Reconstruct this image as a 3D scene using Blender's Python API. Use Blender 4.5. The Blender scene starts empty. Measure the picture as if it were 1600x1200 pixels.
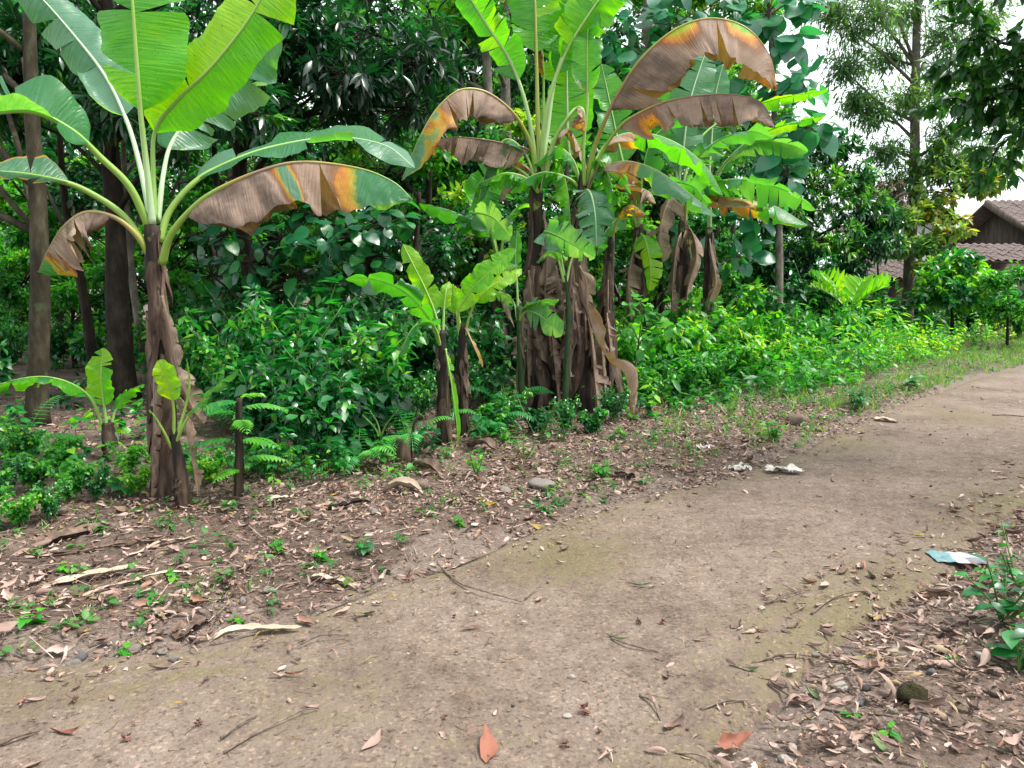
import bpy, math, random
import numpy as np
from mathutils import Vector, Matrix

R = math.radians
SC = bpy.context.scene
COL = SC.collection
rng = np.random.default_rng(11)
random.seed(5)

# ------------------------------------------------------------------ camera, sky, sun, exposure
CAM_H, PITCH, F = 1.5, R(7.5), 1209.0
cam = bpy.data.cameras.new('camera')
cam.sensor_width = 36.0
cam.lens = 36.0 * F / 1600.0
cam.clip_start, cam.clip_end = 0.05, 2000
cam_o = bpy.data.objects.new('camera', cam)
COL.objects.link(cam_o)
cam_o.location = (0, 0, CAM_H)
cam_o.rotation_euler = (math.pi / 2 - PITCH, 0, 0)
SC.camera = cam_o

SUN_EL, SUN_AZ = R(62), R(95)          # azimuth from +Y towards +X
world = bpy.data.worlds.new('World')
SC.world = world
world.use_nodes = True
wn, wl = world.node_tree.nodes, world.node_tree.links
sky = wn.new('ShaderNodeTexSky')
sky.sky_type = 'NISHITA'
sky.sun_disc = False
sky.sun_elevation = SUN_EL
sky.sun_rotation = SUN_AZ
sky.air_density, sky.dust_density, sky.ozone_density = 1.0, 4.0, 1.0
hs = wn.new('ShaderNodeHueSaturation')
hs.inputs['Saturation'].default_value = 0.22     # an overcast, white sky
bgn = wn['Background']
bgn.inputs['Strength'].default_value = 0.095
deck = wn.new('ShaderNodeMix')          # an even, bright cloud deck over most of the sky
deck.data_type = 'RGBA'
deck.inputs['Factor'].default_value = 0.65
deck.inputs['B'].default_value = (4.6, 5.0, 5.2, 1)
wl.new(sky.outputs[0], hs.inputs['Color'])
wl.new(hs.outputs[0], deck.inputs['A'])
wl.new(deck.outputs['Result'], bgn.inputs['Color'])
sun = bpy.data.lights.new('sun', 'SUN')
sun.energy, sun.angle, sun.color = 1.5, R(16), (1.0, 0.96, 0.88)
sun_o = bpy.data.objects.new('sun', sun)
COL.objects.link(sun_o)
sd = Vector((math.sin(SUN_AZ) * math.cos(SUN_EL), math.cos(SUN_AZ) * math.cos(SUN_EL), math.sin(SUN_EL)))
sun_o.rotation_euler = sd.to_track_quat('Z', 'Y').to_euler()
sun_o.location = (6, -4, 20)
vs = SC.view_settings
vs.view_transform, vs.look, vs.gamma, vs.exposure = 'Standard', 'None', 1.0, 2.16
vs.use_curve_mapping = False
SC.cycles.max_bounces = 7
SC.cycles.diffuse_bounces = 4
SC.cycles.glossy_bounces = 2
SC.cycles.transmission_bounces = 5
SC.cycles.transparent_max_bounces = 4
SC.cycles.caustics_reflective = False
SC.cycles.caustics_refractive = False
SC.cycles.sample_clamp_indirect = 6.0

# ------------------------------------------------------------------ coordinates
CP, SP = math.cos(PITCH), math.sin(PITCH)


def ray(px, py):
    cx, cy = (px - 800.0) / F, (600.0 - py) / F
    return np.array([cx, CP + cy * SP, -SP + cy * CP])


def P(px, py, D):
    """point of the place at depth D (metres ahead) seen in that direction"""
    d = ray(px, py)
    return np.array([0, 0, CAM_H]) + d * (D / d[1])


def G(px, py, z=0.0):
    d = ray(px, py)
    return np.array([0, 0, CAM_H]) + d * ((z - CAM_H) / d[2])


def proj(p):
    p = np.atleast_2d(p) - np.array([0, 0, CAM_H])
    zc = p[:, 1] * CP - p[:, 2] * SP
    yc = p[:, 1] * SP + p[:, 2] * CP
    zc = np.where(zc > 0.05, zc, np.nan)
    return np.stack([800 + F * p[:, 0] / zc, 600 - F * yc / zc, zc], 1)


def unit(v):
    v = np.asarray(v, float)
    return v / np.maximum(np.linalg.norm(v, axis=-1, keepdims=True), 1e-9)


_perm = np.random.default_rng(3).random((256, 256))


def vnoise(x, y):
    x, y = np.asarray(x, float), np.asarray(y, float)
    xi, yi = np.floor(x).astype(int), np.floor(y).astype(int)
    fx, fy = x - xi, y - yi
    fx, fy = fx * fx * (3 - 2 * fx), fy * fy * (3 - 2 * fy)
    g = lambda a, b: _perm[a % 256, b % 256]
    return ((g(xi, yi) * (1 - fx) + g(xi + 1, yi) * fx) * (1 - fy)
            + (g(xi, yi + 1) * (1 - fx) + g(xi + 1, yi + 1) * fx) * fy) * 2 - 1


def sstep(a, b, x):
    t = np.clip((x - a) / (b - a), 0, 1)
    return t * t * (3 - 2 * t)


def spline(pts, n):
    pts = np.asarray(pts, float)
    if len(pts) == 2:
        return pts[0] + (pts[1] - pts[0]) * np.linspace(0, 1, n)[:, None]
    q = np.vstack([2 * pts[0] - pts[1], pts, 2 * pts[-1] - pts[-2]])
    out = []
    for i in range(1, len(q) - 2):
        t = np.linspace(0, 1, 14, endpoint=False)[:, None]
        a, b, c, d = q[i - 1], q[i], q[i + 1], q[i + 2]
        out.append(0.5 * (2 * b + (c - a) * t + (2 * a - 5 * b + 4 * c - d) * t ** 2 + (3 * b - a - 3 * c + d) * t ** 3))
    o = np.vstack(out + [pts[-1:]])
    s = np.concatenate([[0], np.cumsum(np.linalg.norm(np.diff(o, axis=0), axis=1))])
    u = np.linspace(0, s[-1], n)
    return np.stack([np.interp(u, s, o[:, k]) for k in range(o.shape[1])], 1)


# ------------------------------------------------------------------ mesh helpers
class MB:
    def __init__(self):
        self.v, self.t, self.var, self.dry, self.luv, self.mi, self.n = [], [], [], [], [], [], 0

    def add(self, v, t, var=0.5, dry=0.0, luv=None, mi=0):
        v = np.asarray(v, float).reshape(-1, 3)
        t = np.asarray(t, int).reshape(-1, 3)
        m = len(v)
        self.v.append(v)
        self.t.append(t + self.n)
        self.var.append(np.broadcast_to(np.asarray(var, float), (m,)))
        self.dry.append(np.broadcast_to(np.asarray(dry, float), (m,)))
        self.luv.append(np.zeros((m, 3)) if luv is None else np.asarray(luv, float).reshape(-1, 3))
        self.mi.append(np.full(len(t), mi, int))
        self.n += m
        return self

    def mesh(self, name, mats, smooth=True, off=(0, 0, 0)):
        me = bpy.data.meshes.new(name)
        v = np.vstack(self.v) - np.asarray(off, float)
        t = np.vstack(self.t)
        me.vertices.add(len(v))
        me.vertices.foreach_set('co', v.ravel().astype(np.float32))
        me.loops.add(t.size)
        me.loops.foreach_set('vertex_index', t.ravel().astype(np.int32))
        me.polygons.add(len(t))
        me.polygons.foreach_set('loop_start', np.arange(0, t.size, 3, dtype=np.int32))
        mats = mats if isinstance(mats, (list, tuple)) else [mats]
        for m in mats:
            me.materials.append(m)
        if len(mats) > 1:
            me.polygons.foreach_set('material_index', np.concatenate(self.mi).astype(np.int32))
        for nm, arr in (('var', self.var), ('dry', self.dry)):
            a = me.attributes.new(nm, 'FLOAT', 'POINT')
            a.data.foreach_set('value', np.concatenate(arr).astype(np.float32))
        a = me.attributes.new('luv', 'FLOAT_VECTOR', 'POINT')
        a.data.foreach_set('vector', np.vstack(self.luv).ravel().astype(np.float32))
        me.update(calc_edges=True)
        if smooth:
            me.shade_smooth()
        return me


def link(name, me, parent=None, loc=None):
    o = bpy.data.objects.new(name, me)
    COL.objects.link(o)
    if parent is not None:
        o.parent = parent
    if loc is not None:
        o.location = loc
    return o


def tag(o, label=None, cat=None, group=None, kind=None):
    if label:
        o['label'] = label
    if cat:
        o['category'] = cat
    if group:
        o['group'] = group
    if kind:
        o['kind'] = kind
    return o


def thing(name, loc, label, cat, group=None):
    o = bpy.data.objects.new(name, None)
    o.empty_display_size = 0.1
    COL.objects.link(o)
    o.location = loc
    return tag(o, label, cat, group)


def copy_thing(o, loc, rz, s, label=None, group=None):
    c = o.copy()
    COL.objects.link(c)
    c.location, c.rotation_euler, c.scale = loc, (0, 0, rz), (s, s, s)
    if label:
        c['label'] = label
    if group:
        c['group'] = group
    for ch in o.children:
        k = ch.copy()
        COL.objects.link(k)
        k.parent = c
        for g in ch.children:
            h = g.copy()
            COL.objects.link(h)
            h.parent = k
    return c


def tube(mb, pts, rad, sides=8, var=0.5, dry=0.0, mi=0, rough=0.0, squash=1.0, cap=True, seed=0):
    pts = np.asarray(pts, float)
    n = len(pts)
    rad = np.broadcast_to(np.asarray(rad, float), (n,))
    T = unit(np.gradient(pts, axis=0))
    ref = np.array([1.0, 0.05, 0.02]) if abs(T[0][0]) < 0.8 else np.array([0.0, 1.0, 0.1])
    A = unit(np.cross(T, ref))
    B = np.cross(T, A)
    th = np.linspace(0, 2 * np.pi, sides, endpoint=False)
    rr = rad[:, None] * np.ones((1, sides))
    if rough:
        i, j = np.meshgrid(np.arange(n), np.arange(sides), indexing='ij')
        rr = rr * (1 + rough * vnoise(i * 0.7 + seed * 7.3, np.cos(th)[None, :] * 2 + np.sin(th)[None, :] * 3 + seed) * 1.0)
    V = pts[:, None] + (A[:, None] * np.cos(th)[None, :, None] + squash * B[:, None] * np.sin(th)[None, :, None]) * rr[:, :, None]
    idx = np.arange(n * sides).reshape(n, sides)
    a, b = idx[:-1], idx[1:]
    a2, b2 = np.roll(a, -1, 1), np.roll(b, -1, 1)
    t = np.concatenate([np.stack([a, a2, b2], -1).reshape(-1, 3), np.stack([a, b2, b], -1).reshape(-1, 3)])
    s = np.concatenate([[0], np.cumsum(np.linalg.norm(np.diff(pts, axis=0), axis=1))])
    luv = np.stack([np.repeat(s, sides), np.tile(th, n), np.zeros(n * sides)], 1)
    V = V.reshape(-1, 3)
    if cap:
        V = np.vstack([V, pts[0], pts[-1]])
        luv = np.vstack([luv, luv[:1], luv[-1:]])
        c0, c1 = n * sides, n * sides + 1
        t = np.vstack([t, np.stack([np.full(sides, c0), np.roll(idx[0], -1), idx[0]], 1),
                       np.stack([np.full(sides, c1), idx[-1], np.roll(idx[-1], -1)], 1)])
    if np.ndim(dry) and len(dry) == n:
        dry = np.repeat(dry, sides)
        if cap:
            dry = np.concatenate([dry, dry[:1], dry[-1:]])
    mb.add(V, t, var, dry, luv, mi)


def sticks(mb, P0, P1, r0, r1, var=0.5, mi=0):
    """many thin three-sided stems at once"""
    P0, P1 = np.asarray(P0, float), np.asarray(P1, float)
    m = len(P0)
    T = unit(P1 - P0)
    A = unit(np.cross(T, np.array([0.31, 0.9, 0.2])))
    B = np.cross(T, A)
    r0 = np.broadcast_to(r0, (m,))[:, None]
    r1 = np.broadcast_to(r1, (m,))[:, None]
    V = []
    for k in range(3):
        c, s = math.cos(k * 2.0944), math.sin(k * 2.0944)
        V += [P0 + (A * c + B * s) * r0, P1 + (A * c + B * s) * r1]
    V = np.stack(V, 1)
    t0 = np.array([[0, 2, 3], [0, 3, 1], [2, 4, 5], [2, 5, 3], [4, 0, 1], [4, 1, 5]])
    t = (t0[None] + (np.arange(m) * 6)[:, None, None]).reshape(-1, 3)
    vv = np.repeat(np.broadcast_to(var, (m,)), 6)
    mb.add(V.reshape(-1, 3), t, vv, 0, None, mi)


def tmpl(outline, fold=0.18, curl=0.15, cup=0.0):
    """leaf: x along 0..1, y across (half widths of outline), z up"""
    V, rows = [], []
    for x, w in outline:
        z = -curl * x * x
        if w <= 0:
            rows.append([len(V)])
            V.append((x, 0, z))
        else:
            rows.append([len(V), len(V) + 1, len(V) + 2])
            V += [(x, w, z + fold * w - cup * w * w), (x, 0, z), (x, -w, z + fold * w - cup * w * w)]
    t = []
    for a, b in zip(rows[:-1], rows[1:]):
        if len(a) == 1 and len(b) == 3:
            t += [(a[0], b[1], b[0]), (a[0], b[2], b[1])]
        elif len(a) == 3 and len(b) == 1:
            t += [(a[0], a[1], b[0]), (a[1], a[2], b[0])]
        else:
            t += [(a[0], a[1], b[1]), (a[0], b[1], b[0]), (a[1], a[2], b[2]), (a[1], b[2], b[1])]
    return np.array(V, float), np.array(t)


T_LANCE = tmpl([(0, 0), (.3, .11), (.65, .12), (1, 0)], .25, .22)
T_MANGO = tmpl([(0, 0), (.12, .05), (.4, .125), (.72, .11), (1, 0)], .3, .3)
T_OVATE = tmpl([(0, 0), (.22, .25), (.55, .29), (1, 0)], .22, .2)
T_ROUND = tmpl([(0, 0), (.1, .2), (.35, .4), (.65, .4), (.9, .2), (1, 0)], .15, .22)
T_HEART = tmpl([(0, 0), (-.02, .3), (.3, .45), (.6, .34), (1, 0)], .15, .3)
T_DIA = tmpl([(0, 0), (.45, .26), (1, 0)], .25, .15)
T_NARROW = tmpl([(0, 0), (.4, .075), (1, 0)], .2, .25)
T_BLADE = tmpl([(0, .03), (.35, .035), (.7, .025), (1, 0)], .3, .45)


def place(mb, T, pos, ax, nrm, L, W=1.0, var=0.5, mi=0):
    pos, ax, nrm = np.asarray(pos, float), np.asarray(ax, float), np.asarray(nrm, float)
    m = len(pos)
    if m == 0:
        return
    V0, t0 = T
    x = unit(ax)
    z = unit(nrm - (nrm * x).sum(1, keepdims=True) * x + 1e-6)
    y = np.cross(z, x)
    L = np.broadcast_to(np.asarray(L, float), (m,))
    W = np.broadcast_to(np.asarray(W, float), (m,))
    V = pos[:, None] + L[:, None, None] * (x[:, None] * V0[None, :, 0:1] + y[:, None] * (V0[None, :, 1:2] * W[:, None, None]) + z[:, None] * V0[None, :, 2:3])
    k = len(V0)
    t = (t0[None] + (np.arange(m) * k)[:, None, None]).reshape(-1, 3)
    mb.add(V.reshape(-1, 3), t, np.repeat(np.broadcast_to(var, (m,)), k), 0, np.tile(V0, (m, 1)), mi)


def rdir(n, r=rng):
    return unit(r.normal(size=(n, 3)))


# ------------------------------------------------------------------ materials
def mat(name):
    m = bpy.data.materials.new(name)
    m.use_nodes = True
    nt = m.node_tree
    nt.nodes.clear()
    out = nt.nodes.new('ShaderNodeOutputMaterial')
    return m, nt.nodes, nt.links, out


def node(ns, t, **kw):
    n = ns.new(t)
    for k, v in kw.items():
        if k.startswith('_'):
            setattr(n, k[1:], v)
        else:
            n.inputs[k.replace('__', ' ')].default_value = v
    return n


def ramp(ns, stops, interp='LINEAR'):
    r = ns.new('ShaderNodeValToRGB')
    cr = r.color_ramp
    cr.interpolation = interp
    while len(cr.elements) > 1:
        cr.elements.remove(cr.elements[0])
    cr.elements[0].position = stops[0][0]
    cr.elements[0].color = (*stops[0][1], 1)
    for p, c in stops[1:]:
        e = cr.elements.new(p)
        e.color = (*c, 1)
    return r


def math_node(ns, ls, op, a, b=None, clamp=False):
    n = ns.new('ShaderNodeMath')
    n.operation, n.use_clamp = op, clamp
    for i, x in enumerate((a, b)):
        if x is None:
            continue
        if isinstance(x, (int, float)):
            n.inputs[i].default_value = x
        else:
            ls.new(x, n.inputs[i])
    return n.outputs[0]


def leaf_mat(name, stops, tr, trans=0.35, rough=0.42, spec=0.5, noise_scale=14.0):
    m, ns, ls, out = mat(name)
    at = node(ns, 'ShaderNodeAttribute', _attribute_name='var')
    oi = ns.new('ShaderNodeObjectInfo')
    f = math_node(ns, ls, 'ADD', at.outputs['Fac'], math_node(ns, ls, 'MULTIPLY', math_node(ns, ls, 'SUBTRACT', oi.outputs['Random'], 0.5), 0.5))
    nz = node(ns, 'ShaderNodeTexNoise', Scale=noise_scale, Detail=2.0)
    f = math_node(ns, ls, 'ADD', f, math_node(ns, ls, 'MULTIPLY', math_node(ns, ls, 'SUBTRACT', nz.outputs[0], 0.5), 0.35), True)
    rp = ramp(ns, stops)
    ls.new(f, rp.inputs[0])
    pb = node(ns, 'ShaderNodeBsdfPrincipled', Roughness=rough)
    pb.inputs['Specular IOR Level'].default_value = spec
    ls.new(rp.outputs[0], pb.inputs['Base Color'])
    tl = ns.new('ShaderNodeBsdfTranslucent')
    mx = node(ns, 'ShaderNodeMix', _data_type='RGBA', _blend_type='MULTIPLY')
    mx.inputs['Factor'].default_value = 1.0
    ls.new(rp.outputs[0], mx.inputs['A'])
    mx.inputs['B'].default_value = (*tr, 1)
    ls.new(mx.outputs['Result'], tl.inputs['Color'])
    ms = ns.new('ShaderNodeMixShader')
    ms.inputs[0].default_value = trans
    ls.new(pb.outputs[0], ms.inputs[1])
    ls.new(tl.outputs[0], ms.inputs[2])
    ls.new(ms.outputs[0], out.inputs[0])
    return m


TR = (2.4, 2.3, 0.6)
TRD = (1.7, 2.3, 0.8)
M_MANGO = leaf_mat('mango_leaf', [(0, (.003, .028, .011)), (.5, (.008, .066, .022)), (.8, (.022, .15, .03)), (1, (.15, .34, .03))], TRD, .32, .3, .9)  # near-black low stops put the darkness of the forest into the leaf colour
M_ROUND = leaf_mat('round_leaf', [(0, (.006, .065, .03)), (.5, (.013, .13, .045)), (.85, (.045, .26, .03)), (1, (.17, .38, .03))], TRD, .33, .3, .9)
M_TEAK = leaf_mat('teak_leaf', [(0, (.014, .12, .075)), (.6, (.030, .19, .09)), (.9, (.08, .30, .05)), (1, (.14, .3, .03))], TRD, .36, .34, .8)
M_SHRUB = leaf_mat('shrub_leaf', [(0, (.003, .042, .013)), (.4, (.008, .11, .028)), (.7, (.028, .23, .032)), (1, (.2, .42, .02))], TRD, .36, .34, .8)  # wide dark-to-bright spread paints thicket shade and highlights into the leaves
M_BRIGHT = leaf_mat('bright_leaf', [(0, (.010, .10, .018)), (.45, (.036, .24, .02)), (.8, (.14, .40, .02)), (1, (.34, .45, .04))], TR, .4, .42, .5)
M_FERN = leaf_mat('fern_leaf', [(0, (.014, .14, .04)), (.5, (.03, .24, .05)), (1, (.12, .36, .03))], TR, .38, .4, .6)
M_FAR = leaf_mat('forest_leaf', [(0, (.014, .11, .025)), (.5, (.038, .21, .03)), (.85, (.11, .32, .03)), (1, (.26, .36, .04))], TR, .42, .45, .5)
M_ACACIA = leaf_mat('acacia_leaf', [(0, (.05, .14, .06)), (.5, (.10, .23, .075)), (.85, (.19, .29, .07)), (1, (.36, .28, .05))], TR, .42, .45, .5)
M_DARKOVER = leaf_mat('overhang_leaf', [(0, (.008, .06, .012)), (.6, (.025, .12, .015)), (.9, (.09, .23, .02)), (1, (.16, .28, .02))], TR, .38, .4, .5)
M_WEED = leaf_mat('weed_leaf', [(0, (.03, .13, .03)), (.5, (.075, .2, .04)), (1, (.17, .27, .05))], TR, .35, .5, .4)
M_GRASS = leaf_mat('grass_blade', [(0, (.04, .16, .035)), (.5, (.085, .23, .045)), (.8, (.17, .27, .07)), (1, (.28, .24, .11))], TR, .35, .5, .4)
M_DRYTWIG = leaf_mat('dry_foliage', [(0, (.13, .09, .07)), (.5, (.24, .18, .14)), (1, (.36, .29, .24))], (1.4, 1.3, 1.1), .25, .7, .3)


def banana_mat():
    m, ns, ls, out = mat('banana_blade')
    dry = node(ns, 'ShaderNodeAttribute', _attribute_name='dry')
    var = node(ns, 'ShaderNodeAttribute', _attribute_name='var')
    luv = node(ns, 'ShaderNodeAttribute', _attribute_name='luv')
    sx = ns.new('ShaderNodeSeparateXYZ')
    ls.new(luv.outputs['Vector'], sx.inputs[0])
    cm = ns.new('ShaderNodeCombineXYZ')
    ls.new(math_node(ns, ls, 'MULTIPLY', sx.outputs[0], 70.0), cm.inputs[0])
    ls.new(math_node(ns, ls, 'MULTIPLY', sx.outputs[1], 1.6), cm.inputs[1])
    ls.new(sx.outputs[2], cm.inputs[2])
    st = node(ns, 'ShaderNodeTexNoise', Scale=1.0, Detail=2.0)
    ls.new(cm.outputs[0], st.inputs['Vector'])
    n2 = node(ns, 'ShaderNodeTexNoise', Scale=9.0, Detail=4.0)
    d = math_node(ns, ls, 'ADD', dry.outputs['Fac'], math_node(ns, ls, 'MULTIPLY', math_node(ns, ls, 'SUBTRACT', n2.outputs[0], 0.5), 0.22))
    d = math_node(ns, ls, 'ADD', d, math_node(ns, ls, 'MULTIPLY', math_node(ns, ls, 'SUBTRACT', st.outputs[0], 0.5), 0.12), True)
    # green by age: young yellow green to mature blue green, then painted sky sheen
    gr = ramp(ns, [(0, (.11, .255, .175)), (.12, (.055, .20, .10)), (.3, (.033, .18, .055)), (.5, (.035, .20, .03)), (.75, (.085, .35, .012)), (1, (.27, .47, .012))])  # palest stops put sky reflection into the colour along with waxy bloom
    gf = math_node(ns, ls, 'ADD', var.outputs['Fac'], math_node(ns, ls, 'MULTIPLY', math_node(ns, ls, 'SUBTRACT', st.outputs[0], 0.5), 0.42), True)
    ls.new(gf, gr.inputs[0])
    dr = ramp(ns, [(.36, (.42, .36, .03)), (.50, (.47, .20, .02)), (.60, (.21, .095, .045)), (.72, (.20, .128, .085)), (.88, (.285, .198, .148)), (1, (.12, .08, .058))])
    ls.new(d, dr.inputs[0])
    fac = node(ns, 'ShaderNodeMapRange', _interpolation_type='SMOOTHSTEP')
    fac.inputs['From Min'].default_value, fac.inputs['From Max'].default_value = .26, .42
    ls.new(d, fac.inputs['Value'])
    mx = node(ns, 'ShaderNodeMix', _data_type='RGBA')
    ls.new(fac.outputs[0], mx.inputs['Factor'])
    ls.new(gr.outputs[0], mx.inputs['A'])
    ls.new(dr.outputs[0], mx.inputs['B'])
    # wear spots
    n3 = node(ns, 'ShaderNodeTexNoise', Scale=60.0, Detail=2.0)
    sp = ramp(ns, [(.64, (1, 1, 1)), (.72, (.5, .42, .3))])
    ls.new(n3.outputs[0], sp.inputs[0])
    mm = node(ns, 'ShaderNodeMix', _data_type='RGBA', _blend_type='MULTIPLY')
    mm.inputs['Factor'].default_value = .8
    ls.new(mx.outputs['Result'], mm.inputs['A'])
    ls.new(sp.outputs[0], mm.inputs['B'])
    bp = node(ns, 'ShaderNodeBump', Strength=.9, Distance=.008)
    ls.new(st.outputs[0], bp.inputs['Height'])
    pb = ns.new('ShaderNodeBsdfPrincipled')
    ls.new(mm.outputs['Result'], pb.inputs['Base Color'])
    ls.new(bp.outputs[0], pb.inputs['Normal'])
    rr = node(ns, 'ShaderNodeMapRange')
    rr.inputs['From Min'].default_value, rr.inputs['From Max'].default_value = .3, .7
    rr.inputs['To Min'].default_value, rr.inputs['To Max'].default_value = .36, .8
    ls.new(d, rr.inputs['Value'])
    ls.new(rr.outputs[0], pb.inputs['Roughness'])
    pb.inputs['Specular IOR Level'].default_value = .6
    tl = ns.new('ShaderNodeBsdfTranslucent')
    tm = node(ns, 'ShaderNodeMix', _data_type='RGBA', _blend_type='MULTIPLY')
    tm.inputs['Factor'].default_value = 1
    tm.inputs['B'].default_value = (2.5, 2.2, .3, 1)
    ls.new(mm.outputs['Result'], tm.inputs['A'])
    ls.new(tm.outputs['Result'], tl.inputs['Color'])
    tf = node(ns, 'ShaderNodeMapRange')
    tf.inputs['From Min'].default_value, tf.inputs['From Max'].default_value = .45, .75
    tf.inputs['To Min'].default_value, tf.inputs['To Max'].default_value = .5, .14
    ls.new(d, tf.inputs['Value'])
    ms = ns.new('ShaderNodeMixShader')
    ls.new(tf.outputs[0], ms.inputs[0])
    ls.new(pb.outputs[0], ms.inputs[1])
    ls.new(tl.outputs[0], ms.inputs[2])
    ls.new(ms.outputs[0], out.inputs[0])
    return m


M_BANANA = banana_mat()


def rib_mat():
    m, ns, ls, out = mat('banana_rib')
    dry = node(ns, 'ShaderNodeAttribute', _attribute_name='dry')
    nz = node(ns, 'ShaderNodeTexNoise', Scale=12.0, Detail=3.0)
    d = math_node(ns, ls, 'ADD', dry.outputs['Fac'], math_node(ns, ls, 'MULTIPLY', math_node(ns, ls, 'SUBTRACT', nz.outputs[0], 0.5), 0.2), True)
    r = ramp(ns, [(0, (.42, .55, .36)), (.22, (.26, .42, .10)), (.4, (.2, .34, .05)), (.6, (.32, .26, .06)), (.8, (.22, .14, .09)), (1, (.13, .08, .06))])
    ls.new(d, r.inputs[0])
    pb = node(ns, 'ShaderNodeBsdfPrincipled', Roughness=.4)
    ls.new(r.outputs[0], pb.inputs['Base Color'])
    ls.new(pb.outputs[0], out.inputs[0])
    return m


M_RIB = rib_mat()


def rough_mat(name, stops, scale=6.0, stretch=(1, 1, 1), bump=.5, dist=.02, rough=.9, detail=6.0, spots=None):
    m, ns, ls, out = mat(name)
    tc = ns.new('ShaderNodeTexCoord')
    mp = ns.new('ShaderNodeMapping')
    mp.inputs['Scale'].default_value = stretch
    ls.new(tc.outputs['Object'], mp.inputs[0])
    nz = node(ns, 'ShaderNodeTexNoise', Scale=scale, Detail=detail, Roughness=.65)
    ls.new(mp.outputs[0], nz.inputs['Vector'])
    r = ramp(ns, stops)
    ls.new(nz.outputs[0], r.inputs[0])
    col = r.outputs[0]
    if spots:
        n2 = node(ns, 'ShaderNodeTexNoise', Scale=spots[0], Detail=3.0)
        ls.new(tc.outputs['Object'], n2.inputs['Vector'])
        r2 = ramp(ns, [(spots[1], (0, 0, 0)), (spots[1] + .08, (1, 1, 1))])
        ls.new(n2.outputs[0], r2.inputs[0])
        mx = node(ns, 'ShaderNodeMix', _data_type='RGBA')
        ls.new(r2.outputs[0], mx.inputs['Factor'])
        ls.new(col, mx.inputs['A'])
        mx.inputs['B'].default_value = (*spots[2], 1)
        col = mx.outputs['Result']
    pb = node(ns, 'ShaderNodeBsdfPrincipled', Roughness=rough)
    pb.inputs['Specular IOR Level'].default_value = .25
    ls.new(col, pb.inputs['Base Color'])
    bp = node(ns, 'ShaderNodeBump', Strength=bump, Distance=dist)
    ls.new(nz.outputs[0], bp.inputs['Height'])
    ls.new(bp.outputs[0], pb.inputs['Normal'])
    ls.new(pb.outputs[0], out.inputs[0])
    return m


M_BARK = rough_mat('dark_bark', [(.3, (.007, .005, .0035)), (.5, (.022, .016, .011)), (.7, (.05, .039, .028))], 9, (1, 1, .35), .8, .03)
M_BARKL = rough_mat('pale_bark', [(.3, (.012, .009, .005)), (.5, (.034, .028, .016)), (.7, (.08, .068, .044))], 8, (1, 1, .4), .7, .03, spots=(5, .60, (.05, .06, .028)))
M_BARKG = rough_mat('grey_bark', [(.3, (.05, .041, .031)), (.5, (.12, .104, .083)), (.7, (.23, .21, .175))], 7, (1, 1, .5), .7, .03, spots=(4, .6, (.10, .10, .08)))
M_STEM = rough_mat('banana_stem', [(.35, (.006, .0045, .004)), (.5, (.022, .015, .011)), (.6, (.062, .038, .026)), (.72, (.16, .11, .075))], 16, (1, 1, .10), .9, .02, .7, spots=(7, .64, (.15, .19, .05)))
M_SHEATHD = rough_mat('dark_sheath', [(.3, (.02, .013, .010)), (.5, (.06, .038, .028)), (.7, (.14, .095, .07))], 16, (1, 1, .15), .8, .012, .85)
M_SHEATH = rough_mat('dry_sheath', [(.3, (.035, .022, .017)), (.5, (.105, .068, .05)), (.7, (.22, .16, .122))], 16, (1, 1, .15), .8, .012, .85)
M_GSTEM = rough_mat('green_stem', [(.3, (.03, .09, .02)), (.55, (.09, .17, .04)), (.75, (.16, .15, .07))], 20, (1, 1, .3), .4, .01, .6)
M_DSTEM = rough_mat('dark_green_stem', [(.3, (.008, .022, .008)), (.55, (.022, .05, .016)), (.75, (.05, .055, .025))], 20, (1, 1, .3), .4, .01, .6)
M_STONE = rough_mat('stone', [(.3, (.085, .07, .06)), (.5, (.165, .142, .125)), (.7, (.27, .24, .215))], 22, (1, 1, 1), .6, .01, .9)
M_MOSSTONE = rough_mat('mossy_stone', [(.35, (.012, .010, .006)), (.5, (.035, .03, .012)), (.62, (.085, .075, .02))], 16, (1, 1, 1), .9, .03, .95)
M_TWIG = rough_mat('twig_bark', [(.3, (.05, .034, .026)), (.5, (.12, .09, .07)), (.7, (.22, .18, .135))], 40, (1, 1, 1), .4, .004, .85)
M_TILE = rough_mat('roof_tile', [(.3, (.055, .04, .038)), (.5, (.12, .09, .085)), (.7, (.21, .165, .155))], 5, (1, 1, 1), .4, .02, .9)
M_WALL = rough_mat('weathered_wall', [(.3, (.27, .26, .24)), (.55, (.42, .41, .39)), (.75, (.55, .54, .52))], 2.5, (1, 1, .6), .3, .01, .9)
M_WHITE = rough_mat('white_paint', [(.3, (.55, .54, .50)), (.6, (.74, .72, .68))], 3, (1, 1, 1), .2, .005, .8)
M_WOOD = rough_mat('old_wood', [(.3, (.05, .036, .028)), (.6, (.13, .10, .08))], 6, (1, 1, .2), .5, .01, .85)


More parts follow.
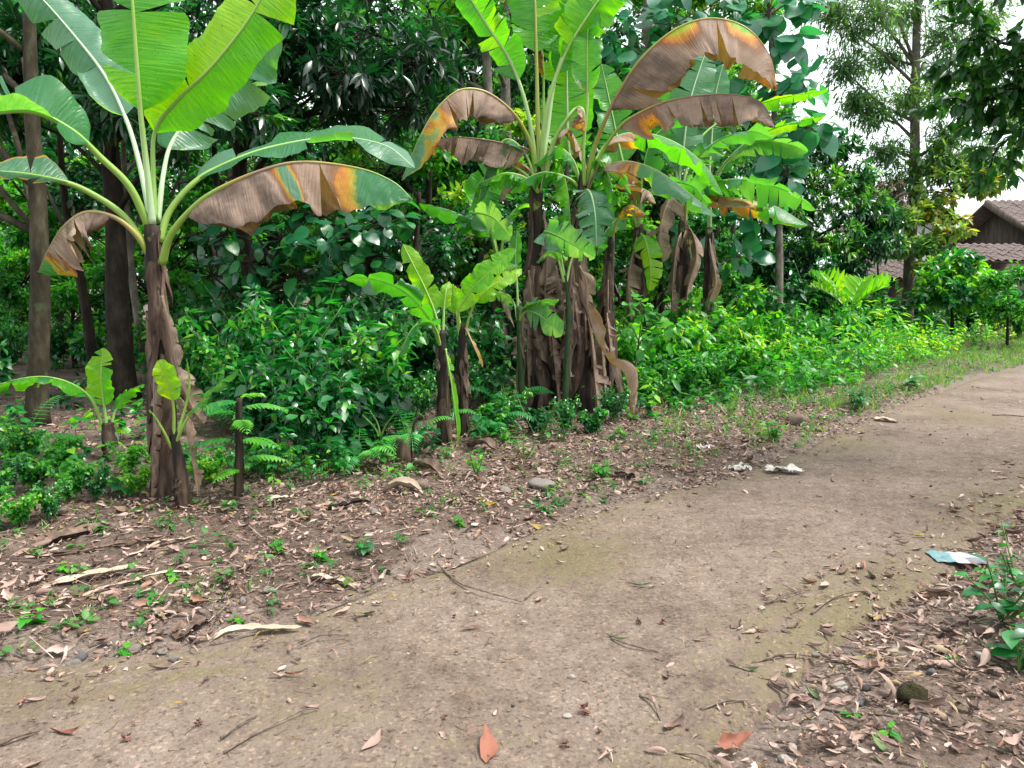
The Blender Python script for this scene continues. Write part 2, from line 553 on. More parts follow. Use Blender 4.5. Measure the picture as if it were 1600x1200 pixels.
def litter_mat(name, stops, rough=.75, k=1.0):
    m, ns, ls, out = mat(name)
    at = node(ns, 'ShaderNodeAttribute', _attribute_name='var')
    oi = ns.new('ShaderNodeObjectInfo')
    f = math_node(ns, ls, 'FRACT', math_node(ns, ls, 'ADD', at.outputs['Fac'], math_node(ns, ls, 'MULTIPLY', oi.outputs['Random'], k)))
    rp = ramp(ns, stops)
    ls.new(f, rp.inputs[0])
    nz = node(ns, 'ShaderNodeTexNoise', Scale=45.0, Detail=4.0)
    r2 = ramp(ns, [(.3, (.5, .45, .42)), (.6, (1.1, 1.08, 1.05))])
    ls.new(nz.outputs[0], r2.inputs[0])
    mx = node(ns, 'ShaderNodeMix', _data_type='RGBA', _blend_type='MULTIPLY')
    mx.inputs['Factor'].default_value = .8
    ls.new(rp.outputs[0], mx.inputs['A'])
    ls.new(r2.outputs[0], mx.inputs['B'])
    pb = node(ns, 'ShaderNodeBsdfPrincipled', Roughness=rough)
    pb.inputs['Specular IOR Level'].default_value = .4
    ls.new(mx.outputs['Result'], pb.inputs['Base Color'])
    ls.new(pb.outputs[0], out.inputs[0])
    return m


LIT = [(0, (.065, .041, .034)), (.08, (.13, .084, .070)), (.28, (.215, .142, .117)), (.58, (.32, .228, .192)), (.78, (.42, .32, .28)), (.86, (.25, .115, .085)),
       (.93, (.24, .18, .115)), (.97, (.24, .17, .04)), (.985, (.12, .17, .05)), (1, (.06, .036, .028))]
M_LITTER = litter_mat('dry_leaf', LIT)
M_RED = litter_mat('red_brown_leaf', [(0, (.17, .055, .036)), (1, (.24, .095, .06))])
M_PINK = litter_mat('pink_brown_leaf', [(0, (.19, .12, .10)), (1, (.27, .185, .16))])
M_YELLOW = litter_mat('yellow_leaf', [(0, (.34, .19, .02)), (1, (.34, .26, .06))])
M_GREENLEAF = litter_mat('green_fallen_leaf', [(0, (.12, .18, .05)), (1, (.09, .15, .06))])
M_PALE = rough_mat('pale_sheath', [(.3, (.22, .165, .115)), (.55, (.36, .29, .22)), (.75, (.47, .41, .33))], 18, (.15, 1, 1), .5, .006, .7)
M_PLASTIC = rough_mat('dirty_white_plastic', [(.3, (.26, .22, .18)), (.5, (.47, .44, .40)), (.7, (.6, .58, .55))], 12, (1, 1, 1), .2, .004, .45)


def carton_mat():
    m, ns, ls, out = mat('printed_carton')
    luv = node(ns, 'ShaderNodeAttribute', _attribute_name='luv')
    sx = ns.new('ShaderNodeSeparateXYZ')
    ls.new(luv.outputs['Vector'], sx.inputs[0])
    r = ramp(ns, [(0, (.09, .19, .21)), (.34, (.10, .22, .24)), (.40, (.42, .43, .43)), (.62, (.46, .46, .455)), (.64, (.13, .145, .17)), (.97, (.12, .135, .16))], 'CONSTANT')
    nz = node(ns, 'ShaderNodeTexNoise', Scale=24.0, Detail=4.0)
    ls.new(math_node(ns, ls, 'ADD', sx.outputs[0], math_node(ns, ls, 'MULTIPLY', math_node(ns, ls, 'SUBTRACT', nz.outputs[0], .5), .12)), r.inputs[0])
    # upper half of the print is plain white right of the teal
    r2 = ramp(ns, [(0, (.10, .21, .23)), (.42, (.45, .46, .455))], 'CONSTANT')
    ls.new(sx.outputs[0], r2.inputs[0])
    mx = node(ns, 'ShaderNodeMix', _data_type='RGBA')
    ls.new(math_node(ns, ls, 'GREATER_THAN', sx.outputs[1], .5), mx.inputs['Factor'])
    ls.new(r.outputs[0], mx.inputs['A'])
    ls.new(r2.outputs[0], mx.inputs['B'])
    r3 = ramp(ns, [(.35, (.55, .5, .45)), (.55, (1, 1, 1))])
    ls.new(nz.outputs[0], r3.inputs[0])
    mm = node(ns, 'ShaderNodeMix', _data_type='RGBA', _blend_type='MULTIPLY')
    mm.inputs['Factor'].default_value = .6
    ls.new(mx.outputs['Result'], mm.inputs['A'])
    ls.new(r3.outputs[0], mm.inputs['B'])
    pb = node(ns, 'ShaderNodeBsdfPrincipled', Roughness=.45)
    ls.new(mm.outputs['Result'], pb.inputs['Base Color'])
    ls.new(pb.outputs[0], out.inputs[0])
    return m


M_CARTON = carton_mat()


def soil_mat(name, stops, moss, spec_scale, grain_bump, edge_col=None):
    m, ns, ls, out = mat(name)
    tc = ns.new('ShaderNodeTexCoord')
    n1 = node(ns, 'ShaderNodeTexNoise', Scale=1.1, Detail=8.0, Roughness=.62)
    n2 = node(ns, 'ShaderNodeTexNoise', Scale=spec_scale, Detail=5.0, Roughness=.7)
    n3 = node(ns, 'ShaderNodeTexVoronoi', Scale=75.0)
    n4 = node(ns, 'ShaderNodeTexNoise', Scale=9.0, Detail=5.0, Roughness=.7)
    for n in (n1, n2, n3, n4):
        ls.new(tc.outputs['Object'], n.inputs['Vector'])
    r1 = ramp(ns, stops)
    ls.new(math_node(ns, ls, 'ADD', math_node(ns, ls, 'MULTIPLY', n1.outputs[0], .55), math_node(ns, ls, 'MULTIPLY', n4.outputs[0], .45)), r1.inputs[0])
    r2 = ramp(ns, [(.30, (.42, .40, .38)), (.45, (.9, .89, .88)), (.6, (1.08, 1.07, 1.06)), (.72, (1.45, 1.42, 1.4))])
    ls.new(n2.outputs[0], r2.inputs[0])
    mm = node(ns, 'ShaderNodeMix', _data_type='RGBA', _blend_type='MULTIPLY')
    mm.inputs['Factor'].default_value = .85
    ls.new(r1.outputs[0], mm.inputs['A'])
    ls.new(r2.outputs[0], mm.inputs['B'])
    if edge_col:
        ev = node(ns, 'ShaderNodeAttribute', _attribute_name='var')
        em = node(ns, 'ShaderNodeMapRange', _interpolation_type='SMOOTHSTEP')
        em.inputs['From Min'].default_value, em.inputs['From Max'].default_value = .35, .75
        ls.new(math_node(ns, ls, 'ADD', ev.outputs['Fac'], math_node(ns, ls, 'MULTIPLY', math_node(ns, ls, 'SUBTRACT', n4.outputs[0], .5), .9)), em.inputs['Value'])
        me_ = node(ns, 'ShaderNodeMix', _data_type='RGBA')
        ls.new(em.outputs[0], me_.inputs['Factor'])
        ls.new(r1.outputs[0], me_.inputs['A'])
        me_.inputs['B'].default_value = (*edge_col, 1)
        ls.new(me_.outputs['Result'], mm.inputs['A'])
    # single pale and dark grains
    vr = ramp(ns, [(0, (.4, .37, .34)), (.1, (1, 1, 1)), (.86, (1, 1, 1)), (.93, (1.55, 1.5, 1.45))])
    sc = ns.new('ShaderNodeSeparateColor')
    ls.new(n3.outputs['Color'], sc.inputs[0])
    ls.new(sc.outputs[0], vr.inputs[0])
    mg = node(ns, 'ShaderNodeMix', _data_type='RGBA', _blend_type='MULTIPLY')
    mg.inputs['Factor'].default_value = .75
    ls.new(mm.outputs['Result'], mg.inputs['A'])
    ls.new(vr.outputs[0], mg.inputs['B'])
    # moss film
    at = node(ns, 'ShaderNodeAttribute', _attribute_name='dry')
    mf = node(ns, 'ShaderNodeMapRange', _interpolation_type='SMOOTHSTEP')
    mf.inputs['From Min'].default_value, mf.inputs['From Max'].default_value = .45, .95
    mn = math_node(ns, ls, 'ADD', math_node(ns, ls, 'MULTIPLY', math_node(ns, ls, 'SUBTRACT', n4.outputs[0], .5), 1.7), math_node(ns, ls, 'MULTIPLY', math_node(ns, ls, 'SUBTRACT', n2.outputs[0], .5), 1.6))
    ls.new(math_node(ns, ls, 'ADD', at.outputs['Fac'], mn), mf.inputs['Value'])
    mo = node(ns, 'ShaderNodeMix', _data_type='RGBA')
    ls.new(math_node(ns, ls, 'MULTIPLY', mf.outputs[0], .62), mo.inputs['Factor'])
    ls.new(mg.outputs['Result'], mo.inputs['A'])
    mo.inputs['B'].default_value = (*moss, 1)
    pb = node(ns, 'ShaderNodeBsdfPrincipled', Roughness=.85)
    pb.inputs['Specular IOR Level'].default_value = .3
    ls.new(mo.outputs['Result'], pb.inputs['Base Color'])
    b1 = node(ns, 'ShaderNodeBump', Strength=.7, Distance=grain_bump)
    ls.new(n2.outputs[0], b1.inputs['Height'])
    b2 = node(ns, 'ShaderNodeBump', Strength=.5, Distance=.05)
    ls.new(n4.outputs[0], b2.inputs['Height'])
    ls.new(b1.outputs[0], b2.inputs['Normal'])
    ls.new(b2.outputs[0], pb.inputs['Normal'])
    ls.new(pb.outputs[0], out.inputs[0])
    return m


M_ROAD = soil_mat('road_dirt', [(.36, (.088, .063, .048)), (.45, (.138, .101, .079)), (.53, (.176, .133, .106)), (.66, (.23, .18, .15))], (.105, .092, .03), 60, .02)
M_SOIL = soil_mat('forest_soil', [(.36, (.044, .030, .023)), (.47, (.092, .064, .050)), (.56, (.14, .10, .08)), (.66, (.2, .15, .122))], (.05, .075, .018), 38, .03, (.15, .116, .096))

# ------------------------------------------------------------------ the ground and the road
L_PX = [(-2600, 1330), (-900, 1230), (-300, 1120), (0, 1062), (200, 1027), (330, 1003), (480, 945), (700, 872), (850, 822), (950, 787), (1130, 742),
        (1250, 702), (1340, 657), (1440, 617), (1600, 571), (1800, 536), (2200, 508), (3200, 480)]
R_PX = [(-200, 2600), (500, 1800), (900, 1450), (1150, 1230), (1230, 1085), (1350, 960), (1480, 890), (1600, 780), (1800, 690), (2200, 605), (2900, 545), (4500, 500)]
L_G = spline([G(*p)[:2] for p in L_PX], 220)
R_G = spline([G(*p)[:2] for p in R_PX], 220)


def side(poly, x, y, sgn):
    x, y = np.asarray(x, float).ravel(), np.asarray(y, float).ravel()
    best = np.full(len(x), 1e9)
    sg = np.zeros(len(x))
    for a, b in zip(poly[:-1:2], np.vstack([poly[2::2], poly[-1:]])):
        d = b - a
        l2 = d @ d
        if l2 < 1e-9:
            continue
        t = np.clip(((x - a[0]) * d[0] + (y - a[1]) * d[1]) / l2, 0, 1)
        qx, qy = x - a[0] - t * d[0], y - a[1] - t * d[1]
        q = np.hypot(qx, qy)
        m = q < best - 1e-7
        best[m] = q[m]
        sg[m] = np.sign(d[0] * (y - a[1]) - d[1] * (x - a[0]))[m]
    return best * sg * sgn


def offroad(x, y):
    """positive outside the road: (left side distance, right side distance)"""
    return side(L_G, x, y, 1), side(R_G, x, y, -1)


def gh(x, y):
    l, r = offroad(x, y)
    o = np.maximum(l, r)
    x, y = np.asarray(x, float).ravel(), np.asarray(y, float).ravel()
    h = -0.05 + 0.075 * sstep(-.15, .45, o) + 0.10 * sstep(1.2, 5, o)
    h = h + (0.022 * vnoise(x * 2.3, y * 2.3) + 0.035 * vnoise(x * .7 + 9, y * .7)) * sstep(-.1, .6, o)
    return h


def gz(x, y):
    l, r = offroad([x], [y])
    return float(max(gh([x], [y])[0], 0.0 if max(l[0], r[0]) < 0 else -1))


def axis(c0, c1, step, far):
    a = np.arange(c0, c1, step)
    s, hi, lo = step, [], []
    v = c1
    while v < far:
        hi.append(v)
        s *= 1.35
        v += s
    v, s = c0, step
    while v > -far:
        s *= 1.35
        v -= s
        lo.append(v)
    return np.concatenate([lo[::-1], a, hi])


xs, ys = axis(-7, 13, .14, 500), axis(-1, 17, .14, 500)
X, Y = np.meshgrid(xs, ys, indexing='ij')
Z = gh(X, Y).reshape(X.shape)
lo_, ro_ = offroad(X, Y)
idx = np.arange(X.size).reshape(X.shape)
a, b, c, d = idx[:-1, :-1].ravel(), idx[1:, :-1].ravel(), idx[1:, 1:].ravel(), idx[:-1, 1:].ravel()
mb = MB()
mossg = np.clip(.45 * sstep(2.5, 7, lo_) * (X.ravel() > 2) + .2, 0, 1)
mb.add(np.stack([X.ravel(), Y.ravel(), Z.ravel()], 1), np.concatenate([np.stack([a, b, c], 1), np.stack([a, c, d], 1)]), 1 - sstep(-.05, .55, np.maximum(lo_, ro_) + .25 * vnoise(X.ravel() * 3, Y.ravel() * 3)), mossg)
tag(link('ground', mb.mesh('ground', M_SOIL)), 'brown forest soil under the leaf litter and undergrowth', kind='structure')

nS, nT = 260, 60
Ls = spline([G(*p)[:2] for p in L_PX], nS)
Rs = spline([G(*p)[:2] for p in R_PX], nS)
# pair stations by projecting on a shared parameter: walk both edges by fraction of length measured inside the near field
tt = np.linspace(0, 1, nT)
rv = Ls[:, None] * (1 - tt[None, :, None]) + Rs[:, None] * tt[None, :, None]
edge = np.minimum(tt, 1 - tt)
wob = (vnoise(rv[..., 0] * 1.7, rv[..., 1] * 1.7) * .12 + vnoise(rv[..., 0] * 5, rv[..., 1] * 5) * .07) * (1 - sstep(.02, .08, edge))[None]
rv[..., 1] += wob
zz = 0.012 * vnoise(rv[..., 0] * 1.3, rv[..., 1] * 1.3) + .004 * vnoise(rv[..., 0] * 7, rv[..., 1] * 7)
zz = zz * sstep(0, .06, edge)[None] - .07 * (1 - sstep(0, .025, edge))[None]
ri = np.arange(nS * nT).reshape(nS, nT)
a, b, c, d = ri[:-1, :-1].ravel(), ri[1:, :-1].ravel(), ri[1:, 1:].ravel(), ri[:-1, 1:].ravel()
rx, ry = rv[..., 0].ravel(), rv[..., 1].ravel()
l_, r_ = offroad(rx, ry)
moss = np.maximum(sstep(-.7, -.05, l_), sstep(-.9, 0, r_)) * .66


def blob(px, py, rad, amt):
    g = G(px, py)
    return amt * np.exp(-(((rx - g[0]) ** 2 + (ry - g[1]) ** 2) / rad ** 2))


for q in [(880, 868, .6, 1.0), (1330, 960, .55, 1.0), (1580, 790, .5, 1.1), (1560, 830, .4, .8), (1310, 690, .7, .85), (1240, 1010, .45, .85), (330, 1040, .4, .75), (500, 1090, .5, .7), (120, 1080, .4, .75),
          (1440, 1000, .35, .9), (1500, 650, .9, .8), (1400, 900, .5, .8), (720, 1160, .3, .6), (1130, 1000, .3, .65)]:
    moss = np.maximum(moss, blob(*q))
mb = MB()
mb.add(np.stack([rx, ry, zz.ravel()], 1), np.concatenate([np.stack([a, c, b], 1), np.stack([a, d, c], 1)]), .5, moss)
tag(link('road', mb.mesh('road', M_ROAD)), 'bare grey-brown dirt road with moss along its edges', kind='structure')


# ------------------------------------------------------------------ banana plants
def banana_leaf(plant, base, path, tb, W, S, hint=(0, 0, 1), sag=10, S2=None, dry=0.0, young=.35, tears=4, tearsag=12, wave=.13, edge=15, rib=.02,
                ribdry=.2, seed=0, margin=.15, name='leaf', halves=(1, -1), roll_p=.2, label=None, sagh=(0, 0), dryv=0.0, wrinkle=0.0):
    r = np.random.default_rng(seed + 100)
    if W >= .15 and np.isscalar(dry) and dry == 0 and seed > 70:
        tears, tearsag = tears + 4, tearsag + 6
    pts = spline([P(*p) for p in path], 60)
    n = len(pts)
    T = unit(np.gradient(pts, axis=0))
    tt = np.linspace(0, 1, n)
    S = np.asarray(S, float)
    Sr = S[None] if S2 is None else S[None] * (1 - tt[:, None]) + np.asarray(S2, float)[None] * tt[:, None]
    Sv = unit(Sr - (Sr * T).sum(1, keepdims=True) * T)
    U = np.cross(T, Sv)
    mid = int((tb + 1) / 2 * n)
    if U[mid] @ np.asarray(hint, float) < 0:
        U = -U
    tot = np.linalg.norm(np.diff(pts, axis=0), axis=1).sum()
    bl = tot * (1 - tb)
    dpts = np.array([(0, dry), (1, dry)], float) if np.isscalar(dry) else np.array(dry, float)
    sg = np.array([(0, sag), (1, sag)], float) if np.isscalar(sag) else np.array(sag, float)
    mb = MB()
    I = lambda arr, s: np.stack([np.interp(tb + (1 - tb) * s, tt, arr[:, k]) for k in range(3)], -1)
    zseed = r.random() * 50
    for h in halves:
        cuts = np.sort(r.random(tears) * .8 + .1)
        cuts = np.concatenate([[0], cuts, [1]])
        cuts = cuts[np.concatenate([[True], np.diff(cuts) > .02])]
        cuts[-1] = 1
        for k in range(len(cuts) - 1):
            s0, s1 = cuts[k], cuts[k + 1]
            na = max(3, int((s1 - s0) * 46) + 1)
            nc = 7
            s = np.linspace(s0, s1, na)[:, None] * np.ones((1, nc))
            v = np.ones((na, 1)) * np.linspace(0, 1, nc)[None]
            gap = r.uniform(.02, .16) if tears else 0
            ds = r.normal() * tearsag
            roll = (r.uniform(50, 130) * r.choice([-1, 1]) if (tears > 1 and W > .12 and r.random() < roll_p) else 0)
            g0 = gap if k > 0 else 0
            g1 = gap if k < len(cuts) - 2 else 0
            loc = (s - s0) / max(s1 - s0, 1e-6)
            s_ = s + (s1 - s0) * v ** 1.3 * (g0 * (1 - loc) - g1 * loc)
            w = W * (1 - (1 - np.clip(s_ / .16, 0, 1)) ** 2.2) ** .6 * np.maximum(1 - np.clip((s_ - .45) / .55, 0, 1) ** 2.3, 0) ** .75
            w = w * (1 + .08 * vnoise(s_ * 14 + zseed, h * 3.0 + s_ * 0) + .05 * vnoise(s_ * 45 + zseed, h * 3.0 + s_ * 0)) + .002
            p, t, S_, u = I(pts, s_), unit(I(T, s_)), unit(I(Sv, s_)), unit(I(U, s_))
            sag_s = np.interp(s_, sg[:, 0], sg[:, 1]) + ds * v + (sagh[0] if h > 0 else sagh[1])
            pos = p.copy()
            off = np.zeros_like(p)
            for j in range(1, nc):
                ph = np.radians(sag_s[:, j] + edge * (v[:, j]) ** 2 + roll * v[:, j] ** 3)[:, None]
                st = (w[:, j] / (nc - 1))[:, None]
                off[:, j] = off[:, j - 1] + st * (h * S_[:, j] * np.cos(ph) - u[:, j] * np.sin(ph) + t[:, j] * .28)
            wv = wave * w * v ** 1.4 * (np.sin(s_ * (16 + 5 * r.random()) + r.random() * 6) + .7 * vnoise(s_ * 22 + zseed, v * 1.5 + h * 4))
            wr = wrinkle * v ** .7 * (vnoise(s_ * 60 + zseed, v * 1.5) + .6 * vnoise(s_ * 25 + zseed, v * 5 + 7))
            pos = pos + off + u * (wv + wr)[..., None] + S_ * (h * wr * .6)[..., None]
            dr = np.interp(s_, dpts[:, 0], dpts[:, 1])
            dn = vnoise(s_ * 11 + zseed, v * 1.2 + 3 * h) * .5 + vnoise(s_ * 30 + zseed, v * 2) * .3
            amt = np.clip(dr * 2.2, 0, 1) * np.clip((1.15 - dr) * 2, 0, 1)
            dr = dr - (dryv if np.isscalar(dryv) else np.interp(s_, *np.array(dryv, float).T)) * (1 - v) ** 1.2 * sstep(-.15, .35, vnoise(s_ * 9 + zseed, v * .8 + 2))
            dr = dr + dn * .45 * amt + margin * sstep(.82, 1.0, v + .08 * dn) * (dr > -.5)
            ii = np.arange(na * nc).reshape(na, nc)
            a, b, c, d = ii[:-1, :-1].ravel(), ii[1:, :-1].ravel(), ii[1:, 1:].ravel(), ii[:-1, 1:].ravel()
            mb.add(pos.reshape(-1, 3), np.concatenate([np.stack([a, b, c], 1), np.stack([a, c, d], 1)]), young + .08 * r.normal(), np.clip(dr, 0, 1).ravel(),
                   np.stack([(s_ * bl + v * .1).ravel(), v.ravel(), np.full(v.size, zseed)], 1))
    lo = link(name, mb.mesh('banana_blade', M_BANANA, off=base), plant)
    if label:
        lo['label'] = label
    rb = MB()
    rr = .8 * rib * np.interp(tt, [0, tb, tb + .3 * (1 - tb), 1], [1.5, .95, .7, .12])
    rd = ribdry if not np.isscalar(ribdry) else [(0, ribdry), (1, ribdry)]
    rd = np.array(rd, float)
    tube(rb, pts - U * (rr * .55)[:, None], rr, 8, .5, np.interp(tt, rd[:, 0], rd[:, 1]))
    link('midrib', rb.mesh('banana_midrib', M_RIB, off=base), lo)
    return lo


def pseudostem(plant, base, path, rad, sheaths=6, seed=0, mat_=None, sl=(.3, .9), flare=.9):
    r = np.random.default_rng(seed + 900)
    pts = spline([P(*p) for p in path], 26)
    pts[0][2] = min(pts[0][2], gz(pts[0][0], pts[0][1])) - .06
    rr = np.interp(np.linspace(0, 1, 26), np.linspace(0, 1, len(rad)), rad)
    mb = MB()
    tube(mb, pts, rr, 14, .5, 0, rough=.16, seed=seed)
    link('pseudostem', mb.mesh('pseudostem', mat_ or M_STEM, off=base), plant)
    L = np.linalg.norm(np.diff(pts, axis=0), axis=1).sum()
    for k in range(sheaths):
        mb = MB()
        t0 = r.uniform(.25, .98)
        ln = r.uniform(*sl) / L
        t1 = max(t0 - ln, .0)
        th0 = r.uniform(-math.pi, .4)
        n = 12
        t = np.linspace(t0, t1, n)
        c = np.stack([np.interp(t, np.linspace(0, 1, 26), pts[:, i]) for i in range(3)], 1)
        cr = np.interp(t, np.linspace(0, 1, 26), rr)
        q = np.linspace(0, 1, n)
        out = 1.06 + q ** 2 * r.uniform(.05, flare)
        w = np.interp(q, [0, .15, .7, 1], [.7, 1, .7, .12]) * r.uniform(.3, .75)
        th = th0 + .35 * np.sin(q * 4 + r.random() * 6)
        V = []
        for j in range(5):
            a_ = th + (j / 4 - .5) * w * 2
            ro = cr * out * (1 + .12 * np.sin(q * 9 + j) + .1 * (j % 2))
            V.append(c + np.stack([np.cos(a_) * ro, np.sin(a_) * ro, r.normal(size=n) * .006], 1))
        V = np.stack(V, 1)
        ii = np.arange(n * 5).reshape(n, 5)
        a, b, cc, d = ii[:-1, :-1].ravel(), ii[1:, :-1].ravel(), ii[1:, 1:].ravel(), ii[:-1, 1:].ravel()
        mb.add(V.reshape(-1, 3), np.concatenate([np.stack([a, b, cc], 1), np.stack([a, cc, d], 1)]))
        link('dry_sheath', mb.mesh('dry_sheath', M_SHEATH if r.random() < .45 else M_SHEATHD, off=base), plant)


def banana(px, py, D, label, group='banana plants'):
    p = P(px, py, D)
    p[2] = gz(p[0], p[1])
    return thing('banana_plant', p, label, 'banana plant', group), p


FX, FY, FZ = (1, 0, 0), (0, -1, 0), (0, 0, 1)

# --- the tall plant on the left
D0 = 5.2
A, ab = banana(264, 795, D0, 'tall banana plant with glowing upright leaves and ragged brown stem, beside the pale tree trunk')
pseudostem(A, ab, [(264, 800, D0), (260, 700, D0), (254, 600, D0), (247, 480, D0), (240, 400, D0), (238, 352, D0)], [.085, .082, .073, .063, .059, .053], 18, 1, sl=(.3, .95), flare=.45)
banana_leaf(A, ab, [(240, 350, 5.2), (229, 250, 5.15), (221, 180, 5.1), (214, 90, 5.05), (205, -40, 5.05), (196, -190, 5.25)], .32, .30, FX, (0, 1, .2), -10,
            young=.68, tears=2, tearsag=8, wave=.07, edge=-14, roll_p=.0, wrinkle=.004, rib=.021, ribdry=[(0, .02), (.35, .25), (1, .62)], seed=1)
banana_leaf(A, ab, [(243, 345, 5.25), (240, 270, 5.3), (243, 205, 5.3), (275, 160, 5.25), (335, 100, 5.2), (395, 20, 5.2), (430, -60, 5.25), (440, -150, 5.4)], .24, .215,
            (.72, .1, -.55), (-.2, 1, .5), [(0, 5), (.4, -14), (1, -5)], young=.88, tears=2, tearsag=12, wave=.16, edge=-30, roll_p=.0, wrinkle=.006, rib=.018, ribdry=.3, seed=2)
banana_leaf(A, ab, [(236, 350, 5.3), (218, 260, 5.45), (198, 190, 5.6), (165, 120, 5.75), (120, 60, 5.9), (58, -10, 6.0), (0, -60, 6.1)], .34, .19, (.8, .25, .55), (-.3, -.6, .8), 12,
            young=.0, tears=4, tearsag=22, edge=25, roll_p=.5, rib=.018, ribdry=.05, seed=3)
banana_leaf(A, ab, [(246, 345, 5.3), (255, 270, 5.5), (268, 222, 5.65), (300, 180, 5.8), (350, 140, 5.9), (400, 90, 5.95), (440, 60, 5.9)], .33, .25, (.55, -.35, -.75), (-.3, -.6, .8), 8,
            young=.0, tears=4, tearsag=25, edge=22, roll_p=.5, rib=.018, ribdry=.08, seed=4)
banana_leaf(A, ab, [(236, 352, 5.2), (205, 290, 5.1), (160, 245, 5.0), (110, 200, 4.85), (40, 172, 4.7), (-60, 190, 4.6), (-150, 240, 4.55)], .36, .21, (.1, -1, -.1), FZ, [(0, 0), (1, 8)], sagh=(-8, -58), roll_p=.1,
            young=.12, tears=3, tearsag=8, edge=12, rib=.024, ribdry=[(0, .38), (.4, .32), (1, .1)], seed=5)
banana_leaf(A, ab, [(234, 388, 5.2), (195, 335, 5.15), (140, 298, 5.1), (90, 280, 5.0), (0, 268, 4.9), (-90, 282, 4.8), (-160, 320, 4.8)], .38, .17, (.15, -1, .1), FZ, [(0, 0), (1, 6)], sagh=(14, -50), roll_p=0,
            dry=[(0, .12), (.35, .2), (1, .1)], young=.1, tears=3, edge=15, rib=.023, ribdry=.38, seed=6, margin=.4)
banana_leaf(A, ab, [(246, 378, 5.2), (262, 330, 5.25), (300, 285, 5.3), (345, 258, 5.4), (420, 230, 5.5), (520, 214, 5.55), (600, 226, 5.55), (648, 262, 5.5)], .24, .19, (-.1, -1, .12), FZ, [(0, 0), (.6, 0), (1, 20)], sagh=(38, -52), roll_p=.15,
            young=.06, tears=4, tearsag=14, edge=18, rib=.022, ribdry=[(0, .4), (.3, .3), (1, .05)], seed=7, margin=.3)
banana_leaf(A, ab, [(250, 410, 5.15), (262, 370, 5.1), (290, 333, 5.05), (330, 300, 5.0), (400, 268, 4.95), (470, 252, 4.95), (560, 262, 4.95), (615, 284, 4.95), (645, 312, 4.95)], .19, .30, (-.05, -1, 0), FZ, 66,
            dry=[(0, .95), (.38, .93), (.42, .52), (.46, .2), (.48, .5), (.5, .85), (.62, .8), (.72, .3), (.78, .12), (1, .05)], young=.04, tears=1, tearsag=4, edge=16, wave=.10, roll_p=0, wrinkle=.014, rib=.024, ribdry=[(0, .4), (.3, .42), (.5, .8), (.8, .5), (1, .2)], seed=8)
banana_leaf(A, ab, [(238, 400, 5.2), (215, 365, 5.15), (180, 338, 5.1), (135, 330, 5.05), (100, 352, 5.0), (75, 390, 5.0), (60, 425, 5.0)], .34, .24, (.2, -1, .0), FZ, 58,
            dry=[(0, 1), (.5, .92), (.68, .8), (.78, .5), (.88, .2), (1, .1)], young=.5, tears=3, tearsag=14, edge=18, wave=.2, wrinkle=.02, rib=.02, ribdry=[(0, .4), (.3, .7), (1, .8)], seed=9)
# dead leaf skirts hanging down its stem
banana_leaf(A, ab, [(252, 462, 5.1), (262, 500, 5.06), (272, 560, 5.05), (288, 620, 5.05), (300, 660, 5.05)], .1, .06, (1, -.3, 0), (0, -1, 0), 62, dry=.95, tears=6, tearsag=25, wave=.3, edge=30, rib=.010, ribdry=.9, seed=10, name='hanging_dead_leaf')
banana_leaf(A, ab, [(268, 560, 5.1), (283, 600, 5.03), (302, 640, 5.0), (318, 662, 5.0)], .12, .09, (1, -.2, .3), (0, -1, .3), 40, dry=.88, tears=4, tearsag=25, wave=.3, edge=30, rib=.009, ribdry=.9, seed=11, name='hanging_dead_leaf')
banana_leaf(A, ab, [(270, 610, 5.1), (290, 670, 5.06), (300, 720, 5.05), (308, 775, 5.05)], .05, .065, (1, -.3, 0), (0, -1, 0), 68, dry=.8, tears=5, tearsag=20, wave=.25, edge=25, rib=.009, ribdry=.85, seed=12, name='hanging_dead_leaf')
banana_leaf(A, ab, [(240, 580, 5.1), (240, 650, 5.02), (238, 720, 5.02), (236, 780, 5.02)], .05, .07, (1, -.3, 0), (0, -1, 0), 60, dry=.97, tears=5, tearsag=20, wave=.25, edge=25, rib=.008, ribdry=.95, seed=13, name='hanging_dead_leaf')

# --- suckers round it
B, bb = banana(284, 806, 4.95, 'small banana sucker with one bright upright leaf in front of the tall banana', 'banana suckers')
pseudostem(B, bb, [(286, 806, 4.95), (284, 750, 4.95), (276, 700, 4.95), (270, 670, 4.95)], [.05, .043, .036, .022], 3, 21, sl=(.1, .25))
banana_leaf(B, bb, [(272, 690, 4.95), (272, 640, 4.93), (265, 605, 4.9), (255, 575, 4.88), (250, 562, 4.88)], .5, .075, (1, 0, .4), (0, 1, .3), 6, young=.85, tears=1, rib=.010, ribdry=.4, seed=22)
banana_leaf(B, bb, [(272, 695, 4.95), (288, 660, 4.9), (310, 630, 4.88), (340, 600, 4.9), (372, 578, 4.95)], .36, .085, (.2, -.8, .3), FZ, 8, young=.15, tears=7, tearsag=14, rib=.010, ribdry=.3, seed=23)
banana_leaf(B, bb, [(270, 700, 4.95), (256, 672, 4.9), (242, 650, 4.88), (233, 640, 4.86)], .6, .02, (.3, -.8, .3), FZ, 10, young=.7, tears=0, rib=.009, ribdry=.42, seed=24)
banana_leaf(B, bb, [(274, 690, 4.97), (290, 640, 5.0), (297, 600, 5.0), (292, 560, 5.0)], .75, .03, (.3, -.8, .3), FZ, 10, young=.6, tears=0, rib=.009, ribdry=.35, seed=25)

